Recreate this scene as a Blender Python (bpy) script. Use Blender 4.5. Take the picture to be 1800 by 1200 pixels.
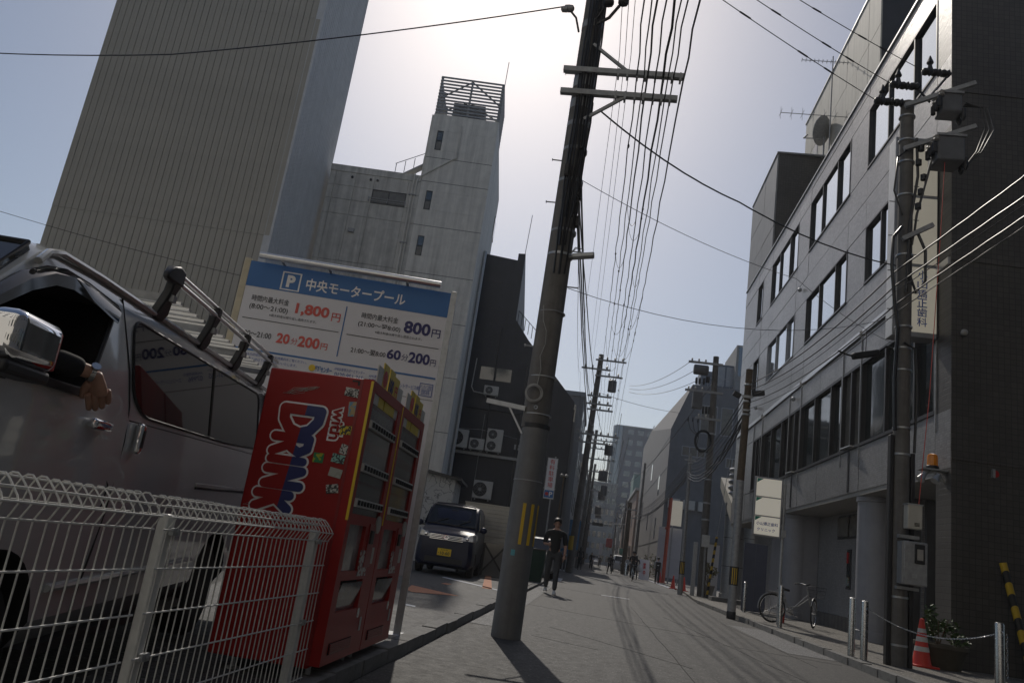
import bpy, bmesh, math, random
from mathutils import Vector, Matrix, Euler
random.seed(7)
PI = math.pi
R = math.radians
for o in list(bpy.data.objects):
    bpy.data.objects.remove(o)
scene = bpy.context.scene
COL = scene.collection

# ------------------------------------------------------------------ camera
cam = bpy.data.cameras.new('camera')
cam.sensor_width = 36.0
cam.lens = 27.6
cam.clip_start = 0.05
cam.clip_end = 3000
camo = bpy.data.objects.new('camera', cam)
COL.objects.link(camo)
camo.matrix_world = Matrix((
    (0.98524, -0.11244, 0.12906, 0.0),
    (0.09524, -0.26640, -0.95914, 0.0),
    (0.14222, 0.95728, -0.25177, 0.90),
    (0, 0, 0, 1)))
scene.camera = camo

# ------------------------------------------------------------------ light
SUN_AZ, SUN_EL = R(-12.0), R(42.0)
world = bpy.data.worlds.new('World')
scene.world = world
world.use_nodes = True
wn = world.node_tree
sky = wn.nodes.new('ShaderNodeTexSky')
sky.sky_type = 'NISHITA'
sky.sun_disc = False
sky.sun_elevation = SUN_EL
sky.sun_rotation = SUN_AZ
sky.air_density = 1.0
sky.dust_density = 1.3
sky.ozone_density = 1.5
hs = wn.nodes.new('ShaderNodeHueSaturation')
hs.inputs['Saturation'].default_value = 0.95
wn.links.new(sky.outputs['Color'], hs.inputs['Color'])
bg = wn.nodes['Background']
bg.inputs['Strength'].default_value = 0.10
wn.links.new(hs.outputs['Color'], bg.inputs['Color'])
sl = bpy.data.lights.new('sun', 'SUN')
sl.energy = 2.7
sl.angle = R(0.5)
sl.color = (1.0, 0.93, 0.83)
so = bpy.data.objects.new('sun', sl)
COL.objects.link(so)
sd = Vector((math.sin(SUN_AZ) * math.cos(SUN_EL), math.cos(SUN_AZ) * math.cos(SUN_EL), math.sin(SUN_EL)))
so.rotation_euler = sd.to_track_quat('Z', 'Y').to_euler()
so.location = (0, 0, 40)
scene.view_settings.view_transform = 'Standard'
scene.view_settings.look = 'None'
scene.view_settings.gamma = 1.0
scene.view_settings.use_curve_mapping = False
scene.view_settings.exposure = -0.58
scene.cycles.max_bounces = 6

# ------------------------------------------------------------------ materials
def mat(name, col, rough=0.6, metal=0.0, var=0.12, scale=6.0, bump=0.0, bscale=60.0, spec=None, ior=None, stain=0.0, streak=0.0, rvar=0.0, coat=0.0, emis=None, estr=0.0):
    m = bpy.data.materials.new(name)
    m.use_nodes = True
    nt = m.node_tree
    b = nt.nodes['Principled BSDF']
    b.inputs['Roughness'].default_value = rough
    b.inputs['Metallic'].default_value = metal
    if ior: b.inputs['IOR'].default_value = ior
    if spec is not None: b.inputs['Specular IOR Level'].default_value = spec
    if coat: b.inputs['Coat Weight'].default_value = coat; b.inputs['Coat Roughness'].default_value = 0.04
    if emis: b.inputs['Emission Color'].default_value = (*emis, 1); b.inputs['Emission Strength'].default_value = estr
    tc = nt.nodes.new('ShaderNodeTexCoord')
    src = tc.outputs['Object']
    no = nt.nodes.new('ShaderNodeTexNoise')
    no.inputs['Scale'].default_value = scale
    no.inputs['Detail'].default_value = 6
    no.inputs['Roughness'].default_value = 0.65
    nt.links.new(src, no.inputs['Vector'])
    mr = nt.nodes.new('ShaderNodeMapRange')
    mr.inputs['From Min'].default_value = 0.3; mr.inputs['From Max'].default_value = 0.7
    mr.inputs['To Min'].default_value = 1 - var; mr.inputs['To Max'].default_value = 1 + var
    nt.links.new(no.outputs['Fac'], mr.inputs['Value'])
    vm = nt.nodes.new('ShaderNodeVectorMath'); vm.operation = 'SCALE'
    vm.inputs[0].default_value = col
    nt.links.new(mr.outputs['Result'], vm.inputs['Scale'])
    out = vm.outputs['Vector']
    if stain or streak:
        mp = nt.nodes.new('ShaderNodeMapping')
        mp.inputs['Scale'].default_value = (2.2, 2.2, 0.10) if streak else (0.7, 0.7, 0.7)
        nt.links.new(src, mp.inputs['Vector'])
        n2 = nt.nodes.new('ShaderNodeTexNoise'); n2.inputs['Scale'].default_value = 1.3; n2.inputs['Detail'].default_value = 8
        n2.inputs['Roughness'].default_value = 0.7
        nt.links.new(mp.outputs['Vector'], n2.inputs['Vector'])
        r2 = nt.nodes.new('ShaderNodeMapRange')
        r2.inputs['From Min'].default_value = 0.42; r2.inputs['From Max'].default_value = 0.72
        r2.inputs['To Min'].default_value = 1.0; r2.inputs['To Max'].default_value = 1 - (streak or stain)
        nt.links.new(n2.outputs['Fac'], r2.inputs['Value'])
        v2 = nt.nodes.new('ShaderNodeVectorMath'); v2.operation = 'SCALE'
        nt.links.new(out, v2.inputs[0]); nt.links.new(r2.outputs['Result'], v2.inputs['Scale'])
        out = v2.outputs['Vector']
    nt.links.new(out, b.inputs['Base Color'])
    if rvar:
        r3 = nt.nodes.new('ShaderNodeMapRange')
        r3.inputs['From Min'].default_value = 0.3; r3.inputs['From Max'].default_value = 0.7
        r3.inputs['To Min'].default_value = max(0.02, rough - rvar); r3.inputs['To Max'].default_value = rough + rvar
        nt.links.new(no.outputs['Fac'], r3.inputs['Value']); nt.links.new(r3.outputs['Result'], b.inputs['Roughness'])
    if bump:
        nb = nt.nodes.new('ShaderNodeTexNoise'); nb.inputs['Scale'].default_value = bscale; nb.inputs['Detail'].default_value = 4
        nt.links.new(src, nb.inputs['Vector'])
        bp = nt.nodes.new('ShaderNodeBump'); bp.inputs['Strength'].default_value = bump; bp.inputs['Distance'].default_value = 0.02
        nt.links.new(nb.outputs['Fac'], bp.inputs['Height']); nt.links.new(bp.outputs['Normal'], b.inputs['Normal'])
    return m

def mat_tile(name, col, mortar, tw, th, axes, rough=0.35, bump=0.3, var=0.25, warp=0.0):
    """small glazed tiles; axes = which object axes run along and up the wall"""
    m = bpy.data.materials.new(name); m.use_nodes = True
    nt = m.node_tree; b = nt.nodes['Principled BSDF']
    tc = nt.nodes.new('ShaderNodeTexCoord'); sx = nt.nodes.new('ShaderNodeSeparateXYZ'); cx = nt.nodes.new('ShaderNodeCombineXYZ')
    nt.links.new(tc.outputs['Object'], sx.inputs[0])
    nt.links.new(sx.outputs[axes[0]], cx.inputs[0]); nt.links.new(sx.outputs[axes[1]], cx.inputs[1])
    br = nt.nodes.new('ShaderNodeTexBrick')
    br.offset = 0.0
    br.inputs['Scale'].default_value = 1.0
    br.inputs['Brick Width'].default_value = tw; br.inputs['Row Height'].default_value = th
    br.inputs['Mortar Size'].default_value = min(tw, th) * 0.06; br.inputs['Mortar Smooth'].default_value = 0.2
    br.inputs['Bias'].default_value = 0.0
    br.inputs['Color1'].default_value = (*[c * (1 - var) for c in col], 1); br.inputs['Color2'].default_value = (*[c * (1 + var) for c in col], 1)
    br.inputs['Mortar'].default_value = (*mortar, 1)
    nt.links.new(cx.outputs[0], br.inputs['Vector'])
    no = nt.nodes.new('ShaderNodeTexNoise'); no.inputs['Scale'].default_value = 0.6; no.inputs['Detail'].default_value = 7
    nt.links.new(tc.outputs['Object'], no.inputs['Vector'])
    mr = nt.nodes.new('ShaderNodeMapRange'); mr.inputs['From Min'].default_value = .3; mr.inputs['From Max'].default_value = .7
    mr.inputs['To Min'].default_value = 0.8; mr.inputs['To Max'].default_value = 1.15
    nt.links.new(no.outputs['Fac'], mr.inputs['Value'])
    vm = nt.nodes.new('ShaderNodeVectorMath'); vm.operation = 'SCALE'
    nt.links.new(br.outputs['Color'], vm.inputs[0]); nt.links.new(mr.outputs['Result'], vm.inputs['Scale'])
    nt.links.new(vm.outputs['Vector'], b.inputs['Base Color'])
    b.inputs['Roughness'].default_value = rough
    n3 = nt.nodes.new('ShaderNodeTexNoise'); n3.inputs['Scale'].default_value = 9; n3.inputs['Detail'].default_value = 3
    nt.links.new(tc.outputs['Object'], n3.inputs['Vector'])
    ma = nt.nodes.new('ShaderNodeMath'); ma.operation = 'MULTIPLY_ADD'; ma.inputs[1].default_value = -1.0
    nt.links.new(br.outputs['Fac'], ma.inputs[0]); nt.links.new(n3.outputs['Fac'], ma.inputs[2])
    bp = nt.nodes.new('ShaderNodeBump'); bp.inputs['Strength'].default_value = bump; bp.inputs['Distance'].default_value = 0.01
    nt.links.new(ma.outputs[0], bp.inputs['Height']); nt.links.new(bp.outputs['Normal'], b.inputs['Normal'])
    return m

def mat_asphalt(name, col, dark, crack=True):
    m = bpy.data.materials.new(name); m.use_nodes = True
    nt = m.node_tree; b = nt.nodes['Principled BSDF']
    tc = nt.nodes.new('ShaderNodeTexCoord'); P = tc.outputs['Object']
    def noise(s, d=5, r=0.6):
        n = nt.nodes.new('ShaderNodeTexNoise'); n.inputs['Scale'].default_value = s; n.inputs['Detail'].default_value = d; n.inputs['Roughness'].default_value = r
        nt.links.new(P, n.inputs['Vector']); return n.outputs['Fac']
    def rng(v, a, b_, c, d):
        q = nt.nodes.new('ShaderNodeMapRange'); q.inputs['From Min'].default_value = a; q.inputs['From Max'].default_value = b_
        q.inputs['To Min'].default_value = c; q.inputs['To Max'].default_value = d
        nt.links.new(v, q.inputs['Value']); return q.outputs['Result']
    def mul(a, b_):
        q = nt.nodes.new('ShaderNodeMath'); q.operation = 'MULTIPLY'; nt.links.new(a, q.inputs[0]); nt.links.new(b_, q.inputs[1]); return q.outputs[0]
    big = rng(noise(0.35, 6), .3, .7, .93, 1.07)
    mid = rng(noise(5.0, 6), .3, .7, .94, 1.06)
    vo = nt.nodes.new('ShaderNodeTexVoronoi'); vo.inputs['Scale'].default_value = 62
    nt.links.new(P, vo.inputs['Vector'])
    sc = nt.nodes.new('ShaderNodeSeparateColor'); nt.links.new(vo.outputs['Color'], sc.inputs[0])
    speck = rng(sc.outputs[1], .90, .97, 1.0, 2.6)
    grit = mul(rng(sc.outputs[0], 0.0, 1.0, .45, 1.55), speck)
    f = mul(mul(big, mid), grit)
    if crack:
        mp = nt.nodes.new('ShaderNodeMapping'); mp.inputs['Scale'].default_value = (0.35, 0.16, 1)
        nt.links.new(P, mp.inputs['Vector'])
        wv = nt.nodes.new('ShaderNodeTexNoise'); wv.inputs['Scale'].default_value = 1.2; wv.inputs['Detail'].default_value = 3
        nt.links.new(P, wv.inputs['Vector'])
        mx = nt.nodes.new('ShaderNodeVectorMath'); mx.operation = 'MULTIPLY_ADD'; mx.inputs[1].default_value = (.25, .25, .0)
        nt.links.new(wv.outputs['Color'], mx.inputs[0]); nt.links.new(mp.outputs[0], mx.inputs[2])
        v2 = nt.nodes.new('ShaderNodeTexVoronoi'); v2.feature = 'DISTANCE_TO_EDGE'; v2.inputs['Scale'].default_value = 1.0
        nt.links.new(mx.outputs[0], v2.inputs['Vector'])
        f = mul(f, rng(v2.outputs['Distance'], 0.0, 0.010, .35, 1.0))
    vm = nt.nodes.new('ShaderNodeVectorMath'); vm.operation = 'SCALE'; vm.inputs[0].default_value = col
    nt.links.new(f, vm.inputs['Scale']); nt.links.new(vm.outputs[0], b.inputs['Base Color'])
    nt.links.new(rng(noise(9.0), .3, .7, .68, .8), b.inputs['Roughness'])
    bp = nt.nodes.new('ShaderNodeBump'); bp.inputs['Strength'].default_value = .6; bp.inputs['Distance'].default_value = .006
    nt.links.new(vo.outputs['Distance'], bp.inputs['Height']); nt.links.new(bp.outputs['Normal'], b.inputs['Normal'])
    return m

def mat_stripes(name, ca, cb, direction, period, rough=0.5):
    """hard two-colour stripes across the object along the given local direction"""
    m = bpy.data.materials.new(name); m.use_nodes = True
    nt = m.node_tree; b = nt.nodes['Principled BSDF']; b.inputs['Roughness'].default_value = rough
    tc = nt.nodes.new('ShaderNodeTexCoord')
    d = nt.nodes.new('ShaderNodeVectorMath'); d.operation = 'DOT_PRODUCT'; d.inputs[1].default_value = direction
    nt.links.new(tc.outputs['Object'], d.inputs[0])
    q = nt.nodes.new('ShaderNodeMath'); q.operation = 'DIVIDE'; q.inputs[1].default_value = period
    nt.links.new(d.outputs['Value'], q.inputs[0])
    fr = nt.nodes.new('ShaderNodeMath'); fr.operation = 'FRACT'; nt.links.new(q.outputs[0], fr.inputs[0])
    gt = nt.nodes.new('ShaderNodeMath'); gt.operation = 'GREATER_THAN'; gt.inputs[1].default_value = .5
    nt.links.new(fr.outputs[0], gt.inputs[0])
    mx = nt.nodes.new('ShaderNodeMix'); mx.data_type = 'RGBA'
    mx.inputs['A'].default_value = (*ca, 1); mx.inputs['B'].default_value = (*cb, 1)
    nt.links.new(gt.outputs[0], mx.inputs['Factor']); nt.links.new(mx.outputs['Result'], b.inputs['Base Color'])
    return m

def mat_split(name, ca, cb, direction, offset, rough=0.3):
    """printed two-colour fill with one straight edge"""
    m = bpy.data.materials.new(name); m.use_nodes = True
    nt = m.node_tree; b = nt.nodes['Principled BSDF']; b.inputs['Roughness'].default_value = rough
    tc = nt.nodes.new('ShaderNodeTexCoord')
    d = nt.nodes.new('ShaderNodeVectorMath'); d.operation = 'DOT_PRODUCT'; d.inputs[1].default_value = direction
    nt.links.new(tc.outputs['Object'], d.inputs[0])
    gt = nt.nodes.new('ShaderNodeMath'); gt.operation = 'GREATER_THAN'; gt.inputs[1].default_value = offset
    nt.links.new(d.outputs['Value'], gt.inputs[0])
    mx = nt.nodes.new('ShaderNodeMix'); mx.data_type = 'RGBA'
    mx.inputs['A'].default_value = (*ca, 1); mx.inputs['B'].default_value = (*cb, 1)
    nt.links.new(gt.outputs[0], mx.inputs['Factor']); nt.links.new(mx.outputs['Result'], b.inputs['Base Color'])
    return m

def mat_scribble(name, paper, ink, scale=14.0, width=0.03):
    m = bpy.data.materials.new(name); m.use_nodes = True
    nt = m.node_tree; b = nt.nodes['Principled BSDF']; b.inputs['Roughness'].default_value = .45
    tc = nt.nodes.new('ShaderNodeTexCoord')
    n = nt.nodes.new('ShaderNodeTexNoise'); n.inputs['Scale'].default_value = scale; n.inputs['Detail'].default_value = 2
    nt.links.new(tc.outputs['Object'], n.inputs['Vector'])
    s = nt.nodes.new('ShaderNodeMath'); s.operation = 'SUBTRACT'; s.inputs[1].default_value = .5; nt.links.new(n.outputs['Fac'], s.inputs[0])
    a = nt.nodes.new('ShaderNodeMath'); a.operation = 'ABSOLUTE'; nt.links.new(s.outputs[0], a.inputs[0])
    lt = nt.nodes.new('ShaderNodeMath'); lt.operation = 'LESS_THAN'; lt.inputs[1].default_value = width; nt.links.new(a.outputs[0], lt.inputs[0])
    mx = nt.nodes.new('ShaderNodeMix'); mx.data_type = 'RGBA'
    mx.inputs['A'].default_value = (*paper, 1); mx.inputs['B'].default_value = (*ink, 1)
    nt.links.new(lt.outputs[0], mx.inputs['Factor']); nt.links.new(mx.outputs['Result'], b.inputs['Base Color'])
    return m

def mat_patches(name, cols, scale, rough=.4):
    """random small patches of colour, for packed drinks and printed posters"""
    m = bpy.data.materials.new(name); m.use_nodes = True
    nt = m.node_tree; b = nt.nodes['Principled BSDF']; b.inputs['Roughness'].default_value = rough
    tc = nt.nodes.new('ShaderNodeTexCoord')
    v = nt.nodes.new('ShaderNodeTexVoronoi'); v.inputs['Scale'].default_value = scale
    nt.links.new(tc.outputs['Object'], v.inputs['Vector'])
    cr = nt.nodes.new('ShaderNodeValToRGB'); cr.color_ramp.interpolation = 'CONSTANT'
    sx = nt.nodes.new('ShaderNodeSeparateColor'); nt.links.new(v.outputs['Color'], sx.inputs[0])
    nt.links.new(sx.outputs[0], cr.inputs['Fac'])
    e = cr.color_ramp.elements
    while len(e) < len(cols): e.new(0.5)
    for i, c in enumerate(cols): e[i].position = i / len(cols); e[i].color = (*c, 1)
    nt.links.new(cr.outputs['Color'], b.inputs['Base Color'])
    return m

M = {}
M['road'] = mat_asphalt('road_asphalt', (.036, .0345, .033), 1)
M['lot'] = mat_asphalt('lot_asphalt', (.05, .049, .048), 1)
M['patch'] = mat_asphalt('patch_asphalt', (.11, .11, .112), 1, False)
M['walk'] = mat_asphalt('pavement', (.13, .12, .105), 1)
M['kerb'] = mat('kerb_concrete', (.19, .185, .175), .85, var=.25, scale=9, bump=.4, stain=.35)
M['concrete'] = mat('pole_concrete', (.16, .15, .138), .85, var=.22, scale=5, bump=.3, bscale=90, streak=.5)
M['sleeve'] = mat('pole_sleeve', (.17, .168, .165), .6, var=.14, scale=7, streak=.4, bump=.1)
M['galv'] = mat('galvanised', (.42, .43, .44), .45, metal=.7, var=.18, scale=14, rvar=.1)
M['galvdull'] = mat('galvanised_dull', (.33, .335, .34), .55, metal=.4, var=.2, scale=12)
M['steel'] = mat('stainless', (.5, .5, .5), .27, metal=1.0, var=.04, scale=6, rvar=.02)
M['black'] = mat('black_plastic', (.018, .018, .02), .5, var=.2)
M['cable'] = mat('cable_sheath', (.022, .022, .024), .38, var=.25, scale=12)
M['cablelight'] = mat('cable_grey', (.33, .32, .30), .5, var=.2)
M['rubber'] = mat('rubber', (.02, .02, .021), .75, var=.25, scale=20)
M['dark'] = mat('dark_cavity', (.012, .012, .013), .9)
M['white'] = mat('white_paint', (.78, .78, .77), .4, var=.06, scale=9)
M['fence'] = mat('fence_white', (.66, .66, .63), .32, var=.1, scale=20)
M['red'] = mat('vending_red', (.31, .013, .012), .42, var=.1, scale=4, coat=.08, spec=.3)
M['reddark'] = mat('vending_red_dark', (.24, .012, .014), .35, var=.1)
M['vanpaint'] = mat('van_paint', (.46, .47, .46), .22, var=.03, scale=3, coat=1.0)
M['navy'] = mat('navy_paint', (.008, .012, .036), .40, var=.1, spec=.3, coat=.12)
M['chrome'] = mat('chrome', (.82, .82, .83), .05, metal=1.0, var=.03)
M['alu'] = mat('aluminium', (.68, .68, .68), .3, metal=.9, var=.08, scale=20)
M['carglass'] = mat('car_glass', (.008, .009, .011), .03, var=.1, ior=1.5)
M['winglass'] = mat('window_glass', (.50, .56, .62), .05, metal=1.0, var=.06, scale=.4)
M['darkglass'] = mat('dark_glass', (.022, .030, .030), .06, var=.2, ior=2.1, bump=.06, bscale=2.5)
M['frostglass'] = mat('frosted_glass', (.16, .15, .13), .25, var=.25, scale=3)
M['frame'] = mat('window_frame', (.03, .03, .033), .4, var=.15)
M['framealu'] = mat('window_frame_alu', (.30, .31, .33), .4, metal=.3, var=.1)
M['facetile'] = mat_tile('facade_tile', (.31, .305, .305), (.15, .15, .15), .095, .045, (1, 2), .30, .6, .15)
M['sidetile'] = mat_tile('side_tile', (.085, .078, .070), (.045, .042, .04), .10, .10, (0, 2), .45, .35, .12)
M['column'] = mat('column_paint', (.30, .30, .32), .5, var=.08, scale=3, streak=.12)
M['soffit'] = mat('soffit', (.34, .33, .31), .7, var=.1)
M['pale_tile'] = mat('pale_tile', (.80, .77, .70), .6, var=.05, scale=1)  # whitened so the unseen block behind the viewer throws back more sunlight
M['garage'] = mat('garage_wall', (.10, .10, .10), .8)
M['cream'] = mat('cream_wall', (.56, .53, .46), .7, var=.06, scale=2, streak=.25)
M['tower'] = mat('tower_wall', (.30, .30, .30), .55, var=.08, scale=2, streak=.12)
M['siding'] = mat('siding', (.43, .39, .32), .55, var=.08, scale=.5, streak=.3)
M['corr'] = mat('corrugated', (.60, .60, .60), .45, metal=.0, var=.08, scale=2, streak=.15)
M['concwall'] = mat('white_concrete', (.74, .715, .66), .8, var=.1, scale=2.2, streak=.32, bump=.1, bscale=30)
M['wingwall'] = mat('stained_concrete', (.62, .60, .555), .85, var=.18, scale=1.8, streak=.5, bump=.1, bscale=30)
M['blackwall'] = mat('black_wall', (.040, .042, .050), .6, var=.15, scale=2, streak=.2)
M['acwhite'] = mat('ac_white', (.55, .545, .52), .5, var=.08)
M['signwhite'] = mat('sign_white', (.70, .70, .735), .45, var=.03, scale=2)
M['signblue'] = mat('sign_blue', (.035, .15, .40), .45, var=.04, scale=2)
M['inkblack'] = mat('ink_black', (.03, .03, .035), .5)
M['inkred'] = mat('ink_red', (.62, .10, .08), .5)
M['inknavy'] = mat('ink_navy', (.03, .03, .14), .5)
M['inkblue'] = mat('ink_blue', (.04, .10, .38), .5)
M['inkwhite'] = mat('ink_white', (.80, .80, .80), .45)
M['signred'] = mat('sign_red', (.55, .03, .03), .45)
M['wood'] = mat('bare_timber', (.56, .50, .36), .6, var=.15, scale=8)
M['yellow'] = mat('yellow_paint', (.62, .40, .02), .5, var=.1)
M['plate'] = mat('plate_yellow', (.75, .52, .02), .4, var=.04)
M['orange'] = mat('orange_line', (.52, .22, .12), .8, var=.25, scale=12)
M['roadwhite'] = mat('road_white', (.55, .56, .58), .8, var=.25, scale=14)
M['conered'] = mat('cone_red', (.62, .045, .025), .45, var=.08)
M['orangepipe'] = mat('orange_red_paint', (.48, .07, .03), .5, var=.12)
M['creamglow'] = mat('cream_added_glow', (.62, .58, .49), .4, var=.05, scale=2, emis=(.62, .57, .46), estr=.36)  # emission added to lift the cream boards, no lamp behind them
M['whiteglow'] = mat('white_added_glow', (.74, .71, .63), .35, var=.04, scale=2, emis=(.74, .69, .58), estr=.42)  # glow put into the white sign panels to brighten them
M['green'] = mat('sign_green', (.02, .25, .18), .45)
M['greend'] = mat('bin_green', (.006, .035, .022), .7, var=.3, scale=14)
M['amber'] = mat('amber_lens', (.85, .27, .01), .12, var=.05, coat=.5)
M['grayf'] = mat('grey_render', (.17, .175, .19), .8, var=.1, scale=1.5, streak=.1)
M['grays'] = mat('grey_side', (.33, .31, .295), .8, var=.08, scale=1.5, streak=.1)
M['peach'] = mat('peach_wall', (.34, .23, .18), .8, var=.08)
M['greenroof'] = mat('green_copper', (.16, .26, .23), .6, var=.1)
M['glasstower'] = mat('tower_panel', (.10, .12, .16), .45, var=.1, scale=.3)
M['towerglass'] = mat('tower_glass', (.05, .08, .12), .08, ior=2.4)
M['farwall'] = mat('far_wall', (.27, .265, .26), .8, var=.1, scale=.5)
M['farwall2'] = mat('far_wall_pale', (.33, .32, .31), .8, var=.1, scale=.5)
M['hoard'] = mat('hoarding', (.50, .50, .52), .6, var=.06, scale=2)
M['bluegrey'] = mat('blue_grey_panel', (.09, .10, .14), .6, var=.1, scale=2)
M['pfence'] = mat('beige_sheet', (.50, .47, .40), .55, var=.08, scale=3, streak=.15)
M['skin'] = mat('skin', (.42, .24, .17), .5, var=.08, scale=30)
M['hair'] = mat('hair', (.012, .010, .009), .5, var=.2)
M['shirt'] = mat('black_shirt', (.012, .013, .014), .8, var=.25, scale=8)
M['jeans'] = mat('grey_trousers', (.055, .058, .062), .85, var=.2, scale=14)
M['shoe'] = mat('white_shoe', (.62, .61, .59), .6)
M['darkcloth'] = mat('dark_cloth', (.010, .010, .012), .85, var=.2, scale=8)
M['greycloth'] = mat('pale_cloth', (.42, .42, .43), .85, var=.1, scale=8)
M['bag'] = mat('white_bag', (.55, .53, .50), .6)
M['leaf'] = mat('leaf', (.055, .095, .025), .5, var=.35, scale=30)
M['leafdry'] = mat('leaf_dry', (.13, .12, .05), .6, var=.35, scale=30)
M['bark'] = mat('bark', (.12, .09, .06), .9, var=.3)
M['terracotta'] = mat('stone_planter', (.085, .075, .055), .85, var=.2)
M['potgrey'] = mat('grey_pot', (.28, .27, .26), .7, var=.15)
M['transformer'] = mat('transformer_grey', (.13, .135, .145), .5, var=.12, scale=7, stain=.2)
M['porcelain'] = mat('porcelain', (.35, .33, .30), .3)
M['stripe_yb'] = mat_stripes('yellow_black', (.02, .02, .02), (.55, .36, .02), (.0, .7, .7), .26)
M['ink_split'] = mat_split('drink_fill', (.31, .013, .012), (.035, .045, .16), (1, 0, -.093), -.494, .28)
M['cans'] = mat_patches('drink_cans', [(.6, .57, .52), (.10, .18, .42), (.5, .07, .05), (.7, .68, .63), (.14, .34, .14), (.62, .45, .08)], 22)
M['poster'] = mat_patches('poster_print', [(.5, .5, .47), (.42, .40, .36), (.25, .04, .03), (.5, .48, .44), (.08, .08, .10)], 45)
M['poster2'] = mat_patches('menu_print', [(.35, .45, .5), (.12, .2, .32), (.35, .22, .1), (.14, .25, .1), (.4, .42, .45)], 40)
M['tab'] = mat_patches('price_tab', [(.62, .48, .04), (.62, .48, .04), (.58, .44, .03), (.62, .48, .04), (.45, .04, .03)], 10)
M['scrib1'] = mat_scribble('sticker_white', (.55, .54, .5), (.03, .03, .03), 38, .045)
M['scrib2'] = mat_scribble('sticker_tan', (.45, .33, .16), (.15, .3, .42), 28, .06)
M['scrib3'] = mat_scribble('sticker_yellow', (.66, .50, .02), (.03, .03, .03), 24, .04)
M['scrib4'] = mat_scribble('sticker_green', (.40, .42, .03), (.02, .22, .08), 20, .07)
M['scrib5'] = mat_scribble('sticker_teal', (.25, .48, .42), (.03, .04, .05), 26, .045)
M['scrib6'] = mat_scribble('sticker_blank', (.42, .43, .38), (.36, .36, .32), 6, .02)
M['graf'] = mat_scribble('graffiti_wall', (.42, .43, .44), (.16, .17, .18), 3.0, .014)
M['taillight'] = mat('marker_red', (.45, .02, .02), .3)
M['lens'] = mat('headlight_lens', (.45, .46, .47), .08, metal=.5, var=.25, scale=18)
M['tubelight'] = mat('tube_light', (.8, .8, .8), .4, emis=(.9, .95, 1), estr=1.5)
M['teal'] = mat('teal_plate', (.10, .36, .40), .5)
M['bluecloth'] = mat('blue_sheet', (.04, .16, .32), .6)

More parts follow.
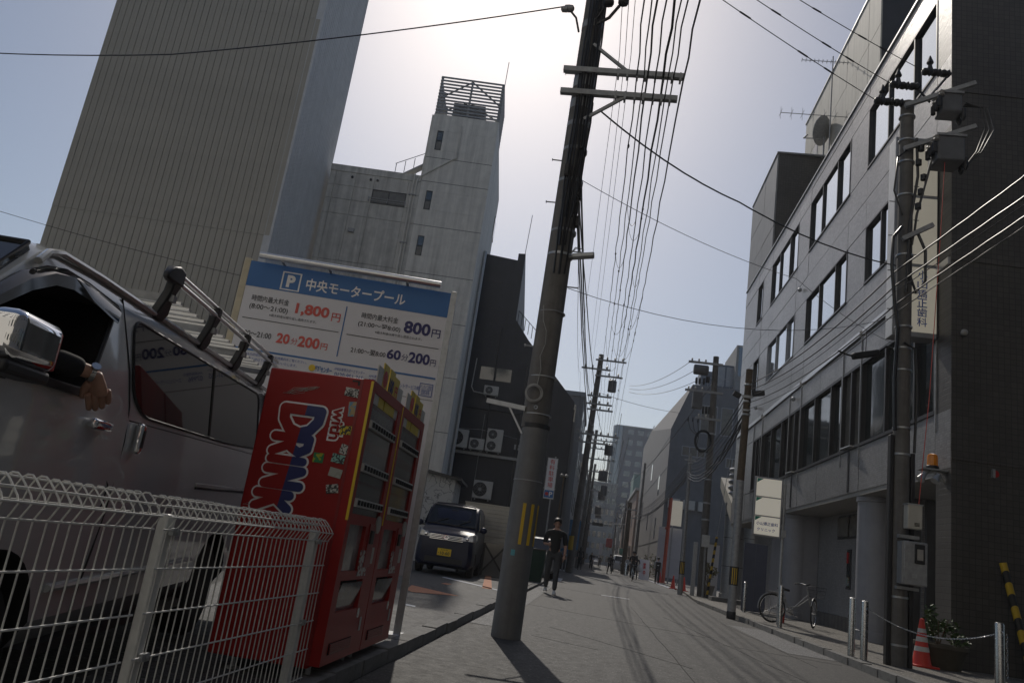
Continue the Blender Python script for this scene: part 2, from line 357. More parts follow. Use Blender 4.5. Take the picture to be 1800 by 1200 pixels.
# ------------------------------------------------------------------ geometry helpers
class MB:
    def __init__(s):
        s.v = []; s.f = []; s.mi = []; s.cur = 0
    def add(s, vs, fs):
        n = len(s.v); s.v += [tuple(map(float, p)) for p in vs]
        for f in fs: s.f.append(tuple(n + i for i in f)); s.mi.append(s.cur)
        return s
    def box(s, x0, x1, y0, y1, z0, z1):
        return s.add([(x0, y0, z0), (x1, y0, z0), (x1, y1, z0), (x0, y1, z0), (x0, y0, z1), (x1, y0, z1), (x1, y1, z1), (x0, y1, z1)],
                     [(0, 3, 2, 1), (4, 5, 6, 7), (0, 1, 5, 4), (1, 2, 6, 5), (2, 3, 7, 6), (3, 0, 4, 7)])
    def obox(s, c, size, rot=None):
        rot = rot or Matrix.Identity(3)
        pts = []
        for z in (-.5, .5):
            for x, y in ((-.5, -.5), (.5, -.5), (.5, .5), (-.5, .5)):
                pts.append(Vector(c) + rot @ Vector((x * size[0], y * size[1], z * size[2])))
        return s.add(pts, [(0, 3, 2, 1), (4, 5, 6, 7), (0, 1, 5, 4), (1, 2, 6, 5), (2, 3, 7, 6), (3, 0, 4, 7)])
    def bar(s, a, b, w, h=None):
        """rectangular bar from a to b"""
        a, b = Vector(a), Vector(b); d = b - a
        q = d.to_track_quat('X', 'Z').to_matrix()
        return s.obox((a + b) / 2, (d.length, w, h or w), q)
    def cyl(s, a, b, r0, r1=None, n=12, caps=True):
        a, b = Vector(a), Vector(b); r1 = r0 if r1 is None else r1
        d = (b - a).normalized(); u = d.orthogonal().normalized(); w = d.cross(u)
        pts = []
        for c, r in ((a, r0), (b, r1)):
            for i in range(n):
                t = 2 * PI * i / n; pts.append(c + u * (r * math.cos(t)) + w * (r * math.sin(t)))
        fs = [(i, (i + 1) % n, n + (i + 1) % n, n + i) for i in range(n)]
        if caps: fs += [tuple(range(n - 1, -1, -1)), tuple(range(n, 2 * n))]
        return s.add(pts, fs)
    def tube(s, pts, r, n=6, closed=False):
        P = [Vector(p) for p in pts]; m = len(P); out = []; u = None
        for i in range(m):
            if closed: t = (P[(i + 1) % m] - P[i - 1])
            else: t = P[min(i + 1, m - 1)] - P[max(i - 1, 0)]
            t.normalize()
            if u is None: u = t.orthogonal().normalized()
            else:
                u = u - t * u.dot(t)
                u = u.normalized() if u.length > 1e-6 else t.orthogonal().normalized()
            w = t.cross(u); rr = r[i] if isinstance(r, (list, tuple)) else r
            for k in range(n):
                a = 2 * PI * k / n; out.append(P[i] + u * (rr * math.cos(a)) + w * (rr * math.sin(a)))
        fs = []
        for i in range(m if closed else m - 1):
            j = (i + 1) % m
            for k in range(n): fs.append((i * n + k, i * n + (k + 1) % n, j * n + (k + 1) % n, j * n + k))
        if not closed: fs += [tuple(range(n - 1, -1, -1)), tuple(range((m - 1) * n, m * n))]
        return s.add(out, fs)
    def prism(s, poly, plane, a, b):
        k = len(poly)
        def pt(p, e): return {'xz': (p[0], e, p[1]), 'yz': (e, p[0], p[1]), 'xy': (p[0], p[1], e)}[plane]
        return s.add([pt(p, a) for p in poly] + [pt(p, b) for p in poly],
                     [tuple(range(k)), tuple(range(2 * k - 1, k - 1, -1))] + [(i, k + i, k + (i + 1) % k, (i + 1) % k) for i in range(k)])
    def lathe(s, prof, n=16, c=(0, 0, 0), axis='z'):
        pts = []
        for r, z in prof:
            for i in range(n):
                t = 2 * PI * i / n; x, y = r * math.cos(t), r * math.sin(t)
                p = {'z': (x, y, z), 'x': (z, x, y), 'y': (x, z, y)}[axis]
                pts.append((p[0] + c[0], p[1] + c[1], p[2] + c[2]))
        m = len(prof)
        fs = [(i * n + k, i * n + (k + 1) % n, (i + 1) * n + (k + 1) % n, (i + 1) * n + k) for i in range(m - 1) for k in range(n)]
        if prof[0][0] > 1e-6: fs.append(tuple(range(n - 1, -1, -1)))
        if prof[-1][0] > 1e-6: fs.append(tuple(range((m - 1) * n, m * n)))
        return s.add(pts, fs)
    def torus(s, c, R_, r, axis='y', n=24, k=8):
        pts = []
        for i in range(n):
            t = 2 * PI * i / n; x, z = R_ * math.cos(t), R_ * math.sin(t)
            pts.append({'y': (c[0] + x, c[1], c[2] + z), 'x': (c[0], c[1] + x, c[2] + z), 'z': (c[0] + x, c[1] + z, c[2])}[axis])
        return s.tube(pts, r, k, True)
    def ell(s, c, rad, n=12, m=8):
        pr = []
        for i in range(m + 1):
            a = -PI / 2 + PI * i / m; pr.append((max(math.cos(a), 1e-4), math.sin(a)))
        k = len(s.v); s.lathe(pr, n)
        for i in range(k, len(s.v)):
            p = s.v[i]; s.v[i] = (p[0] * rad[0] + c[0], p[1] * rad[1] + c[1], p[2] * rad[2] + c[2])
        return s
    def loft(s, secs, cap=True):
        k = len(secs[0]); pts = [p for q in secs for p in q]; m = len(secs)
        fs = [(i * k + j, i * k + (j + 1) % k, (i + 1) * k + (j + 1) % k, (i + 1) * k + j) for i in range(m - 1) for j in range(k)]
        if cap: fs += [tuple(range(k - 1, -1, -1)), tuple(range((m - 1) * k, m * k))]
        return s.add(pts, fs)
    def mesh(s, name, mats, smooth=False):
        me = bpy.data.meshes.new(name)
        me.from_pydata(s.v, [], s.f)
        mats = mats if isinstance(mats, (list, tuple)) else [mats]
        for m in mats: me.materials.append(m)
        if len(mats) > 1:
            for p, i in zip(me.polygons, s.mi): p.material_index = i
        bm = bmesh.new(); bm.from_mesh(me); bmesh.ops.recalc_face_normals(bm, faces=bm.faces); bm.to_mesh(me); bm.free()
        if smooth:
            me.shade_smooth(); me.set_sharp_from_angle(angle=R(38))
        me.update(); return me
    def build(s, name, mats, parent=None, smooth=False, bevel=0, seg=2):
        o = link(name, s.mesh(name, mats, smooth), parent)
        if bevel:
            b = o.modifiers.new('bevel', 'BEVEL'); b.width = bevel; b.segments = seg; b.limit_method = 'ANGLE'; b.angle_limit = R(40)
            o.data.shade_smooth(); o.data.set_sharp_from_angle(angle=R(38))
        return o

def split_build(mb, name, mats, parent=None, smooth=False):
    """link every connected piece of a builder as an object of its own"""
    par = list(range(len(mb.v)))
    def root(i):
        while par[i] != i: par[i] = par[par[i]]; i = par[i]
        return i
    for f in mb.f:
        for i in f[1:]: par[root(i)] = root(f[0])
    grp = {}
    for f in mb.f: grp.setdefault(root(f[0]), []).append(f)
    outs = []
    for fs in grp.values():
        ids = sorted({i for f in fs for i in f}); mp_ = {i: k for k, i in enumerate(ids)}
        q = MB().add([mb.v[i] for i in ids], [tuple(mp_[i] for i in f) for f in fs])
        outs.append(q.build(name, mats, parent, smooth))
    return outs

def link(name, me, parent=None, loc=None, rot=None):
    o = bpy.data.objects.new(name, me); COL.objects.link(o)
    if parent is not None: o.parent = parent
    if loc is not None: o.location = loc
    if rot is not None: o.rotation_euler = rot
    return o
def tag(o, label, cat, group=None, kind=None):
    o['label'] = label; o['category'] = cat
    if group: o['group'] = group
    if kind: o['kind'] = kind
    return o
def thing(name, label, cat, loc=(0, 0, 0), rz=0.0, group=None, rot=None):
    o = link(name, None, None, loc, rot or (0, 0, rz)); o.empty_display_size = .2
    return tag(o, label, cat, group)
def struct(o):
    o['kind'] = 'structure'; return o
def dup(src, loc, rz=None, label=None):
    r = src.copy(); COL.objects.link(r); r.location = loc
    if rz is not None: r.rotation_euler = (0, 0, rz)
    if label: r['label'] = label
    for ch in list(src.children):
        c = ch.copy(); COL.objects.link(c); c.parent = r
        for g in list(ch.children):
            d = g.copy(); COL.objects.link(d); d.parent = c
    return r

# flat lettering -------------------------------------------------------------
def text(parent, s, m, center, w, h, right=(1, 0, 0), up=(0, 0, 1), bold=0.0, name='lettering', thick=.002, spacing=1.0, keep=False):
    cu = bpy.data.curves.new('t', 'FONT'); cu.body = s; cu.size = 1; cu.resolution_u = 3
    cu.offset = bold; cu.space_line = .82; cu.space_character = spacing; cu.align_x = 'CENTER'
    to = bpy.data.objects.new('t', cu); COL.objects.link(to)
    dg = bpy.context.evaluated_depsgraph_get()
    me = bpy.data.meshes.new_from_object(to.evaluated_get(dg))
    bpy.data.objects.remove(to); bpy.data.curves.remove(cu)
    xs = [v.co.x for v in me.vertices]; ys = [v.co.y for v in me.vertices]
    x0, x1, y0, y1 = min(xs), max(xs), min(ys), max(ys)
    sx = w / max(x1 - x0, 1e-4); sy = h / max(y1 - y0, 1e-4)
    if keep:
        sx = sy = min(sx, sy)
    r_, u_ = Vector(right), Vector(up)
    for v in me.vertices:
        v.co = Vector(center) + r_ * ((v.co.x - (x0 + x1) / 2) * sx) + u_ * ((v.co.y - (y0 + y1) / 2) * sy)
    me.name = name; me.materials.clear(); me.materials.append(m)
    return link(name, me, parent)

# smooth bodies ---------------------------------------------------------------
def skin_mesh(name, chains, sub=2):
    """chains: list of lists of (point, radius); a point used twice joins the chains"""
    idx = {}; vs = []; rs = []; es = []
    for ch in chains:
        prev = None
        for p, r in ch:
            key = tuple(round(c, 4) for c in p)
            if key not in idx:
                idx[key] = len(vs); vs.append(p); rs.append(r)
            i = idx[key]
            if prev is not None and prev != i: es.append((prev, i))
            prev = i
    me = bpy.data.meshes.new(name); me.from_pydata(vs, es, [])
    o = bpy.data.objects.new(name, me); COL.objects.link(o)
    sk = o.modifiers.new('s', 'SKIN'); sk.use_smooth_shade = True
    sb = o.modifiers.new('u', 'SUBSURF'); sb.levels = sub; sb.render_levels = sub
    lay = me.skin_vertices[0].data
    for i, r in enumerate(rs):
        rr = r if isinstance(r, tuple) else (r, r)
        lay[i].radius = rr
    nb = {i: [] for i in range(len(vs))}
    for a, b in es: nb[a].append(b); nb[b].append(a)
    seen = set()
    for i in range(len(vs)):
        lay[i].use_root = i not in seen
        if i in seen: continue
        todo = [i]
        while todo:
            q = todo.pop()
            if q not in seen: seen.add(q); todo += nb[q]
    dg = bpy.context.evaluated_depsgraph_get()
    out = bpy.data.meshes.new_from_object(o.evaluated_get(dg))
    bpy.data.objects.remove(o)
    out.name = name
    for p in out.polygons: p.use_smooth = True
    return out
def skin_obj(name, chains, m, parent, sub=2):
    me = skin_mesh(name, chains, sub); me.materials.clear(); me.materials.append(m)
    return link(name, me, parent)

def boolean_cut(obj, cutters):
    for c in cutters:
        md = obj.modifiers.new('b', 'BOOLEAN'); md.object = c; md.operation = 'DIFFERENCE'; md.solver = 'EXACT'; md.material_mode = 'TRANSFER'
    dg = bpy.context.evaluated_depsgraph_get()
    me = bpy.data.meshes.new_from_object(obj.evaluated_get(dg))
    obj.modifiers.clear(); obj.data = me
    for c in cutters: bpy.data.objects.remove(c)
    return obj

# ================================================================== ground
def sheet(name, x0, x1, y0, y1, z, m):
    mb = MB(); mb.add([(x0, y0, z), (x1, y0, z), (x1, y1, z), (x0, y1, z)], [(0, 1, 2, 3)])
    return struct(mb.build(name, m))
sheet('ground', -140, 140, -60, 430, -0.02, M['lot'])
road = sheet('road', -1.32, 5.2, -12, 228, 0.0, M['road'])
sheet('road_patch', 3.0, 3.74, 12.6, 17.9, 0.004, M['patch'])
sheet('road_patch', -1.30, -0.98, 9.6, 30, 0.004, M['patch'])
mb = MB(); mb.box(-40, -1.47, -12, 41.8, -.015, .06); lot = struct(mb.build('parking_lot', M['lot']))
mb = MB(); mb.prism([(3.84, -12), (3.84, 30), (4.6, 40), (5.0, 52), (5.0, 140), (40, 140), (40, -12)], 'xy', -.015, .085)
walk = struct(mb.build('pavement', M['walk']))
# kerb stones, each one a piece
def kerb_row(parent, x, y0, y1, step, w, h, jit):
    me = [MB().box(-w / 2, w / 2, 0.006, step - .006, 0, h * f).mesh('kerb_stone', M['kerb']) for f in (1.0, .96, 1.03)]
    y = y0; i = 0
    while y < y1:
        o = link('kerb_stone', me[i % 3], parent, (x + random.uniform(-jit, jit), y, 0.0), (random.uniform(-.01, .01), random.uniform(-.02, .02), random.uniform(-.012, .012)))
        y += step; i += 1
kerb_row(lot, -1.395, 1.0, 17.0, .6, .14, .095, .004)
kerb_row(walk, 3.79, 8.6, 28.4, .6, .13, .105, .012)
mb = MB(); mb.box(-1.8, -1.35, 18.2, 40, 0, .05); struct(mb.build('gutter', M['kerb']))
# markings
def marking(name, poly, z, m):
    mb = MB(); mb.prism(poly, 'xy', z, z + .003); return struct(mb.build(name, m))
marking('parking_line', [(-3.1, 25.0), (-2.95, 25.0), (-1.85, 16.2), (-2.05, 16.2)], .062, M['orange'])
marking('parking_line', [(-2.92, 13.67), (-1.97, 12.83), (-2.57, 12.11), (-2.75, 12.5)], .062, M['orange'])
marking('parking_line', [(-2.15, 9.98), (-2.02, 9.9), (-2.0, 9.72), (-2.16, 9.8)], .062, M['roadwhite'])
marking('parking_line', [(-3.2, 18.3), (-1.7, 16.4), (-1.72, 16.1), (-3.2, 18.0)], .062, M['roadwhite'])
marking('parking_line', [(-2.75, 15.9), (-2.6, 15.8), (-2.62, 15.4), (-2.75, 15.5)], .062, M['orange'])
marking('road_marking', [(.42, 22.95), (1.2, 23.1), (1.2, 23.45), (.42, 23.3)], .004, M['roadwhite'])
marking('road_marking', [(4.55, 46), (4.95, 46), (5.05, 90), (4.7, 90)], .006, M['roadwhite'])
marking('road_marking', [(-1.3, 29.5), (-.95, 29.5), (-1.0, 33.5), (-1.32, 33.5)], .006, M['roadwhite'])

def seam(pts, w=.012):
    mb = MB(); w *= .6
    for (xa, ya), (xb, yb) in zip(pts, pts[1:]):
        d = Vector((xb - xa, yb - ya, 0)).normalized(); n_ = Vector((-d.y, d.x, 0)) * w / 2
        mb.prism([(xa + n_.x, ya + n_.y), (xb + n_.x, yb + n_.y), (xb - n_.x, yb - n_.y), (xa - n_.x, ya - n_.y)], 'xy', .001, .0028)
    return struct(mb.build('road_seam', M['dark']))
def wander(x0, y0, x1, y1, n, amp):
    return [(x0 + (x1 - x0) * i / n + random.uniform(-amp, amp), y0 + (y1 - y0) * i / n + random.uniform(-amp, amp)) for i in range(n + 1)]
seam(wander(1.05, 19.0, 1.02, 4.5, 26, .012), .014)
seam(wander(-.4, 10.7, 1.15, 8.6, 14, .015), .010); seam(wander(-.55, 9.3, .2, 8.9, 8, .012), .008)
seam(wander(-1.0, 14.5, 1.9, 13.2, 16, .02), .010); seam(wander(1.6, 17, 2.4, 9, 14, .03), .007); seam(wander(2.9, 18, 3.0, 11, 10, .02), .010)
seam(wander(-.9, 24, .4, 23, 8, .03), .012); seam(wander(2.0, 12.2, 3.6, 12.0, 10, .02), .010)
# ================================================================== windows and walls
def win(parent, plane, f, a0, a1, z0, z1, mull=(), fm=None, gm=None, rec=.06, fw=.05, name='window'):
    """window in a wall: plane 'x' faces -X (a runs along y), plane 'y' faces -Y (a runs along x); f = wall face"""
    fm = fm or M['frame']; gm = gm or M['winglass']
    mb = MB()
    def B(a, b, c, d, e0, e1):
        if plane == 'x': mb.box(f + e0, f + e1, a, b, c, d)
        else: mb.box(a, b, f + e0, f + e1, c, d)
    e0, e1 = -.012, rec + .03
    B(a0, a0 + fw, z0 + fw, z1 - fw, e0, e1); B(a1 - fw, a1, z0 + fw, z1 - fw, e0, e1)
    B(a0, a1, z0, z0 + fw, e0 - .015, e1); B(a0, a1, z1 - fw, z1, e0, e1)
    cuts = [a0 + fw] + [a0 + (a1 - a0) * t for t in mull] + [a1 - fw]
    for c in cuts[1:-1]: B(c - fw * .55, c + fw * .55, z0 + fw, z1 - fw, e0 + .006, e1)
    w = mb.build(name, fm, parent)
    for i in range(len(cuts) - 1):
        pa = cuts[i] + (fw * .55 if i else 0); pb = cuts[i + 1] - (fw * .55 if i < len(cuts) - 2 else 0)
        g = MB(); ex = rec - .02 * (i % 2)
        if plane == 'x': g.box(f + ex, f + ex + .012, pa, pb, z0 + fw, z1 - fw)
        else: g.box(pa, pb, f + ex, f + ex + .012, z0 + fw, z1 - fw)
        g.build('pane', gm, w)
    return w

def panels(parent, plane, f, abrk, zbrk, holes, m, th=.06, gap=.022, name='wall_panel', proud=0.004):
    """wall cladding cut into panels by its joints, leaving the openings free"""
    for i in range(len(abrk) - 1):
        for j in range(len(zbrk) - 1):
            a0, a1, z0, z1 = abrk[i], abrk[i + 1], zbrk[j], zbrk[j + 1]
            ca, cz = (a0 + a1) / 2, (z0 + z1) / 2
            if any(h[0] < ca < h[1] and h[2] < cz < h[3] for h in holes): continue
            p = random.uniform(-proud, proud); g = gap / 2
            mb = MB()
            if plane == 'x': mb.box(f + p, f + th, a0 + g, a1 - g, z0 + g, z1 - g)
            else: mb.box(a0 + g, a1 - g, f + p, f + th, z0 + g, z1 - g)
            mb.build(name, m, parent)

# ================================================================== clinic building on the right
cl = thing('clinic_building', 'grey tiled office building with window rows above an open garage, right of the street', 'building')
X0 = 5.72
mb = MB(); mb.prism([(X0 + .17, 14.35), (16, 15.08), (16, 34.98), (X0 + .17, 34.98)], 'xy', 3.24, 13.55); mb.build('core', M['dark'], cl)
holes = [(19.85, 23.9, 11.15, 12.85), (25.35, 29.45, 11.15, 12.85), (14.35, 18.43, 10.9, 12.45), (31.05, 32.1, 11.15, 12.85),
         (19.85, 23.9, 8.1, 9.6), (25.35, 29.45, 8.1, 9.6), (14.35, 18.43, 8.1, 9.6), (31.05, 32.1, 8.1, 9.6),
         (25.35, 29.45, 4.22, 6.2), (23.9, 25.35, 4.22, 6.2), (19.85, 23.9, 4.22, 6.2), (18.43, 19.85, 4.22, 6.2), (14.35, 18.43, 4.22, 6.2), (29.45, 31.05, 4.22, 6.2)]
holes = [(a, b, (11.15 if c == 10.9 else c), (12.85 if d == 12.45 else d)) for a, b, c, d in holes]
panels(cl, 'x', X0, [13.72, 14.35, 16.4, 18.43, 19.85, 21.9, 23.9, 25.35, 27.4, 29.45, 31.05, 32.1, 35.0], [3.21, 4.22, 6.2, 6.82], holes, M['facetile'])
panels(cl, 'x', X0, [13.72, 14.35, 18.43, 19.85, 23.9, 25.35, 29.45, 31.05, 32.1, 35.0], [6.98, 8.1, 9.6, 10.35, 11.15, 12.85, 13.35, 13.6], holes, M['facetile'])
for a, b, c, d in holes:
    narrow = (b - a) < 1.5
    if d < 7:
        if not narrow: win(cl, 'x', X0, a, b, c, d, (.24, .62), M['frame'], M['darkglass'], .10, .07)
        else:
            win(cl, 'x', X0, a, b, c, d, (.5,), M['frame'], M['frostglass'], .10, .07)
            # tilted vent blade, open
            mb = MB(); mb.bar((X0 - .12, a + .15, c + .02), (X0 - .02, b - .2, c + .10), .10, .02); mb.build('window_sill', M['alu'], cl)
    elif narrow: win(cl, 'x', X0, a, b, c, d, (), M['frame'], M['winglass'], .07, .05)
    else:
        win(cl, 'x', X0, a, b, c, d, (.29, .66) if c > 10 else (.25, .64) if a > 19 else (.5, .74), M['frame'] if c > 10 or a < 25 else M['framealu'], M['winglass'], .07, .045)
# bright strips and vertical trims
mb = MB()
for y0, y1 in ((13.74, 18.3), (18.5, 23.8), (24.0, 29.3), (29.6, 34.96)): mb.box(X0 - .05, X0 + .05, y0, y1, 6.835, 6.965)
mb.build('metal_band', M['alu'], cl)
for y in (14.32, 18.45, 19.83, 23.92, 25.33, 29.47, 31.03):
    MB().box(X0 - .022, X0 + .05, y - .02, y + .02, 3.9, 6.83).build('trim', M['galv'], cl)
for y in (24.62, 19.15, 30.3):
    MB().box(X0 - .02, X0 + .05, y - .05, y + .05, 3.25, 4.2).build('trim', M['frame'], cl)
MB().box(X0 - .04, X0 + .25, 13.7, 34.99, 13.605, 13.66).build('coping', M['galv'], cl)
# side wall towards the camera and ground floor
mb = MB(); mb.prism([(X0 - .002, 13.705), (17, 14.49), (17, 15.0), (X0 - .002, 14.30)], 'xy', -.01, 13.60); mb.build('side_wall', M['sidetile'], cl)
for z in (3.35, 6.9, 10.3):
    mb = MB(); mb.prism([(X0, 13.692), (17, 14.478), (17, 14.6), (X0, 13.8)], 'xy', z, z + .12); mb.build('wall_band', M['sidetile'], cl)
MB().box(X0 + .02, 16, 14.3, 35, 3.12, 3.235).build('soffit', M['soffit'], cl)
MB().box(6.75, 16, 17.55, 34.95, 0.0, 3.115).build('ground_floor_wall', M['facetile'], cl)
mb = MB(); mb.box(15.2, 15.4, 14.6, 17.5, 0, 3.1); mb.box(6.8, 15.2, 17.45, 17.54, 0, 3.1); mb.box(6.0, 15.2, 14.6, 17.4, .086, .10); mb.build('garage_wall', M['garage'], cl)
for y in (18.55, 25.6):
    MB().lathe([(.44, .02), (.44, .28), (.42, .29), (.42, 3.0), (.45, 3.01), (.45, 3.115)], 28, (6.2, y, 0)).build('column', M['column'], cl, True)
MB().box(6.28, 6.74, 25.2, 29.5, 0.05, 3.115).build('pier', M['column'], cl)
MB().box(6.45, 6.74, 17.6, 18.2, 0.05, 3.115).build('pier', M['garage'], cl)
mb = MB(); mb.box(6.62, 6.742, 19.1, 25.0, .06, .42); mb.build('plinth', M['concrete'], cl)
win(cl, 'x', 6.75, 19.2, 23.3, 2.42, 3.05, (.28, .5, .75), M['frame'], M['frostglass'], -.03, .06)
for y in (19.75, 22.25):
    w = win(cl, 'x', 6.745, y - .17, y + .17, 1.12, 2.14, (), M['frame'], M['darkglass'], -.02, .05)
    MB().box(6.70, 6.72, y + .0, y + .10, 1.78, 2.06).build('notice', M['signred'], w)
    MB().box(6.70, 6.72, y - .10, y + .08, 1.2, 1.42).build('notice', M['poster2'], w)
# stair tower on the roof
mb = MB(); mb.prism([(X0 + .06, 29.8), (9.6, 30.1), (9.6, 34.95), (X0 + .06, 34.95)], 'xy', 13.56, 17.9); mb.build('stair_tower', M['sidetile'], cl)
panels(cl, 'x', X0, [29.83, 32.1, 34.98], [13.67, 14.7, 16.2, 17.9], [], M['tower'])
MB().box(X0 - .03, 9.7, 29.76, 35.0, 17.905, 17.97).build('coping', M['tower'], cl)
win(cl, 'y', 29.86, 7.0, 8.0, 14.9, 16.0, (.5,), M['framealu'], M['darkglass'], -.03, .05)
# cream penthouse
mb = MB(); mb.box(8.06, 15, 24.9, 35.2, 13.56, 22.6); mb.build('penthouse', M['blackwall'], cl)
panels(cl, 'x', 8.0, [24.86 + 1.29 * i for i in range(9)], [13.67, 15.9, 18.2, 20.5, 22.62], [], M['cream'], .055, .02)
MB().box(7.96, 15.1, 24.8, 35.25, 22.63, 22.7).build('coping', M['galv'], cl)
for y in (26.8, 28.3, 33.2): win(cl, 'x', 8.0, y - .35, y + .35, 17.2 if y < 33 else 19.4, 18.1 if y < 33 else 20.4, (), M['framealu'], M['frostglass'], -.015, .04)
for i in range(2): win(cl, 'y', 24.88, 9.3 + i * 2.4, 10.3 + i * 2.4, 19, 20.4, (), M['frame'], M['darkglass'], -.02, .05)
# unseen buildings: one behind the viewer bounces fill light, one added across the side street shades
t = thing('bounce_office_block', 'unseen pale office block with large windows behind the viewer, oversized to bounce fill light', 'building')
MB().box(-48, 30, -34, -16, 0, 32).build('wall', M['pale_tile'], t)
wm_ = MB().box(-1.1, 1.1, -.05, .06, .9, 2.5).mesh('window', M['darkglass'])
for r_ in range(9):
    for c_ in range(15): link('window', wm_, t, (-45 + 5.1 * c_, -16, .3 + 3.5 * r_))
t = thing('unseen_shade_building', 'unseen dark building added across the side street to shade the clinic side wall', 'building')
MB().box(6.6, 22, -13, 8.2, 0, 15).build('wall', M['grayf'], t)
wm_ = MB().box(-.06, .05, -.9, .9, .9, 2.5).mesh('window', M['darkglass'])
for r_ in range(4):
    for c_ in range(6): link('window', wm_, t, (6.6, -11 + 3.4 * c_, .3 + 3.5 * r_))
# small hardware
for y, z in ((24.6, 6.55), (30.6, 7.4), (24.5, 10.1)):
    MB().ell((X0 - .08, y, z), (.07, .07, .07), 10, 6).build('vent_cap', M['galv'], cl, True)
t = thing('warning_beacon', 'orange rotating warning beacon on a bracket at the garage corner', 'beacon', (5.52, 13.95, 3.18))
MB().lathe([(.085, .06), (.085, .20), (.075, .245), (.05, .262), (.0, .266)], 20).build('lens', M['amber'], t, True)
MB().lathe([(.10, 0), (.10, .05), (.088, .06)], 20).build('base', M['black'], t, True)
mb = MB(); mb.box(-.22, .2, -.14, .1, -.03, -.002); mb.bar((0, -.02, -.02), (.2, .0, -.2), .04); mb.build('bracket', M['galvdull'], t)
for dx, dy in ((-.16, -.1), (.05, -.14)):
    mb = MB(); mb.cyl((dx * .4, dy * .4, -.04), (dx, dy, -.12), .02); mb.cyl((dx, dy, -.10), (dx - .09, dy - .04, -.22), .035, .07, 14); mb.build('spotlight', M['galv'], t, True)
t = thing('fire_bell_lamp', 'small red alarm lamp high on the dark tiled side wall', 'alarm lamp', (6.42, 13.74, 3.2))
MB().lathe([(.06, .0), (.06, .05), (.0, .06)], 14, axis='y').build('lens', M['taillight'], t, True)
MB().box(-.06, -.02, -.05, .02, -.07, .07).build('back_box', M['galvdull'], t)
t = thing('security_light', 'small wall light on the corner below the tall cream sign', 'wall light', (5.9, 13.70, 5.55))
MB().ell((0, -.06, 0), (.06, .06, .06), 10, 6).build('globe', M['porcelain'], t, True); MB().box(-.03, .03, -.03, .02, -.03, .03).build('base', M['galv'], t)
t = thing('tube_light', 'lit fluorescent tube under the garage ceiling', 'lamp', (7.6, 16.9, 2.95))
MB().cyl((-.6, 0, 0), (.6, 0, 0), .02).build('tube', M['tubelight'], t, True); MB().box(-.65, .65, -.05, .05, .02, .09).build('fitting', M['white'], t)
# roof antennas
t = thing('television_aerial', 'double Yagi aerial on a tall mast at the roof edge of the grey clinic', 'aerial', (7.35, 28.4, 13.6))
MB().cyl((0, 0, 0), (0, 0, 8.0), .03, .022).build('mast', M['galvdull'], t)
for z, ln, n, yy in ((5.3, 1.9, 9, .28), (7.75, 1.2, 14, .10)):
    mb = MB(); mb.cyl((-ln, 0, z), (ln * .75, 0, z), .014)
    for i in range(n):
        x = -ln + (ln * 1.75) * i / (n - 1); mb.cyl((x, -yy - .1 * (i > n - 3), z), (x, yy + .1 * (i > n - 3), z), .008, n=5)
        mb.cyl((x, 0, z - yy), (x, 0, z + yy), .006, n=5)
    mb.build('yagi_array', M['galvdull'], t)
t = thing('satellite_dish', 'round satellite dish on the roof edge below the cream penthouse', 'satellite dish', (7.7, 30.6, 17.2))
MB().cyl((0, 0, -.4), (0, 0, 2.1), .035).build('mast', M['galvdull'], t)
mb = MB(); mb.lathe([(.62, .16), (.6, .15), (.45, .08), (.25, .03), (.001, .0), (.001, -.02), (.3, .0), (.63, .13), (.62, .16)], 24)
q = Euler((R(70), 0, R(-130))).to_matrix(); mb.v = [tuple(q @ Vector(p) + Vector((0, -.05, 2.35))) for p in mb.v]; mb.build('dish', M['galvdull'], t, True)
mb = MB(); mb.bar((0, -.1, 1.95), (-.9, -.35, 1.75), .03); mb.bar((-.9, -.35, 1.75), (-.75, -.3, 1.95), .06); mb.build('feed_arm', M['galvdull'], t)

# tall light-box sign and small street sign of the clinic
t = thing('vertical_sign', 'tall cream light-box sign with blue lettering projecting from the grey clinic', 'sign', (0, 0, 0))
x0, x1, yf, z0, z1 = 4.98, 5.715, 14.25, 5.64, 9.55
MB().box(x0 - .04, x1, yf + .012, yf + .36, z0 - .06, z1 + .05).build('case', M['framealu'], t, bevel=.01)
zs = [z0, z0 + 1.32, z0 + 2.72, z1]
for i in range(3): MB().box(x0 + .03, x1 - .025, yf, yf + .02, zs[i] + .035, zs[i + 1] - .035).build('sign_face', M['creamglow'], t)
MB().box(x1 - .022, x1, yf - .01, yf + .02, z0 - .05, z1 + .04).build('edge_trim', M['frame'], t)
MB().box(x0 - .05, x0 - .04, yf + .02, yf + .35, z0 - .05, z1 + .04).build('side_face', M['white'], t)
for i, ch in enumerate('小山矯正歯科'):
    text(t, ch, M['inkblue'], (5.44, yf - .003, z0 + 1.14 - i * .182), .175, .17, bold=.012)
t = thing('clinic_sign', 'white three-panel clinic sign on a post beside the parked bicycle', 'sign', (0, 0, 0))
yf = 19.6; x0, x1 = 3.75, 4.34; z0, z1 = 2.04, 3.38
MB().box(x0 - .03, x1 + .03, yf + .012, yf + .14, z0 - .03, z1 + .03).build('case', M['framealu'], t, bevel=.008)
for i in range(3):
    za, zb = z0 + .45 * i + .012, z0 + .45 * (i + 1) - .018
    MB().box(x0 + .005, x1 - .005, yf, yf + .02, za, zb).build('sign_face', M['whiteglow'], t)
    mb = MB(); mb.prism([(x0 + .01, zb - .005), (x0 + .01, zb - .11), (x0 + .16, zb - .005)], 'xz', yf - .003, yf + .001); mb.build('corner_mark', M['green'], t)
text(t, '小山矯正歯科', M['inkblue'], ((x0 + x1) / 2, yf - .004, z0 + .27), .50, .085, bold=.015)
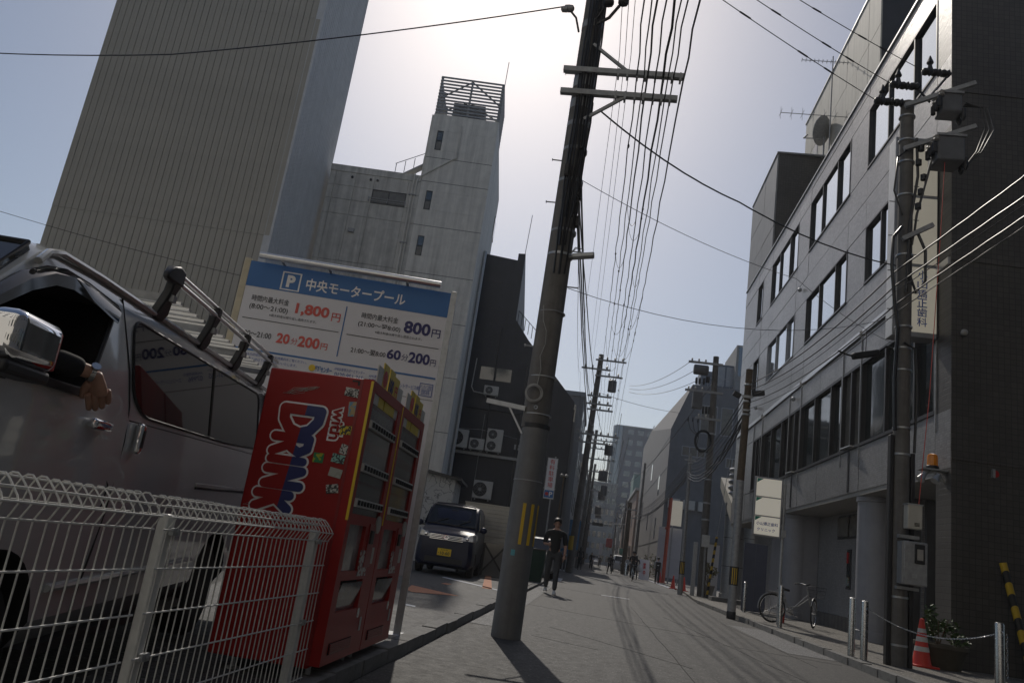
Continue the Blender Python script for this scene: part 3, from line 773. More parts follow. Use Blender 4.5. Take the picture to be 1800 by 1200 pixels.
text(t, 'クリニック', M['inkblue'], ((x0 + x1) / 2 - .02, yf - .004, z0 + .13), .42, .075, bold=.015)
mb = MB(); mb.cyl((x1 + .09, yf + .08, .06), (x1 + .09, yf + .08, 3.3), .035); mb.box(x1 + .02, x1 + .1, yf + .05, yf + .1, 2.3, 2.34); mb.box(x1 + .02, x1 + .1, yf + .05, yf + .1, 3.0, 3.04); mb.build('post', M['galv'], t)
MB().box(x1 + .04, x1 + .15, yf - .02, yf + .05, 2.05, 2.22).build('timer_box', M['galv'], t, bevel=.006)

# ================================================================== right side beyond the clinic
t = thing('pillar_building', 'low grey entrance building with steel-clad round pillars next to the clinic', 'building')
mb = MB(); mb.box(7.2, 16, 36, 41, .05, 6.6); mb.build('wall', M['grayf'], t)
for x, y in ((6.35, 37.6), (7.0, 36.2)):
    ob = MB().lathe([(.5, .04), (.5, .3), (.46, .31), (.46, 4.2), (.5, 4.21), (.5, 4.32)], 26, (x, y, 0)).build('pillar', M['galv'], t, True)
    for z in (1.5, 2.75, 3.75): MB().torus((x, y, z), .462, .012, 'z', 24, 5).build('ring_joint', M['frame'], ob)
for i in range(5): MB().torus((6.45, 37.6, 4.75 + i * .27), .42, .11, 'z', 26, 8).build('duct_ring', M['galv'], t, True)
MB().cyl((6.45, 37.6, 4.3), (6.45, 37.6, 6.2), .30, n=18).build('duct', M['galv'], t, True)
mb = MB(); mb.prism([(36.2, 3.4), (39.8, 5.2), (39.8, 5.7), (36.2, 4.2)], 'yz', 5.9, 7.1); mb.build('stair_flight', M['cream'], t)
mb = MB(); mb.prism([(36.2, 5.3), (39.8, 6.8), (39.8, 7.3), (36.2, 6.1)], 'yz', 6.6, 7.3); mb.build('stair_flight', M['soffit'], t)
t = thing('boarding', 'plain blue-grey boarding between the street pole and the clinic pier', 'hoarding')
for i in range(2): MB().box(4.66 + .35 * i, 4.66 + .35 * i + .343, 25.6, 25.64, .1, 2.1).build('board', M['bluegrey'], t)
mb = MB()
for x in (4.7, 5.3): mb.box(x - .02, x + .02, 25.64, 25.68, .085, 2.0)
mb.build('frame', M['galvdull'], t)
t = thing('white_wall', 'low white boundary wall behind the potted plant', 'wall')
MB().box(5.3, 6.1, 39.9, 40.1, .08, 2.45).build('panel', M['hoard'], t)
MB().box(5.28, 6.12, 39.86, 40.14, 2.45, 2.52).build('coping', M['kerb'], t)
t = thing('concrete_plinth', 'low concrete step at the foot of the potted plant', 'step')
MB().box(4.65, 6.6, 31.5, 32.3, .09, .24).build('step', M['kerb'], t, bevel=.01)
t = thing('hoarding', 'tall white hoarding board behind the orange post', 'hoarding', (0, 0, 0))
for i in range(2): MB().box(4.75 + .9 * i, 5.64 + .9 * i, 60, 60.06, .45, 4.0).build('board', M['hoard'], t)
mb = MB(); mb.box(4.9, 5.0, 60.06, 60.14, .085, 3.9); mb.box(6.3, 6.4, 60.06, 60.14, .085, 3.9); mb.build('support', M['galvdull'], t)
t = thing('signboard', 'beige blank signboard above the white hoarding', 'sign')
MB().box(5.28, 6.25, 59.5, 59.56, 4.15, 5.95).build('board', M['creamglow'], t); mb = MB(); mb.box(5.6, 5.7, 59.56, 59.66, .085, 5.6); mb.build('post', M['galvdull'], t)  # blank board shares the added glow of the cream sign
t = thing('orange_post', 'bright orange-red pipe post leaning slightly on the right side of the street', 'post', (5.1, 57.2, 0))
MB().cyl((0, 0, .08), (.06, 0, 5.9), .13).build('pipe', M['orangepipe'], t, True)
mb = MB(); mb.lathe([(.17, 3.7), (.17, 3.85)], 14); mb.lathe([(.2, .08), (.2, .14)], 14); mb.build('collar', M['orangepipe'], t)

# grey apartment block with the cut corner
t = thing('grey_building', 'grey apartment block with its upper corner cut off at a slant, right of the street', 'building')
Xg, Yg = 5.9, 71.6
P = {'a': (Xg, Yg, 0), 'b': (Xg, Yg, 13.3), 'c': (7.5, Yg, 17.6), 'd': (16, Yg, 17.6), 'e': (16, Yg, 0),
     'f': (Xg, 100, 17.6), 'g': (Xg, 116, 17.6), 'h': (Xg, 116, 0), 'i': (16, 116, 17.6), 'j': (16, 116, 0)}
K = list(P); vs = [P[k] for k in K]; ix = {k: i for i, k in enumerate(K)}
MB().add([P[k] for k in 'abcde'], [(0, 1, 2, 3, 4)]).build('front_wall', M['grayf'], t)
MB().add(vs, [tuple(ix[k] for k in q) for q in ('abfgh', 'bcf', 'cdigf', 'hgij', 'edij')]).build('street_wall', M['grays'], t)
for z in (3.4, 6.6, 9.8, 12.6): MB().box(Xg - .02, Xg + .03, 71.7, 115.9, z, z + .06).build('floor_joint', M['frame'], t)
for y, z in ((80, 3.8), (80, 8.0), (92, 10.5), (92, 5), (104, 7)): win(t, 'x', Xg, y - .8, y + .8, z, z + 2.0, (), M['frame'], M['darkglass'], -.02, .08)
for x0_, x1_, z_, h_ in ((8.4, 9.9, 13.2, 2.6), (10.2, 11.3, 13.2, 2.6), (7.0, 9.1, 11.0, .9), (10.9, 12.6, 10.4, .9)):
    win(t, 'y', Yg, x0_, x1_, z_, z_ + h_, (.33, .66) if h_ < 1 else (), M['framealu'], M['frostglass'], -.03, .08)
mb = MB()
for i in range(12): mb.cyl((8.2 + i * .65, Yg + .3, 17.6), (8.2 + i * .65, Yg + .3, 18.5), .03, n=5)
mb.cyl((8.2, Yg + .3, 18.5), (15.5, Yg + .3, 18.5), .03, n=5); mb.cyl((8.2, Yg + .3, 18.1), (15.5, Yg + .3, 18.1), .02, n=5)
mb.build('roof_railing', M['galvdull'], t)
mb = MB()
for i in range(6): mb.cyl((Xg + .3, 101 + i * 2, 17.6), (Xg + .3, 101 + i * 2, 18.5), .03, n=5)
mb.cyl((Xg + .3, 101, 18.5), (Xg + .3, 111, 18.5), .03, n=5); mb.build('roof_railing', M['galvdull'], t)
mb = MB(); mb.box(8.4, 9.6, 74, 78, 17.6, 19.6); mb.box(9.8, 11.5, 74, 79, 17.6, 20.4); mb.build('roof_plant', M['glasstower'], t)
for i in range(2): MB().box(9.9 + .85 * i, 10.6 + .85 * i, 73.96, 73.99, 18.3, 20.2).build('roof_louvre', M['framealu'], t)
MB().box(Xg + 5.5, Xg + 8.5, 73, 80, 17.6, 22.2).build('lift_tower', M['farwall2'], t)
for i in range(4): MB().box(Xg + 5.7 + .7 * i, Xg + 6.32 + .7 * i, 72.95, 72.98, 19.2, 22.0).build('window', M['towerglass'], t)
MB().cyl((12.2, 73.4, 22.2), (12.2, 73.4, 24.4), .03, n=5).build('aerial_rod', M['galvdull'], t)
for i in range(3):
    MB().box(6.2 + 1.3 * i, 7.2 + 1.3 * i, Yg - .5, Yg - .02, 6.3, 7.1).build('air_unit', M['acwhite'], t)
# mid and far buildings on the right
t = thing('peach_building', 'peach rendered house with a sloping roof beyond the grey block', 'house')
mb = MB(); mb.prism([(118, 0), (118, 11.6), (150, 11.6), (168, 8.0), (168, 0)], 'yz', 5.7, 12); mb.build('wall', M['peach'], t)
mb = MB(); mb.prism([(117.6, 11.6), (150, 11.62), (168.2, 7.9), (168.2, 8.2), (150, 12.0), (117.6, 12.0)], 'yz', 5.4, 12.3); mb.build('roof', M['galvdull'], t)
for y in (126, 138): win(t, 'x', 5.7, y - 1, y + 1, 6.5, 8.5, (), M['frame'], M['darkglass'], -.02, .1)
MB().box(4.9, 5.68, 122, 128, 3.5, 3.7).build('awning', M['white'], t)
def far_house(name, label, x0, x1, y0, y1, h, m, cols, rows, side=True, front=True):
    t = thing(name, label, 'building', ((x0 + x1) / 2, y0, 0))
    hw = (x1 - x0) / 2
    MB().box(-hw, hw, 0, y1 - y0, 0, h).build('wall', m, t)
    MB().box(-hw - .1, hw + .1, -.1, y1 - y0 + .1, h, h + .35).build('parapet', M['galvdull'], t)
    fh = h / rows
    wm = None
    if front:
        w_ = 2 * hw / cols
        me1 = MB().box(-w_ * .3, w_ * .3, -.06, .02, fh * .3, fh * .78).mesh('window', M['darkglass'])
        for r in range(rows):
            for c in range(cols): link('window', me1, t, (-hw + w_ * (c + .5), 0, r * fh))
    if side:
        n = max(2, int((y1 - y0) / 4)); sgn = 1 if x1 < 0 else -1
        me2 = MB().box(-.03, .05, -.9, .9, fh * .3, fh * .75).mesh('window', M['darkglass'])
        for r in range(rows):
            for c in range(n): link('window', me2, t, (sgn * hw - (.02 if sgn > 0 else .02), (y1 - y0) * (c + .5) / n, r * fh))
    return t
far_house('corner_shop', 'pale narrow building beyond the peach house on the right', 5.9, 14, 170, 182, 13, M['farwall2'], 3, 4)
far_house('green_roof_building', 'white building with a green top floor behind the peach house', 7.5, 17, 172.5, 190, 19.5, M['farwall2'], 4, 6)
MB().box(-4.9, 4.9, -.15, 12, 15.5, 19.9).build('green_roof', M['greenroof'], [o for o in COL.objects if o.get('label', '').startswith('white building with a green')][0])
far_house('street_house', 'dark narrow building further along the right of the street', 5.6, 12, 192, 222, 9, M['farwall'], 3, 3)
t = far_house('glass_tower', 'tall blue-grey office tower with a curved glass corner beyond the street end', 3.6, 16, 250, 275, 43, M['glasstower'], 4, 13, side=False)
MB().lathe([(1.7, 0), (1.7, 43)], 24, (-5.4, .6, 0)).build('glass_corner', M['towerglass'], t, True)
MB().box(-7.9, -7.2, .5, 3, 0, 34).build('fin_wall', M['farwall'], t)
far_house('end_building', 'wide grey brick office building closing the end of the street', -18, 5.4, 230, 245, 22.5, M['farwall'], 16, 7, side=False)

# ================================================================== left side: buildings
t = thing('siding_building', 'huge beige windowless building with vertical siding and a blue-grey ribbed side, far left', 'building', (-15.0, 30.0, 0), R(6))
MB().box(-9.6, -.06, .06, 6.1, 0, 40).build('core', M['grayf'], t)
pw = 9.62 / 33
mep = [MB().box(-pw / 2 + .012, pw / 2 - .012, random.uniform(-.006, .004), .07, z0, z1).mesh('siding_panel', M['siding']) for z0, z1 in ((0, 12.19), (12.2, 23.0), (23.01, 40.0))]
for i in range(33):
    for me in mep: link('siding_panel', me, t, (-9.62 + pw * (i + .5), random.uniform(-.004, .004), 0))
mb = MB(); pr = []
n = 26; L = 6.1
for i in range(n):
    y = .0 + L * i / n; d = L / n
    pr += [(-.03, y), (.06, y + d * .25), (.06, y + d * .5), (-.03, y + d * .75)]
pr = [(x, y) for x, y in pr] + [(-.02, L), (-.3, L), (-.3, 0)]
mb.prism(pr, 'xy', 0, 40.0); mb.build('ribbed_wall', M['corr'], t)
MB().box(-.05, .05, -.05, .02, 0, 40).build('corner_trim', M['corr'], t)
MB().box(-9.7, .1, -.1, 6.2, 40.0, 40.2).build('coping', M['galvdull'], t)

t = thing('white_building', 'white concrete building with a tower carrying a steel lattice on top', 'building', (-7.2, 36, 0), R(6.5))
MB().box(-8.05, -3.56, .06, 11, 0, 18.2).build('core', M['wingwall'], t)
MB().box(-3.5, -.06, .06, 4.3, 0, 21.9).build('core', M['concwall'], t)
MB().box(-.06, 0.0, .02, 9.5, 0, 21.95).build('side_wall', M['concwall'], t)
MB().box(-3.5, -.061, 4.31, 9.45, 0, 18.2).build('core', M['concwall'], t)
hw = [(-5.75, -4.02, 16.5, 17.25), (-8.4, -7.75, 16.4, 17.3)]
panels(t, 'y', 0, [-8.06, -7.75, -6.72, -5.75, -4.02, -3.4], [0, 4.5, 7.2, 10.3, 13.25, 15.7, 16.5, 17.25, 18.0], [(-5.75, -4.02, 16.5, 17.25)], M['wingwall'], .055, .02, proud=.002)
tw = [(-3.06, -2.74, 19.9, 21.0), (-3.06, -2.74, 16.57, 17.6), (-3.06, -2.74, 14.1, 15.14)]
panels(t, 'y', 0, [-3.4, -3.06, -2.74, 0.0], [0, 3.0, 5.6, 8.2, 10.85, 13.2, 14.1, 15.14, 15.7, 16.57, 17.6, 18.1, 19.45, 19.9, 21.0, 21.95], tw, M['concwall'], .055, .006, proud=.0)
for z in (3.0, 5.6, 8.2, 10.85, 13.2, 15.7, 18.1, 19.45): MB().box(-3.4, -.0, -.006, .02, z - .012, z + .012).build('floor_joint', M['frame'], t)
for a, b, c, d in tw:
    w = win(t, 'y', 0, a, b, c, d, (), M['frame'], M['darkglass'], .03, .03)
    MB().box(a + .03, b - .03, .0, .03, (c + d) / 2 - .02, (c + d) / 2 + .02).build('sash', M['frame'], w)
    MB().box(a + .04, b - .04, .018, .026, c + .04, c + (d - c) * .45).build('blind', M['frostglass'], w)
w = win(t, 'y', 0, -5.75, -4.02, 16.5, 17.25, (.5,), M['frame'], M['frostglass'], .03, .04)
mb = MB()
for z in (16.62, 16.74): mb.cyl((-5.9, -.12, z), (-3.95, -.12, z), .014, n=6)
for x in (-5.85, -4.9, -4.0): mb.box(x - .015, x + .015, -.13, .0, 16.56, 16.8)
mb.build('rail', M['galvdull'], w)
MB().box(-8.06, -3.45, -.03, .1, 18.0, 18.35).build('parapet', M['wingwall'], t)
for x in (-6.9, -5.95, -5.6): MB().lathe([(.06, 0), (.07, .05), (.05, .06), (.0, .03)], 12, (x, -.055, 17.75), 'y').build('vent_hole', M['frame'], t)
MB().box(-6.55, -6.25, -.14, .0, 14.78, 14.98).build('vent_hood', M['galvdull'], t, bevel=.01)
mb = MB(); mb.tube([(-1.85, -.06, 21.4), (-1.85, -.06, 19.55), (-2.1, -.06, 19.4), (-3.55, -.06, 18.25), (-3.62, -.06, 18.0), (-3.62, -.06, 6)], .035, 8)
mb.tube([(-3.78, -.06, 18.4), (-3.78, -.06, 5)], .045, 8); mb.build('drain_pipe', M['concwall'], t, True)
for z in (17.2, 14.6, 12.0): MB().box(-3.9, -3.55, -.12, .0, z, z + .05).build('pipe_clip', M['galvdull'], t)
# roof stair and lattice
mb = MB(); mb.bar((-4.6, .6, 18.4), (-3.5, .6, 19.2), .5, .08)
for i in range(4): mb.cyl((-4.9 + .45 * i, .35, 18.35 + .22 * min(i, 3)), (-4.9 + .45 * i, .35, 19.0 + .22 * min(i, 3)), .02, n=5)
mb.cyl((-4.95, .35, 19.0), (-3.5, .35, 19.8), .02, n=5); mb.build('roof_stair', M['galvdull'], t)
mb = MB()
for x, y in ((-3.3, .1), (-.1, .1), (-3.3, 3.2), (-.1, 3.2), (-1.7, .1), (-1.7, 3.2), (-3.3, 1.6), (-.1, 1.6)): mb.box(x - .05, x + .05, y - .05, y + .05, 21.95, 24.2)
mb.bar((-3.3, .1, 22.9), (-1.7, .1, 24.1), .06); mb.bar((-1.7, .1, 24.1), (-.1, .1, 22.9), .06); mb.bar((-3.3, .1, 22.0), (-1.7, .1, 22.9), .06); mb.bar((-.1, .1, 22.0), (-1.7, .1, 22.9), .06)
mb.bar((-3.3, 3.2, 22.9), (-1.7, 3.2, 24.1), .06); mb.bar((-1.7, 3.2, 24.1), (-.1, 3.2, 22.9), .06)
split_build(mb, 'lattice_post', M['galvdull'], t)
sx_ = MB().box(-3.36, -.04, -.03, .03, -.04, .04).mesh('lattice_slat', M['galvdull']); sy_ = MB().box(-.03, .03, .05, 3.25, -.04, .04).mesh('lattice_slat', M['galvdull'])
for i in range(12):
    z = 22.05 + i * .19
    link('lattice_slat', sx_, t, (0, .03, z)); link('lattice_slat', sx_, t, (0, 3.27, z)); link('lattice_slat', sy_, t, (-3.36, 0, z)); link('lattice_slat', sy_, t, (-.04, 0, z))
MB().box(-2.6, -.9, .8, 2.6, 21.95, 23.2).build('cooling_unit', M['transformer'], t)
MB().cyl((-.05, .1, 22), (.0, .1, 25.6), .02, n=6).build('lightning_rod', M['galvdull'], t)
# pipes on the narrow side
for y, r, m in ((3.2, .10, 'galv'), (5.6, .09, 'alu'), (7.2, .13, 'galvdull')):
    MB().cyl((.14, y, 2), (.14, y, 16.0), r, n=10).build('side_pipe', M[m], t, True)
for z in range(4, 20, 3): MB().box(.0, .05, 8.3, 9.4, z, z + 1.3).build('side_window', M['darkglass'], t)

t = thing('black_building', 'black rendered building with a tall left block and a roof sloping down to the street', 'building', (-1.78, 42, 0), R(5))
poly = [(-6.7, 0), (-6.7, 11.6), (-6.1, 11.6), (-6.0, 16.75), (-4.2, 16.6), (-4.2, 17.02), (-3.8, 17.05), (-3.8, 13.1), (-2.95, 12.04), (0, 8.94), (0, 0)]
mb = MB(); mb.prism(poly, 'xz', 0, 16); mb.build('wall', M['blackwall'], t)
MB().box(-6.5, -2.4, -.07, .0, 8.0, 11.5).build('wall_panel', M['blackwall'], t)
MB().box(-6.6, -2.6, -.22, .0, 5.35, 5.5).build('ledge', M['galvdull'], t)
MB().box(-6.5, -2.4, -.14, .0, 7.86, 8.0).build('ledge', M['blackwall'], t)
for x in (-4.9, -3.75): MB().box(x - .5, x + .5, -.03, .0, 5.55, 7.7).build('blind_window', M['blackwall'], t)
mb = MB()
for x in (-2.35, -1.5, -.75): mb.box(x - .05, x + .05, -.05, .0, 5.5, 11.3 if x < -2 else 9.4)
mb.build('pilaster', M['blackwall'], t)
w = win(t, 'y', -.07, -5.35, -3.55, 9.45, 10.25, (.5,), M['frame'], M['darkglass'], -.02, .05)
MB().box(-5.28, -4.5, -.088, -.082, 9.5, 10.2).build('blind', M['frostglass'], w)
MB().box(-2.9, -2.25, -.04, .0, 5.95, 6.22).build('number_board', M['hoard'], t)
text(t, '入口', M['inkblack'], (-2.58, -.045, 6.08), .4, .16)
mb = MB(); mb.box(-.04, .06, .3, 15.7, .2, 8.6); mb.build('street_wall', M['blackwall'], t)
for y in (2, 5, 8, 11, 14):
    MB().box(.05, .3, y, y + .12, 0, 8.2).build('pilaster', M['farwall'], t)
mb = MB()
for i in range(6): mb.cyl((-3.7 + i * .22, .2, 13.0 - .2 * i), (-3.7 + i * .22, .2, 13.7 - .2 * i), .02, n=5)
mb.cyl((-3.7, .2, 13.7), (-2.6, .2, 12.7), .02, n=5); mb.build('roof_railing', M['frame'], t)
MB().cyl((-3.85, .3, 17), (-3.75, .3, 19.6), .02, n=5).build('lightning_rod', M['galvdull'], t)
mb = MB(); mb.tube([(-5.6, -.12, 10.6), (-5.65, -.12, 9.0), (-5.5, -.12, 8.75), (-4.9, -.12, 8.7)], .03, 6); mb.build('ac_pipe', M['acwhite'], t, True)
def ac_unit(label, x, y, z, w, h, fans=1):
    t = thing('air_conditioner', label, 'air conditioner', (x, y, z), R(5), 'air conditioner units on the black wall')
    MB().box(-w / 2, w / 2, -.3, 0, 0, h).build('case', M['acwhite'], t, bevel=.015)
    for i in range(fans):
        cz = h * (i + .5) / fans; cx = -w * .14; r = min(h / fans, w) * .40
        g = MB().lathe([(r, -.306), (r * .96, -.312), (.0, -.30)], 22, (cx, 0, cz), 'y').build('fan', M['dark'], t)
        mb = MB()
        for k in range(5): mb.torus((cx, -.32, cz), r * (k + 1) / 5.2, .007, 'y', 20, 4)
        for k in range(8): a = PI * k / 4; mb.cyl((cx, -.32, cz), (cx + r * math.cos(a), -.32, cz + r * math.sin(a)), .005, n=4)
        mb.lathe([(r * .26, -.325), (0, -.33)], 12, (cx, 0, cz), 'y')
        mb.build('grille', M['galvdull'], g)
    for s in (-1, 1): MB().box(s * w * .35 - .03, s * w * .35 + .03, -.28, .0, -.08, -.003).build('foot', M['galvdull'], t)
    return t
ac_unit('large square air conditioner at the left end of the ledge on the black wall', -7.6, 41.25, 5.62, 1.0, .95)
ac_unit('small low air conditioner between the two bigger ones on the ledge', -6.62, 41.35, 5.62, .8, .58)
ac_unit('tall two-fan air conditioner on the ledge of the black wall', -5.72, 41.4, 5.62, .85, 1.2, 2)
ac_unit('lowest air conditioner on the black wall, above the dark blue car', -5.95, 41.4, 3.14, 1.0, .92)
ac_unit('highest air conditioner on the black wall, under the curtained window', -6.28, 41.35, 8.6, .78, .5)

mb = MB(); mb.tube([(-4.5, -.1, 12.5), (-4.5, -.1, 5.6)], .05, 6); mb.tube([(-2.75, -.1, 10.5), (-2.75, -.1, .2)], .06, 6); mb.tube([(-5.9, -.1, 5.3), (-5.9, -.1, 4.2)], .03, 6); split_build(mb, 'wall_pipe', M['frame'], t, True)
mb = MB(); mb.tube([(-6.5, -.1, 6.6), (-4.8, -.12, 6.75), (-2.6, -.1, 6.5)], .018, 5); mb.tube([(-4.7, -.1, 7.6), (-4.72, -.1, 3.0)], .018, 5); mb.tube([(-6.5, -.1, 4.2), (-5.5, -.1, 3.7)], .018, 5); split_build(mb, 'wall_cable', M['galvdull'], t, True)
for z in (2.6, 13.6, 15.1): MB().box(-6.0 if z > 12 else -6.6, -4.25 if z > 12 else -.1, -.012, .004, z, z + .03).build('wall_joint', M['frame'], t)
t = far_house('street_building', 'narrow grey building behind the black building on the left of the street', -7, -1.85, 60, 74, 12.9, M['farwall'], 2, 4)
far_house('street_building', 'low pale building further along the left of the street', -8, -1.75, 76, 96, 9.0, M['farwall2'], 3, 3)
far_house('street_building', 'tall grey building in the left row half way to the end', -9, -1.8, 98, 130, 13.0, M['farwall'], 3, 4)
far_house('street_building', 'last dark building in the left row of the street', -9, -2.0, 133, 200, 11.0, M['farwall'], 3, 4)

# small shed and low fence behind the parked car
t = thing('shed', 'small white shed with a dark roof and scrawled wall behind the dark blue car', 'shed', (-6.2, 26, .06), R(5))
MB().box(-1.6, 1.5, 0, 2.5, 0, 2.75).build('wall', M['graf'], t)
mb = MB(); mb.prism([(-1.8, 3.15), (1.72, 2.72), (1.72, 2.80), (-1.8, 3.25)], 'xz', -.25, 2.7); mb.build('roof', M['frame'], t)
mb = MB(); mb.prism([(-1.6, 2.75), (1.5, 2.75), (-1.6, 3.13)], 'xz', .0, 2.5); mb.build('gable', M['graf'], t)
t = thing('screen_fence', 'low beige ribbed metal screen on dark braced legs beside the parked car', 'fence', (-2.9, 22.5, .06), R(3))
for i in range(9): MB().box(-.75, .62, -.012 - .012 * (i % 2), .02, .96 + .105 * i, .96 + .105 * i + .1).build('slat', M['pfence'], t)
mb = MB(); mb.box(-.77, .64, -.03, .03, 1.905, 1.94); mb.box(-.77, .64, -.04, .04, .88, .95); split_build(mb, 'rail', M['pfence'], t)
mb = MB()
for x in (-.7, -.05, .58): mb.box(x - .035, x + .035, .0, .06, 0, .88)
for x in (-.7, -.05): mb.bar((x, .03, .1), (x + .6, .03, .85), .05); mb.bar((x, .03, .85), (x + .6, .03, .1), .05)
mb.build('braced_leg', M['frame'], t)
MB().box(-.8, .7, .3, .34, 0, 1.0).build('back_board', M['farwall'], t)

# red and white parking sign on the left
t = thing('parking_sign', 'narrow white vertical sign with red characters and a blue P', 'sign', (-2.05, 34, 3.15), R(4))
MB().box(-.21, .21, -.03, .03, 0, 1.7).build('board', M['signwhite'], t)
mb = MB()
for a in ((-.225, -.2, 0, 1.7), (.2, .225, 0, 1.7), (-.225, .225, -.02, .01), (-.225, .225, 1.69, 1.72)): mb.box(a[0], a[1], -.04, .035, a[2], a[3])
mb.build('frame', M['galv'], t)
for i, ch in enumerate('有料駐車場'): text(t, ch, M['signred'], (0, -.034, 1.56 - i * .25), .22, .215, bold=.006)
MB().box(-.195, .195, -.034, -.029, .03, .34).build('blue_field', M['signblue'], t)
text(t, 'P', M['inkwhite'], (.08, -.037, .185), .14, .2, bold=.03)
MB().lathe([(.075, -.037), (.0, -.0372)], 16, (-.09, 0, .185), 'y').build('red_dot', M['signred'], t)
mb = MB(); mb.cyl((.1, .06, -3.09), (.1, .06, 1.8), .035); mb.box(-.25, .25, .035, .09, .4, .45); mb.box(-.25, .25, .035, .09, 1.3, 1.35); mb.build('post', M['galvdull'], t)
t = thing('lamp_post', 'thin rusty post with two small lamps beside the vertical parking sign', 'lamp post', (-1.62, 34.6, 0))
MB().cyl((0, 0, .02), (.1, 0, 4.2), .035).build('pole', M['bark'], t)
for s in (-1, 1): MB().ell((.1 + s * .1, 0, 4.25), (.09, .09, .07), 10, 6).build('lamp', M['porcelain'], t, True)

# ================================================================== big tariff board
sg = thing('tariff_board', 'large white parking tariff board with a blue header and prices in yen', 'sign', (-1.525, 6.72, 0), R(10.8))
W, ZT, ZB = 1.82, 3.05, 2.1     # printed face from x=-W..0
MB().box(-W, 0, 0.0, .03, .55, ZT).build('face', M['signwhite'], sg)
MB().box(-W, 0, -.003, .0, ZT - .235, ZT).build('header', M['signblue'], sg)
for x in (.0, -W - .06): MB().box(x, x + .06, -.005, .12, .08, ZT + .02).build('post', M['galv'] if x == 0 else M['wood'], sg, bevel=.004)
MB().box(-.05, .11, -.07, .18, .06, .09).build('base_plate', M['white'], sg)
for z in (.6, 1.1, 1.6, 2.1, 2.6, 2.95): MB().lathe([(.008, -.01), (.0, -.013)], 8, (.045, 0, z), 'y').build('bolt', M['galv'], sg)
mb = MB(); mb.cyl((-W + .09, -.09, ZT + .035), (-.10, -.09, ZT + .035), .03, n=14); mb.build('light_bar', M['alu'], sg, True)
mb = MB()
for x in (-W + .3, -1.1, -.4): mb.box(x - .012, x + .012, -.1, .02, ZT + .0, ZT + .03)
mb.build('light_bracket', M['galvdull'], sg)
def sx(u): return -W + u * W
F = -.004
zt = lambda v: ZT - v * 1.04      # v: 0 top .. 1 bottom of the print
# P mark
mb = MB()
for a in ((.165, .172, .05, .215), (.252, .259, .05, .215)): mb.box(sx(a[0]), sx(a[1]), -.0065, -.003, zt(a[3]), zt(a[2]))
mb.box(sx(.172), sx(.252), -.0065, -.003, zt(.060), zt(.05)); mb.box(sx(.172), sx(.252), -.0065, -.003, zt(.215), zt(.205)); mb.build('mark_outline', M['inkwhite'], sg)
text(sg, 'P', M['inkwhite'], (sx(.212), -.006, zt(.132)), .075, .115, bold=.05)
text(sg, '中央モータープール', M['inkwhite'], (sx(.535), -.006, zt(.132)), .90, .115, bold=.02)
bl = M['inkblack']; rd = M['inkred']; nv = M['inknavy']
text(sg, '時間内最大料金', bl, (sx(.135), F, zt(.325)), .33, .056, bold=.004)
text(sg, '(8:00～21:00)', bl, (sx(.135), F, zt(.405)), .34, .058, bold=.006)
text(sg, '1,800', rd, (sx(.345), F, zt(.365)), .30, .115, bold=.035)
text(sg, '円', rd, (sx(.463), F, zt(.385)), .078, .078, bold=.012)
text(sg, '※最大料金は繰り返し適用されます。', bl, (sx(.26), F, zt(.455)), .42, .026)
text(sg, '8:00～21:00', bl, (sx(.10), F, zt(.64)), .28, .05, bold=.01)
text(sg, '20', rd, (sx(.235), F, zt(.64)), .115, .092, bold=.035); text(sg, '分', rd, (sx(.29), F, zt(.65)), .06, .06)
text(sg, '200', rd, (sx(.36), F, zt(.64)), .19, .10, bold=.035); text(sg, '円', rd, (sx(.435), F, zt(.655)), .06, .06, bold=.01)
text(sg, '時間内最大料金', bl, (sx(.675), F, zt(.325)), .33, .056, bold=.004)
text(sg, '(21:00～翌8:00)', bl, (sx(.68), F, zt(.405)), .38, .058, bold=.006)
text(sg, '800', nv, (sx(.865), F, zt(.365)), .24, .115, bold=.035); text(sg, '円', nv, (sx(.96), F, zt(.385)), .078, .078, bold=.012)
text(sg, '※最大料金は繰り返し適用されます。', bl, (sx(.78), F, zt(.455)), .42, .026)
text(sg, '21:00～翌8:00', bl, (sx(.65), F, zt(.64)), .31, .05, bold=.01)
text(sg, '60', nv, (sx(.775), F, zt(.625)), .125, .092, bold=.035); text(sg, '分', nv, (sx(.83), F, zt(.635)), .06, .06)
text(sg, '200', nv, (sx(.90), F, zt(.625)), .19, .10, bold=.035); text(sg, '円', nv, (sx(.97), F, zt(.645)), .05, .06, bold=.01)
mb = MB(); mb.box(sx(.02), sx(.49), -.004, -.001, zt(.512), zt(.507)); mb.box(sx(.53), sx(.985), -.004, -.001, zt(.517), zt(.512)); mb.build('rule', bl, sg)
mb = MB(); mb.box(sx(.503), sx(.508), -.004, -.001, zt(.72), zt(.27)); mb.box(0 - W + .01, -.01, -.004, -.001, zt(.785), zt(.77)); mb.build('rule', M['signblue'], sg)
bu = M['inkblue']
text(sg, 'ご利用方法の詳細は場内設置の利用案内をご覧ください。', bu, (sx(.2), F, zt(.815)), .62, .026)
text(sg, 'お問い合わせは下記までお願いいたします。', bu, (sx(.19), F, zt(.855)), .5, .026)
MB().lathe([(.03, -.005), (.0, -.0052)], 16, (sx(.40), 0, zt(.85)), 'y').build('mark_disc', M['plate'], sg)
text(sg, '管理センター', M['signblue'], (sx(.455), F, zt(.85)), .15, .055, bold=.03)
text(sg, 'AMSお客様さぽーとセンター', bu, (sx(.58), F, zt(.825)), .27, .03)
text(sg, '0120-951-365', bu, (sx(.58), F, zt(.875)), .25, .045)
text(sg, 'AMS事業場番号', bu, (sx(.72), F, zt(.84)), .16, .03); text(sg, '07996', bu, (sx(.71), F, zt(.885)), .12, .045)
text(sg, 'エージェントサービス㈱', bu, (sx(.85), F, zt(.88)), .27, .042)
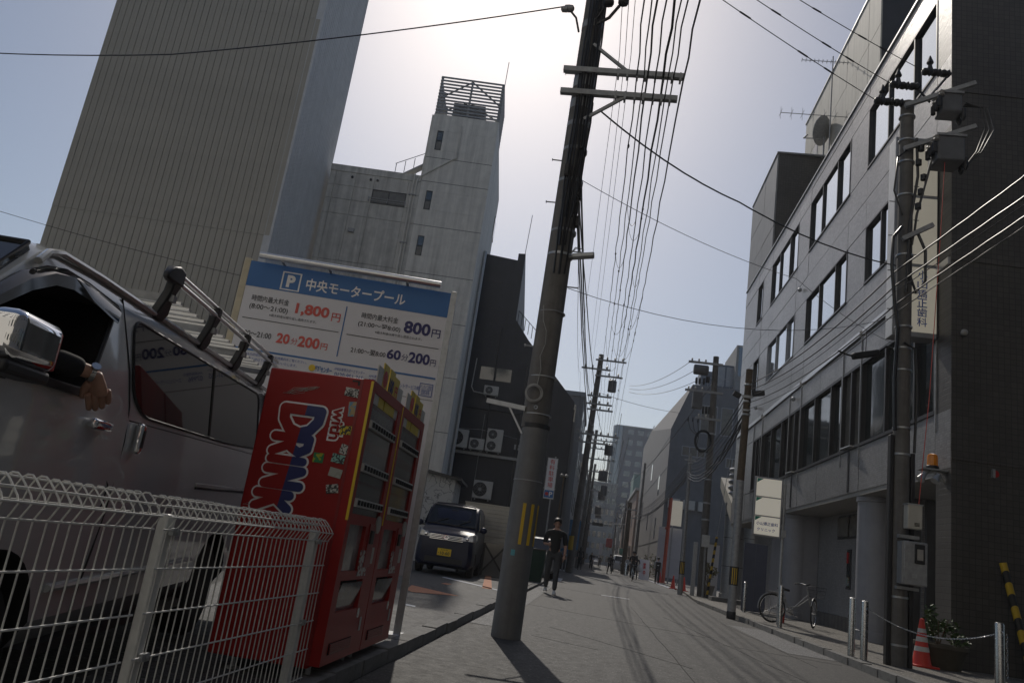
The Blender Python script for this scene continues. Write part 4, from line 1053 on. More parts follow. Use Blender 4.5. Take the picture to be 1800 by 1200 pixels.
mb = MB()
for a in ((.925, .928, .83, .94), (.987, .99, .83, .94)): mb.box(sx(a[0]), sx(a[1]), -.005, -.001, zt(a[3]), zt(a[2]))
mb.box(sx(.928), sx(.987), -.005, -.001, zt(.835), zt(.83)); mb.box(sx(.928), sx(.987), -.005, -.001, zt(.94), zt(.935)); mb.build('stamp_outline', bu, sg)
text(sg, 'インボイス制度\n登録駐車場', bu, (sx(.957), F, zt(.885)), .1, .09)
MB().box(-W, 0, -.002, .0, zt(.972), zt(.965)).build('rule', M['galvdull'], sg)

# ================================================================== vending machines
def vending(loc, label, W_, rz, side_print):
    """local: x into the lot is negative; front face at x=0 towards the street; y from 0 (near) to W_"""
    v = thing('vending_machine', label, 'vending machine', loc, rz, 'red vending machines by the kerb')
    D, H, z0 = .63, 1.66, .07
    MB().box(-D, -.065, .005, W_ - .005, z0, H).build('cabinet', M['red'], v, bevel=.012, seg=3)
    # door with openings
    mb = MB()
    wy0, wy1 = .07, W_ - .09
    mb.box(-.06, 0, 0, wy0, z0 + .02, H); mb.box(-.06, 0, wy1, W_, z0 + .02, H)
    mb.box(-.06, 0, wy0, wy1, 1.60, H); mb.box(-.06, 0, wy0, wy1, .84, .90)
    mb.box(-.06, 0, wy0 + .36, wy1, .53, .84)
    mb.box(-.06, 0, wy0, wy0 + .36, .53, .58); mb.box(-.06, 0, wy0, wy0 + .03, .36, .53); mb.box(-.06, 0, wy0 + .5, wy1, .36, .53); mb.box(-.06, 0, wy0, wy1, z0 + .02, .36)
    mb.build('door', M['red'], v)
    MB().box(-.012, .003, -.004, .004, .86, H - .01).build('door_edge', M['plate'], v)
    MB().box(-.075, -.06, -.003, .002, z0 + .02, H - .005).build('door_gap', M['reddark'], v)
    MB().box(-.02, -.012, wy0, wy1, .90, 1.60).build('display_glass', M['vglass'], v)
    MB().box(-.06, -.056, wy0, wy1, .90, 1.60).build('display_back', M['acwhite'], v)
    for r, z in enumerate((1.45, 1.20, 1.0)):
        me = MB().cyl((-.040, 0, 0), (-.040, 0, .15 if r < 2 else .11), .0195, n=8).mesh('drink', M['cans'])
        k = 9
        for i in range(k): link('drink', me, v, (0.0, wy0 + .05 + (wy1 - wy0 - .1) * i / (k - 1), z - .02 + .0))
        st = MB().box(-.012, .012, wy0 + .01, wy1 - .01, z - .06, z - .012).build('button_strip', M['acwhite'], v)
        mb_ = MB().box(.010, .018, -.018, .018, z - .05, z - .022).mesh('button', M['dark'])
        for i in range(k): link('button', mb_, st, (0, wy0 + .05 + (wy1 - wy0 - .1) * i / (k - 1), 0))
    # lower left poster window, coin unit, take-out flap, vent
    MB().box(-.03, -.022, wy0 + .0, wy0 + .36, .58, .84).build('poster_window', M['vpost'], v)
    MB().box(.0, .008, W_ - .30, W_ - .16, .60, .86).build('coin_panel', M['reddark'], v)
    MB().box(.0, .02, W_ - .28, W_ - .22, .74, .82).build('coin_slot', M['black'], v)
    MB().lathe([(.055, .002), (.055, .012), (.0, .014)], 18, (0, W_ - .12, .86), 'x').build('round_sticker', M['porcelain'], v)
    MB().box(.001, .004, wy0 + .33, wy0 + .52, .55, .70).build('sticker', M['poster'], v)
    MB().box(.001, .004, wy0 + .56, wy0 + .64, .62, .72).build('sticker', M['scrib6'], v)
    fl = MB().box(-.045, -.035, wy0 + .03, wy0 + .5, .36, .53).build('takeout_flap', M['dark'], v)
    mb = MB(); mb.obox((-.012, wy0 + .265, .44), (.006, .44, .16), Euler((0, R(12), 0)).to_matrix()); mb.build('flap_cover', M['vglass'], fl)
    MB().box(-.034, -.030, wy0 + .10, wy0 + .40, .42, .50).build('flap_print', M['poster2'], fl)
    g = MB().box(.0005, .004, wy0 + .03, wy0 + .46, .14, .20).build('vent', M['dark'], v)
    sl_ = MB().box(.003, .009, wy0 + .04, wy0 + .45, -.004, .004).mesh('slat', M['reddark'])
    for i in range(5): link('slat', sl_, g, (0, 0, .148 + .011 * i))
    MB().box(.001, .003, W_ - .13, W_ - .09, .22, .30).build('sticker', M['galv'], v)
    MB().lathe([(.03, .002), (.0, .003)], 14, (0, W_ - .2, .33), 'x').build('lock', M['steel'], v)
    for x, y in ((-.08, .08), (-.08, W_ - .08), (-.5, .08), (-.5, W_ - .08)):
        MB().lathe([(.035, 0), (.035, .012), (.015, .014), (.015, .075)], 10, (x, y, 0)).build('foot', M['galv'], v)
    # price tabs on top
    for i, (y, h) in enumerate(((.08, .13), (.20, .17), (.36, .17), (.50, .15), (.62, .11))):
        if y + .1 > W_: continue
        tb = MB().box(-.014, -.008, y, y + .135, H - .12, H + h - .02).build('price_tab', M['tabw'] if i in (0, 4) else M['tabyel'], v)
        if i in (1,): MB().lathe([(.052, .0), (.0, .001)], 16, (-.0075, y + .067, H + .06), 'x').build('tab_disc', M['signred'], tb)
        if i == 2: text(tb, '100', M['inknavy'], (-.006, y + .067, H + .05), .12, .09, (0, 1, 0), (0, 0, 1), bold=.05)
        if i == 3: text(tb, '円', M['signred'], (-.006, y + .067, H + .04), .07, .07, (0, 1, 0), (0, 0, 1), bold=.03)
    return v
M['vglass'] = mat('display_acrylic', (.5, .5, .5), .08, var=.02)
_b = M['vglass'].node_tree.nodes['Principled BSDF']; _b.inputs['Transmission Weight'].default_value = .9; _b.inputs['IOR'].default_value = 1.55; _b.inputs['Roughness'].default_value = .10
M['vpost'] = mat('poster_window', (.22, .20, .19), .12, var=.4, scale=9, ior=1.7)
M['tabyel'] = mat('tab_yellow', (.66, .50, .03), .4, var=.05)
M['tabw'] = mat('tab_clear', (.55, .54, .50), .3, var=.2, scale=20)
VZ = .06
v1 = vending((-1.35, 4.35, VZ), 'nearer red vending machine with a large drink slogan and stickers on its side', .80, R(1.0), True)
v2 = vending((-1.364, 5.165, VZ), 'farther red vending machine, half hidden behind the nearer one', .77, R(1.0), False)
# side print of the near machine (faces -Y): letters read downwards, tops to the right
RT, UP = (0, 0, -1), (1, 0, 0)
STROKES = {'D': [[(0, 0), (0, 1)], [(0, 1), (.45, .97), (.85, .78), (1, .5), (.85, .22), (.45, .03), (0, 0)]],
           'R': [[(0, 0), (0, 1)], [(0, 1), (.65, .98), (.95, .76), (.65, .52), (0, .50)], [(.40, .50), (1, 0)]],
           'I': [[(.5, 0), (.5, 1)]], 'N': [[(0, 0), (0, 1), (1, 0), (1, 1)]],
           'K': [[(0, 0), (0, 1)], [(1, 1), (.05, .45)], [(.30, .58), (1, 0)]]}
def strokes(ch, x, z, cap, ln, r, y, m, name):
    mb = MB(); e = 0
    P_ = lambda p: (x - cap / 2 + p[1] * cap, z + ln / 2 - p[0] * ln)
    for st in STROKES[ch]:
        for p, q in zip(st, st[1:]):
            ax_, az_ = P_(p); bx_, bz_ = P_(q); an = math.atan2(bz_ - az_, bx_ - ax_); poly = []
            for i in range(9): t = an + PI / 2 + PI * i / 8; poly.append((ax_ + r * math.cos(t), az_ + r * math.sin(t)))
            for i in range(9): t = an - PI / 2 + PI * i / 8; poly.append((bx_ + r * math.cos(t), bz_ + r * math.sin(t)))
            mb.prism(poly, 'xz', y - e, .0045); e += .00012
    return mb.build(name, m, v1)
XO = 1.35
for ch, x, z, cap, ln, r in (('K', -1.80 + XO, .965, .19, .075, .026), ('N', -1.765 + XO, 1.10, .205, .085, .026), ('I', -1.765 + XO, 1.198, .19, .05, .024), ('R', -1.758 + XO, 1.285, .205, .085, .026), ('D', -1.728 + XO, 1.425, .215, .135, .030)):
    lift = .0006 * 'KNIRD'.index(ch)
    strokes(ch, x, z - VZ, cap, ln, r + .011, .0036 - lift, M['inkwhite'], 'letter_outline')
for ch, x, z, cap, ln, r in (('K', -1.80 + XO, .965, .19, .075, .026), ('N', -1.765 + XO, 1.10, .205, .085, .026), ('I', -1.765 + XO, 1.198, .19, .05, .024), ('R', -1.758 + XO, 1.285, .205, .085, .026), ('D', -1.728 + XO, 1.425, .215, .135, .030)):
    lift = .0008 * 'KNIRD'.index(ch)
    strokes(ch, x, z - VZ, cap, ln, r, -.0012 - lift, M['ink_split'], 'letter_fill')
text(v1, 'with', M['inkwhite'], (-1.515 + XO, .0035, 1.44 - VZ), .205, .095, RT, UP, bold=.11, name='letter_outline')
text(v1, 'with', M['red'], (-1.515 + XO, .0015, 1.44 - VZ), .185, .075, RT, UP, bold=.03, name='letter_fill')
for x, z, w, h, a, m in ((-1.465, 1.63, .085, .05, 4, 'scrib1'), (-1.44, 1.535, .055, .085, -6, 'scrib2'), (-1.455, 1.41, .075, .05, -6, 'scrib3'), (-1.44, 1.30, .06, .055, 12, 'scrib1'),
                         (-1.47, 1.245, .075, .05, 6, 'scrib5'), (-1.47, 1.165, .075, .05, 8, 'scrib6'), (-1.47, 1.075, .07, .05, -12, 'scrib1'), (-1.585, 1.235, .06, .055, 0, 'scrib4')):
    mb = MB(); mb.obox((x + XO, .001, z - VZ), (w, .002, h), Euler((0, R(a), 0)).to_matrix()); mb.build('sticker', M[m], v1)
mb = MB(); mb.box(-1.475 + XO, -1.43 + XO, -.001, .003, 1.695 - VZ, 1.703 - VZ); mb.box(-1.44 + XO, -1.43 + XO, -.001, .003, 1.675 - VZ, 1.695 - VZ); mb.build('tape', M['black'], v1)
# scratched drawings on the side
for k, (cx, cz, r, n) in enumerate(((-1.80, 1.60, .07, 26), (-1.72, 1.62, .05, 22), (-1.88, .95, .08, 20))):
    pts = []
    for i in range(n):
        a = i * .9; pts.append((cx + XO + r * math.cos(a) * (1 + .4 * math.sin(i * 1.7)) + .02 * i / n, .0, cz - VZ + r * .35 * math.sin(a * 1.1 + .5)))
    MB().tube(pts, .0009, 4).build('scratch', M['scrib6'], v1)

# ================================================================== wire fence
fe = thing('wire_fence', 'white wire mesh fence with looped top in front of the van and vending machines', 'fence', (-1.4, 0, 0))
prof = [(0, .02), (0, .795), (.012, .815), (.022, .835), (.012, .855), (-.022, .892), (-.036, .903), (-.052, .903), (-.066, .893), (-.078, .87), (-.085, .835)]
wire = MB().tube([(x, 0, z) for x, z in prof], .0028, 5).mesh('wire', M['fence'], True)
y = .75
while y < 4.24:
    if not 2.475 < y < 2.53: link('wire', wire, fe, (random.uniform(-.0015, .0015), y, random.uniform(-.002, .002)), (random.uniform(-.004, .004), 0, random.uniform(-.06, .06)))
    y += .0505
for y0, y1 in ((.72, 2.475), (2.53, 4.235)):
    for x, z in ((.006, .795), (.025, .838), (-.004, .872), (-.06, .896), (-.08, .868), (-.088, .838), (.006, .67), (.006, .53), (.006, .39), (.006, .25), (.006, .11), (.006, .03)):
        MB().cyl((x, y0, z), (x, y1, z), .0031, n=6).build('rail_wire', M['fence'], fe, True)
for y in (.98, 2.60, 4.08):
    p = MB().box(-.045, -.008, y - .03, y + .03, .0, .845).build('post', M['fence'], fe, bevel=.008)
    for z in (.79, .39):
        mb = MB(); mb.cyl((-.012, y + .02, z), (.016, y + .02, z), .009, n=8); mb.box(-.004, .012, y - .012, y + .034, z - .012, z + .012); mb.build('clamp', M['galv'], p)

# ================================================================== utility poles
def sagline(a, b, sag, n=14, wob=0.0, turns=0):
    a, b = Vector(a), Vector(b); pts = []
    ph = random.uniform(0, 6)
    for i in range(n + 1):
        t = i / n; p = a.lerp(b, t); p.z -= sag * 4 * t * (1 - t)
        if wob and 0 < i < n: p += Vector((wob * math.sin(ph + turns * t), 0, wob * math.cos(ph * 1.3 + turns * t)))
        pts.append(p)
    return pts
def cable(spans, r, label, group=None, m=None, name='overhead_cable', n=14, wob=.0, turns=0, cat='cable'):
    """one continuous cable over several supports: spans = [(point), sag, (point), sag, (point) ...]"""
    pts = []
    for i in range(0, len(spans) - 2, 2):
        q = sagline(spans[i], spans[i + 2], spans[i + 1], n, wob, turns)
        pts += q if not pts else q[1:]
    o = MB().tube(pts, r, 5).build(name, m or M['cable'], None, True)
    return tag(o, label, cat, group)
def arc_strip(cx, cy, r, a0, a1, z0, z1, m, name, parent, n=5, lean=0.0):
    mb = MB()
    ring = []
    for z in (z0, z1):
        for k, rr in ((0, r), (1, r - .004)):
            ring.append([(cx + lean * z + rr * math.cos(a0 + (a1 - a0) * i / n), cy + rr * math.sin(a0 + (a1 - a0) * i / n), z) for i in range(n + 1)])
    o_, i_, O2, I2 = ring
    vs = o_ + i_ + O2 + I2; k = n + 1; fs = []
    for i in range(n): fs += [(i, i + 1, 2 * k + i + 1, 2 * k + i), (k + i, 3 * k + i, 3 * k + i + 1, k + i + 1), (i, k + i, k + i + 1, i + 1), (2 * k + i, 2 * k + i + 1, 3 * k + i + 1, 3 * k + i)]
    return mb.add(vs, fs).build(name, m, parent)
def insulator(mb, p, s=1.0):
    mb.lathe([(.02 * s, 0), (.05 * s, .02 * s), (.03 * s, .05 * s), (.055 * s, .07 * s), (.03 * s, .10 * s), (.045 * s, .12 * s), (.0, .15 * s)], 10, p)

mp = thing('utility_pole', 'thick grey concrete pole with yellow stripes at the kerb, nearest of all the poles', 'utility pole', (-.775, 8.66, 0))
LN = .0065
MB().cyl((0, 0, 2.2), (LN * 11, 0, 11.2), .150, .118, 28).build('shaft', M['concrete'], mp, True)
MB().cyl((0, 0, 0.0), (LN * 2.2, 0, 2.21), .158, .153, 28).build('lower_sleeve', M['sleeve'], mp, True)
for z, h, m in ((2.20, .05, 'black'), (2.35, .012, 'galv'), (2.78, .012, 'galv'), (3.55, .01, 'galvdull'), (4.25, .03, 'galv'), (4.55, .03, 'galvdull'), (5.2, .04, 'galvdull'), (5.62, .04, 'galvdull'), (5.95, .06, 'galvdull'), (6.2, .12, 'galvdull'), (6.5, .14, 'galvdull'), (7.35, .1, 'galvdull'), (1.62, .01, 'galvdull')):
    r = .155 - .0036 * max(z - 2, 0)
    MB().lathe([(r, 0), (r + .006, .002), (r + .006, h), (r, h + .002)], 28, (LN * z, 0, z)).build('band', M[m], mp, True)
for ac, hw in ((-84, 6), (-50, 6.5), (-14, 6)):
    arc_strip(0, 0, .1615, R(ac - hw), R(ac + hw), .95, 1.38, M['yellow'], 'warning_stripe', mp, 4, LN)
arc_strip(0, 0, .1615, R(-112), R(-96), .83, .89, M['teal'], 'number_plate', mp, 4, LN)
for i, (z, a) in enumerate(((3.15, 175), (3.9, 0), (4.95, 180), (5.5, 185), (6.72, 180), (4.35, 5))):
    r = .14; x, y = math.cos(R(a)), math.sin(R(a))
    mb = MB(); mb.cyl((LN * z + x * r * .9, y * r * .9, z), (LN * z + x * (r + .12), y * (r + .12), z), .008, n=6); mb.cyl((LN * z + x * (r + .115), y * (r + .115), z), (LN * z + x * (r + .125), y * (r + .125), z), .016, n=8); mb.build('step_bolt', M['galvdull'], mp)
for z, xe in ((6.67, 1.25), (6.36, 1.19)):
    a = MB().box(-.23, xe, -.20, -.13, z - .035, z + .035).build('crossarm', M['galvdull'], mp, bevel=.004)
    mb = MB()
    for x in (.45, .56, .68, .78, .9, 1.0, 1.1, 1.2):
        if x < xe: mb.box(x - .012, x + .012, -.215, -.12, z - .075, z - .036); mb.cyl((x, -.165, z + .035), (x, -.165, z + .06), .010, n=6)
    split_build(mb, 'cable_clamp', M['galvdull'], a)
mb = MB(); mb.bar((.10, -.16, 7.05), (.55, -.165, 6.70), .035); mb.bar((.10, -.16, 6.0), (.55, -.165, 6.33), .035); split_build(mb, 'brace', M['galvdull'], mp)
mb = MB(); mb.bar((-.56, -.1, 2.44), (-.12, -.1, 2.40), .035, .05); mb.bar((-.3, -.1, 2.40), (-.12, -.1, 2.12), .02); mb.build('side_arm', M['galv'], mp)
mb = MB()
for k in range(7):
    rr = .093 + random.uniform(-.008, .008); pts = []
    ox, oz = random.uniform(-.006, .006), random.uniform(-.01, .006)
    for i in range(26): a = 2 * PI * i / 26; pts.append((-.04 + ox + rr * math.cos(a) * .95, -.172 - .004 * k * .6 + .012 * math.cos(a) ** 2, 2.575 + oz + rr * math.sin(a)))
    mb.tube(pts, .0055, 5, True)
mb.build('coiled_wire', M['cablelight'], mp, True)
MB().tube([(-.02, -.165, 2.66), (.0, -.16, 2.85), (-.03, -.158, 3.0), (.01, -.155, 3.15), (.0, -.155, 3.3), (-.05, -.15, 3.42), (-.07, -.15, 3.6)], .005, 5).build('loose_wire', M['cablelight'], mp, True)
MB().torus((.0, -.165, 2.42), .018, .006, 'y', 14, 5).build('eye_ring', M['galv'], mp)
# lamp bracket
mb = MB(); mb.obox((.30, -.08, 4.27), (.26, .10, .055), Euler((0, R(-10), 0)).to_matrix()); mb.build('street_lamp_head', M['galv'], mp, bevel=.012)
mb = MB(); mb.tube([(.12, -.05, 4.24), (.2, -.1, 4.36), (.28, -.1, 4.30), (.3, -.08, 4.34), (.22, -.02, 4.4), (.16, -.06, 4.3)], .006, 5); mb.cyl((.1, -.06, 4.25), (.2, -.08, 4.25), .02); mb.build('lamp_wiring', M['galvdull'], mp)
# riser cables on the pole and head gear above
for i in range(7):
    x = -.06 + .034 * i; pts = []
    z = 4.0 + .35 * (i % 3)
    while z < 11:
        pts.append((LN * z + x * (1 if z > 5.5 else .6 + .4 * (z - 4) / 1.5) + random.uniform(-.008, .008), -.15 - .012 * (i % 3) + random.uniform(-.006, .006), z)); z += .28
    MB().tube(pts, .011 + .005 * (i % 2), 5).build('riser_cable', M['cable'], mp, True)
for z, x, y in ((5.05, .16, -.06), (4.85, .14, -.08), (5.3, -.02, -.17), (4.7, .17, -.05)):
    mb = MB(); mb.box(x - .025, x + .03, y - .04, y + .03, z - .07, z + .07); mb.build('joint_box', M['black'], mp, bevel=.008)
mb = MB()
for k, (x, z) in enumerate(((.22, 7.6), (.30, 7.75), (.40, 7.62))):
    mb.lathe([(.02, -.06), (.05, -.04), (.06, .0), (.05, .05), (.02, .07)], 12, (x, -.25, z), 'x')
mb.build('insulator', M['black'], mp, True)
mb = MB(); mb.tube([(.1, -.15, 7.35), (.25, -.2, 7.42), (.36, -.25, 7.56)], .022, 6); mb.tube([(.1, -.12, 7.55), (.24, -.2, 7.72), (.36, -.22, 7.9)], .022, 6); mb.tube([(.08, -.15, 7.4), (.2, -.22, 7.6), (.3, -.22, 7.72)], .016, 6); mb.build('jumper_cable', M['cable'], mp, True)
mb = MB(); mb.lathe([(.015, -.07), (.045, -.05), (.05, 0), (.045, .05), (.015, .07)], 12, (-.29, -.02, 7.66), 'x'); mb.lathe([(.01, -.05), (.04, -.03), (.04, .03), (.01, .05)], 12, (-.34, -.04, 7.63), 'x'); mb.build('insulator', M['galvdull'], mp, True)
MB().tube([(-.26, -.02, 7.62), (-.18, -.03, 7.52), (-.12, -.05, 7.3)], .014, 6).build('jumper_cable', M['cable'], mp, True)

def street_pole(label, x, y, h, r0, r1, arms, lean=0.0, boxes=(), m='concrete', band=None, n=14):
    t = thing('utility_pole', label, 'utility pole', (x, y, 0))
    MB().cyl((0, 0, .0), (lean * h, 0, h), r0, r1, n).build('shaft', M[m], t, True)
    for z, a, b in arms:
        am = MB().box(a + lean * z, b + lean * z, -.12 - r1, -.04 - r1, z - .05, z + .05).build('crossarm', M['galvdull'], t)
        mb = MB()
        k = max(2, int((b - a) / .45))
        for i in range(k): insulator(mb, (a + lean * z + (b - a) * (i + .5) / k, -.08 - r1, z + .05), 1.3)
        split_build(mb, 'insulator', M['porcelain'], am)
    for z, dx, w, hh in boxes:
        b = MB().lathe([(w * .5, 0), (w * .52, .03), (w * .52, hh - .03), (w * .45, hh), (0, hh + .02)], 14, (dx + lean * z, -.1, z)).build('transformer', M['transformer'], t, True)
        mb = MB()
        for i in range(3): insulator(mb, (dx + lean * z + (i - 1) * w * .3, -.1, z + hh), 1.0)
        split_build(mb, 'bushing', M['porcelain'], b)
    if band: MB().lathe([(r0 + .004, band[0]), (r0 + .008, band[0] + .005), (r0 + .008, band[1]), (r0 + .004, band[1] + .005)], n, (0, 0, 0)).build('warning_band', M['yellow'], t)
    return t
street_pole('tall leaning utility pole crowded with crossarms on the left past the walking man', -1.15, 48, 13.3, .22, .16,
            [(12.9, -.3, 1.6), (12.3, -1.1, .7), (11.9, -.2, 1.5), (10.6, -.5, 1.0), (10.1, -.5, 1.1), (9.75, -.4, 1.2), (8.2, -.9, 1.8), (7.7, -.8, 1.2)], .032, [(11.0, .95, .5, .7), (7.1, 1.3, .5, .6)], 'concrete', (1.3, 2.1))
street_pole('second utility pole of the left row, standing behind the tall leaning one', -1.15, 76, 13.0, .2, .15, [(12, -.6, 2.2), (11.2, -.6, 2.0), (10.2, -.6, 2.2), (9.0, -.6, 1.8)], .03, [(8.2, 1.2, .8, 1.0), (6.9, 1.5, .6, .9)])
street_pole('third utility pole of the left row', -1.1, 104, 13.0, .2, .15, [(12, -.6, 2.4), (11, -.6, 2.4), (9.6, -.6, 2.4)], .03, [(8.5, 1.4, .9, 1.1), (6.6, 1.2, .8, 1.0)])
street_pole('farthest utility pole that can be made out in the left row', -1.1, 140, 13.0, .2, .15, [(12, -.6, 2.6), (11, -.6, 2.6), (10, -.6, 2.4)], .03, [(8.0, 1.4, 1.0, 1.2)])
street_pole('dark wooden pole in front of the peach house', 3.3, 80, 6.9, .26, .2, [(6.2, -.3, .8)], .0, (), 'bark')
street_pole('slim pole at the corner of the grey block with a pair of lamps', 4.85, 90, 12.2, .17, .12, [(6.0, -1.2, .2)], .006)
street_pole('slim utility pole on the right near the traffic signal', 4.3, 118, 10, .18, .14, [(9, -1.2, .8), (8.2, -1.2, .8)], .004)
street_pole('distant utility pole on the right beyond the traffic signal', 4.0, 150, 10, .18, .14, [(9, -1.4, .8), (8, -1.4, .8)], .004)

# pole B with yellow-black band, pole C slim steel, pole D with transformer
pb = thing('street_pole', 'steel pole with a dark top and yellow-black band beside the blue-grey boarding', 'pole', (3.58, 20.87, 0))
MB().cyl((0, 0, 0), (.0, 0, 3.4), .105, .10, 22).build('lower_shaft', M['galvdull'], pb, True)
MB().cyl((0, 0, 3.4), (.045, 0, 6.35), .098, .088, 22).build('upper_shaft', M['bark'], pb, True)
MB().lathe([(.106, 0), (.112, .01), (.112, .17), (.107, .18)], 22).build('foot_collar', M['frame'], pb, True)
MB().lathe([(.106, .80), (.112, .802), (.112, 1.25), (.106, 1.252)], 22).build('warning_band', M['frame'], pb, True)
for a in (-118, -92, -66): arc_strip(0, 0, .116, R(a - 6), R(a + 6), .83, 1.22, M['yellow'], 'warning_stripe', pb, 3)
mb = MB(); mb.box(-.12, .14, -.14, -.09, 5.55, 5.62); mb.box(-.1, .12, -.13, -.09, 5.2, 5.25)
for z in (5.9, 5.45, 5.1): mb.lathe([(.10, 0), (.108, .01), (.108, .04), (.10, .05)], 16, (.035, 0, z))
mb.build('cable_bracket', M['galv'], pb)
mb = MB(); mb.obox((-.24, -.05, 5.62), (.2, .12, .12), Euler((0, R(25), 0)).to_matrix()); mb.obox((.3, -.05, 5.72), (.3, .14, .13), Euler((0, R(-12), 0)).to_matrix()); split_build(mb, 'splice_case', M['black'], pb)

pc = thing('street_pole', 'slim grey steel pole with a small yellow band near the red cones', 'pole', (4.03, 36.5, 0))
MB().cyl((0, 0, 0), (-.05, 0, 6.2), .115, .085, 18).build('shaft', M['galvdull'], pc, True)
MB().lathe([(.118, .86), (.124, .862), (.124, 1.42), (.118, 1.422)], 18).build('warning_band', M['frame'], pc, True)
for a in (-122, -92, -62): arc_strip(0, 0, .128, R(a - 7), R(a + 7), .9, 1.38, M['yellow'], 'warning_stripe', pc, 3)
mb = MB()
for z in (5.7, 5.3): mb.lathe([(.1, 0), (.11, .01), (.11, .05), (.1, .06)], 14, (-.04, 0, z))
mb.box(-.3, .2, -.12, -.08, 5.85, 5.9); mb.build('cable_bracket', M['galv'], pc)

pd = thing('utility_pole', 'concrete pole with a transformer and cable loops on the right beyond the clinic', 'utility pole', (4.72, 35, 0))
MB().cyl((0, 0, 0), (-.14, 0, 10.45), .17, .125, 22).build('shaft', M['concrete'], pd, True)
for z, a, b in ((10.05, -1.25, .25), (8.75, -1.3, .35), (7.55, -.75, .35)):
    am = MB().box(a - .1, b - .1, -.24, -.17, z - .05, z + .05).build('crossarm', M['galvdull'], pd)
    mb = MB()
    for i in range(3): insulator(mb, (a + .05 + i * .3, -.2, z + .05), .9)
    mb.build('insulator', M['porcelain'], am)
MB().lathe([(.2, -.32), (.23, -.28), (.23, .28), (.2, .32)], 18, (-.78, -.2, 9.72), 'x').build('transformer', M['transformer'], pd, True)
MB().box(-1.05, -.62, -.4, -.05, 7.95, 8.68).build('switch_box', M['transformer'], pd, bevel=.02)
mb = MB()
for x in (-.95, -.8, -.62, -.5, -.42): mb.lathe([(.03, 0), (.05, .05), (.05, .25), (.02, .3)], 8, (x, -.25, 9.05 + .1 * (x > -.6)))
for x in (-.55, -.42, -.3): mb.lathe([(.03, 0), (.05, .05), (.05, .3), (.02, .34)], 8, (x, -.25, 7.75))
for x in (-1.15, -.95, -.72): mb.lathe([(.04, 0), (.03, .1), (.02, .2)], 8, (x, -.2, 7.35))
mb.build('cable_end', M['black'], pd, True)
mb = MB()
for k in range(3):
    pts = [(-.45 + (.3 + .03 * k) * math.cos(2 * PI * i / 20), -.22, 6.55 + (.42 + .03 * k) * math.sin(2 * PI * i / 20)) for i in range(20)]; mb.tube(pts, .022, 5, True)
for x in (-1.15, -.95, -.72): mb.tube([(x, -.2, 7.4), (x * .8 - .1, -.2, 7.0), (-.65, -.2, 6.7), (-.72, -.2, 6.2)], .018, 5)
mb.tube([(-.72, -.2, 6.9), (-.75, -.2, 6.3), (-.55, -.2, 6.05), (-.2, -.2, 6.1)], .022, 5)
mb.build('cable_loop', M['cable'], pd, True)
for z in (6.9, 4.9, 3.9, 3.2): MB().lathe([(.165, 0), (.172, .01), (.172, .06), (.165, .07)], 18, (-.0135 * z, 0, z)).build('band', M['galv'], pd, True)
MB().box(-.16, .16, -.28, -.16, 2.1, 2.6).build('meter_box', M['acwhite'], pd, bevel=.01)
MB().tube([(.02, -.2, 2.1), (.02, -.19, 1.8), (.05, -.18, .1)], .05, 8).build('conduit', M['galvdull'], pd, True)
t = thing('guard_post', 'galvanised square post standing close to the transformer pole', 'post', (4.32, 34.7, 0))
MB().box(-.08, .08, -.08, .08, .01, 2.25).build('column', M['galv'], t, bevel=.01)
t = thing('striped_guard', 'yellow and black striped guy guard beside the transformer pole', 'guy guard', (4.95, 34.9, 0))
MB().cyl((.0, 0, .08), (.28, .3, 2.6), .05, n=12).build('sleeve', M['stripe_yb'], t, True); MB().cyl((.28, .3, 2.6), (.9, .9, 8.4), .012, n=6).build('guy_wire', M['galvdull'], t)

# pole A in front of the clinic
pa = thing('utility_pole', 'pole with meter box and two grey transformers in front of the clinic garage', 'utility pole', (4.42, 12.3, 0))
MB().cyl((0, 0, .08), (.0, 0, 9.05), .125, .105, 24).build('shaft', M['concrete'], pa, True)
for s in (-1, 1): MB().box(s * .15 - .03, s * .15 + .03, -.07, .05, .08, 3.35 if s < 0 else 3.1).build('cable_guard', M['black'], pa, bevel=.01)
for z in (.35, 1.0, 3.05, 3.45, 4.35, 4.7, 5.05, 6.25, 7.3, 7.9, 8.3, 8.75): MB().lathe([(.118, 0), (.13, .005), (.13, .03), (.118, .035)], 20, (0, 0, z)).build('band', M['galv'], pa, True)
bx = MB().box(-.06, .26, -.34, -.14, 1.20, 1.80).build('meter_box', M['galvdull'], pa, bevel=.015)
MB().box(.08, .22, -.362, -.338, 1.50, 1.77).build('meter_window', M['black'], bx, bevel=.02); MB().box(.11, .19, -.367, -.358, 1.55, 1.70).build('meter_dial', M['porcelain'], bx)
MB().box(-.085, -.06, -.33, -.15, 1.21, 1.79).build('box_side', M['galv'], bx)
MB().box(.05, .12, -.346, -.338, 1.30, 1.36).build('plate', M['galv'], bx)
mb = MB(); mb.box(-.08, .2, -.2, -.12, 1.84, 1.89); mb.box(-.1, .2, -.2, -.12, 1.13, 1.17); mb.build('bracket', M['galvdull'], pa)
cb = MB().box(.0, .2, -.30, -.13, 1.98, 2.32).build('junction_box', M['cream'], pa, bevel=.008); MB().box(-.01, .21, -.31, -.12, 2.315, 2.335).build('lid', M['galv'], cb)
for i in range(3): MB().box(.09, .16, -.304, -.298, 2.02 + .018 * i, 2.03 + .018 * i).build('vent_slot', M['dark'], cb)
mb = MB()
for z in (5.35, 6.0, 6.6, 7.2): mb.cyl((-.12, -.02, z), (-.26, -.02, z), .008, n=6); mb.cyl((.12, -.02, z + .3), (.2, -.02, z + .3), .008, n=6)
mb.build('step_bolt', M['galvdull'], pa)
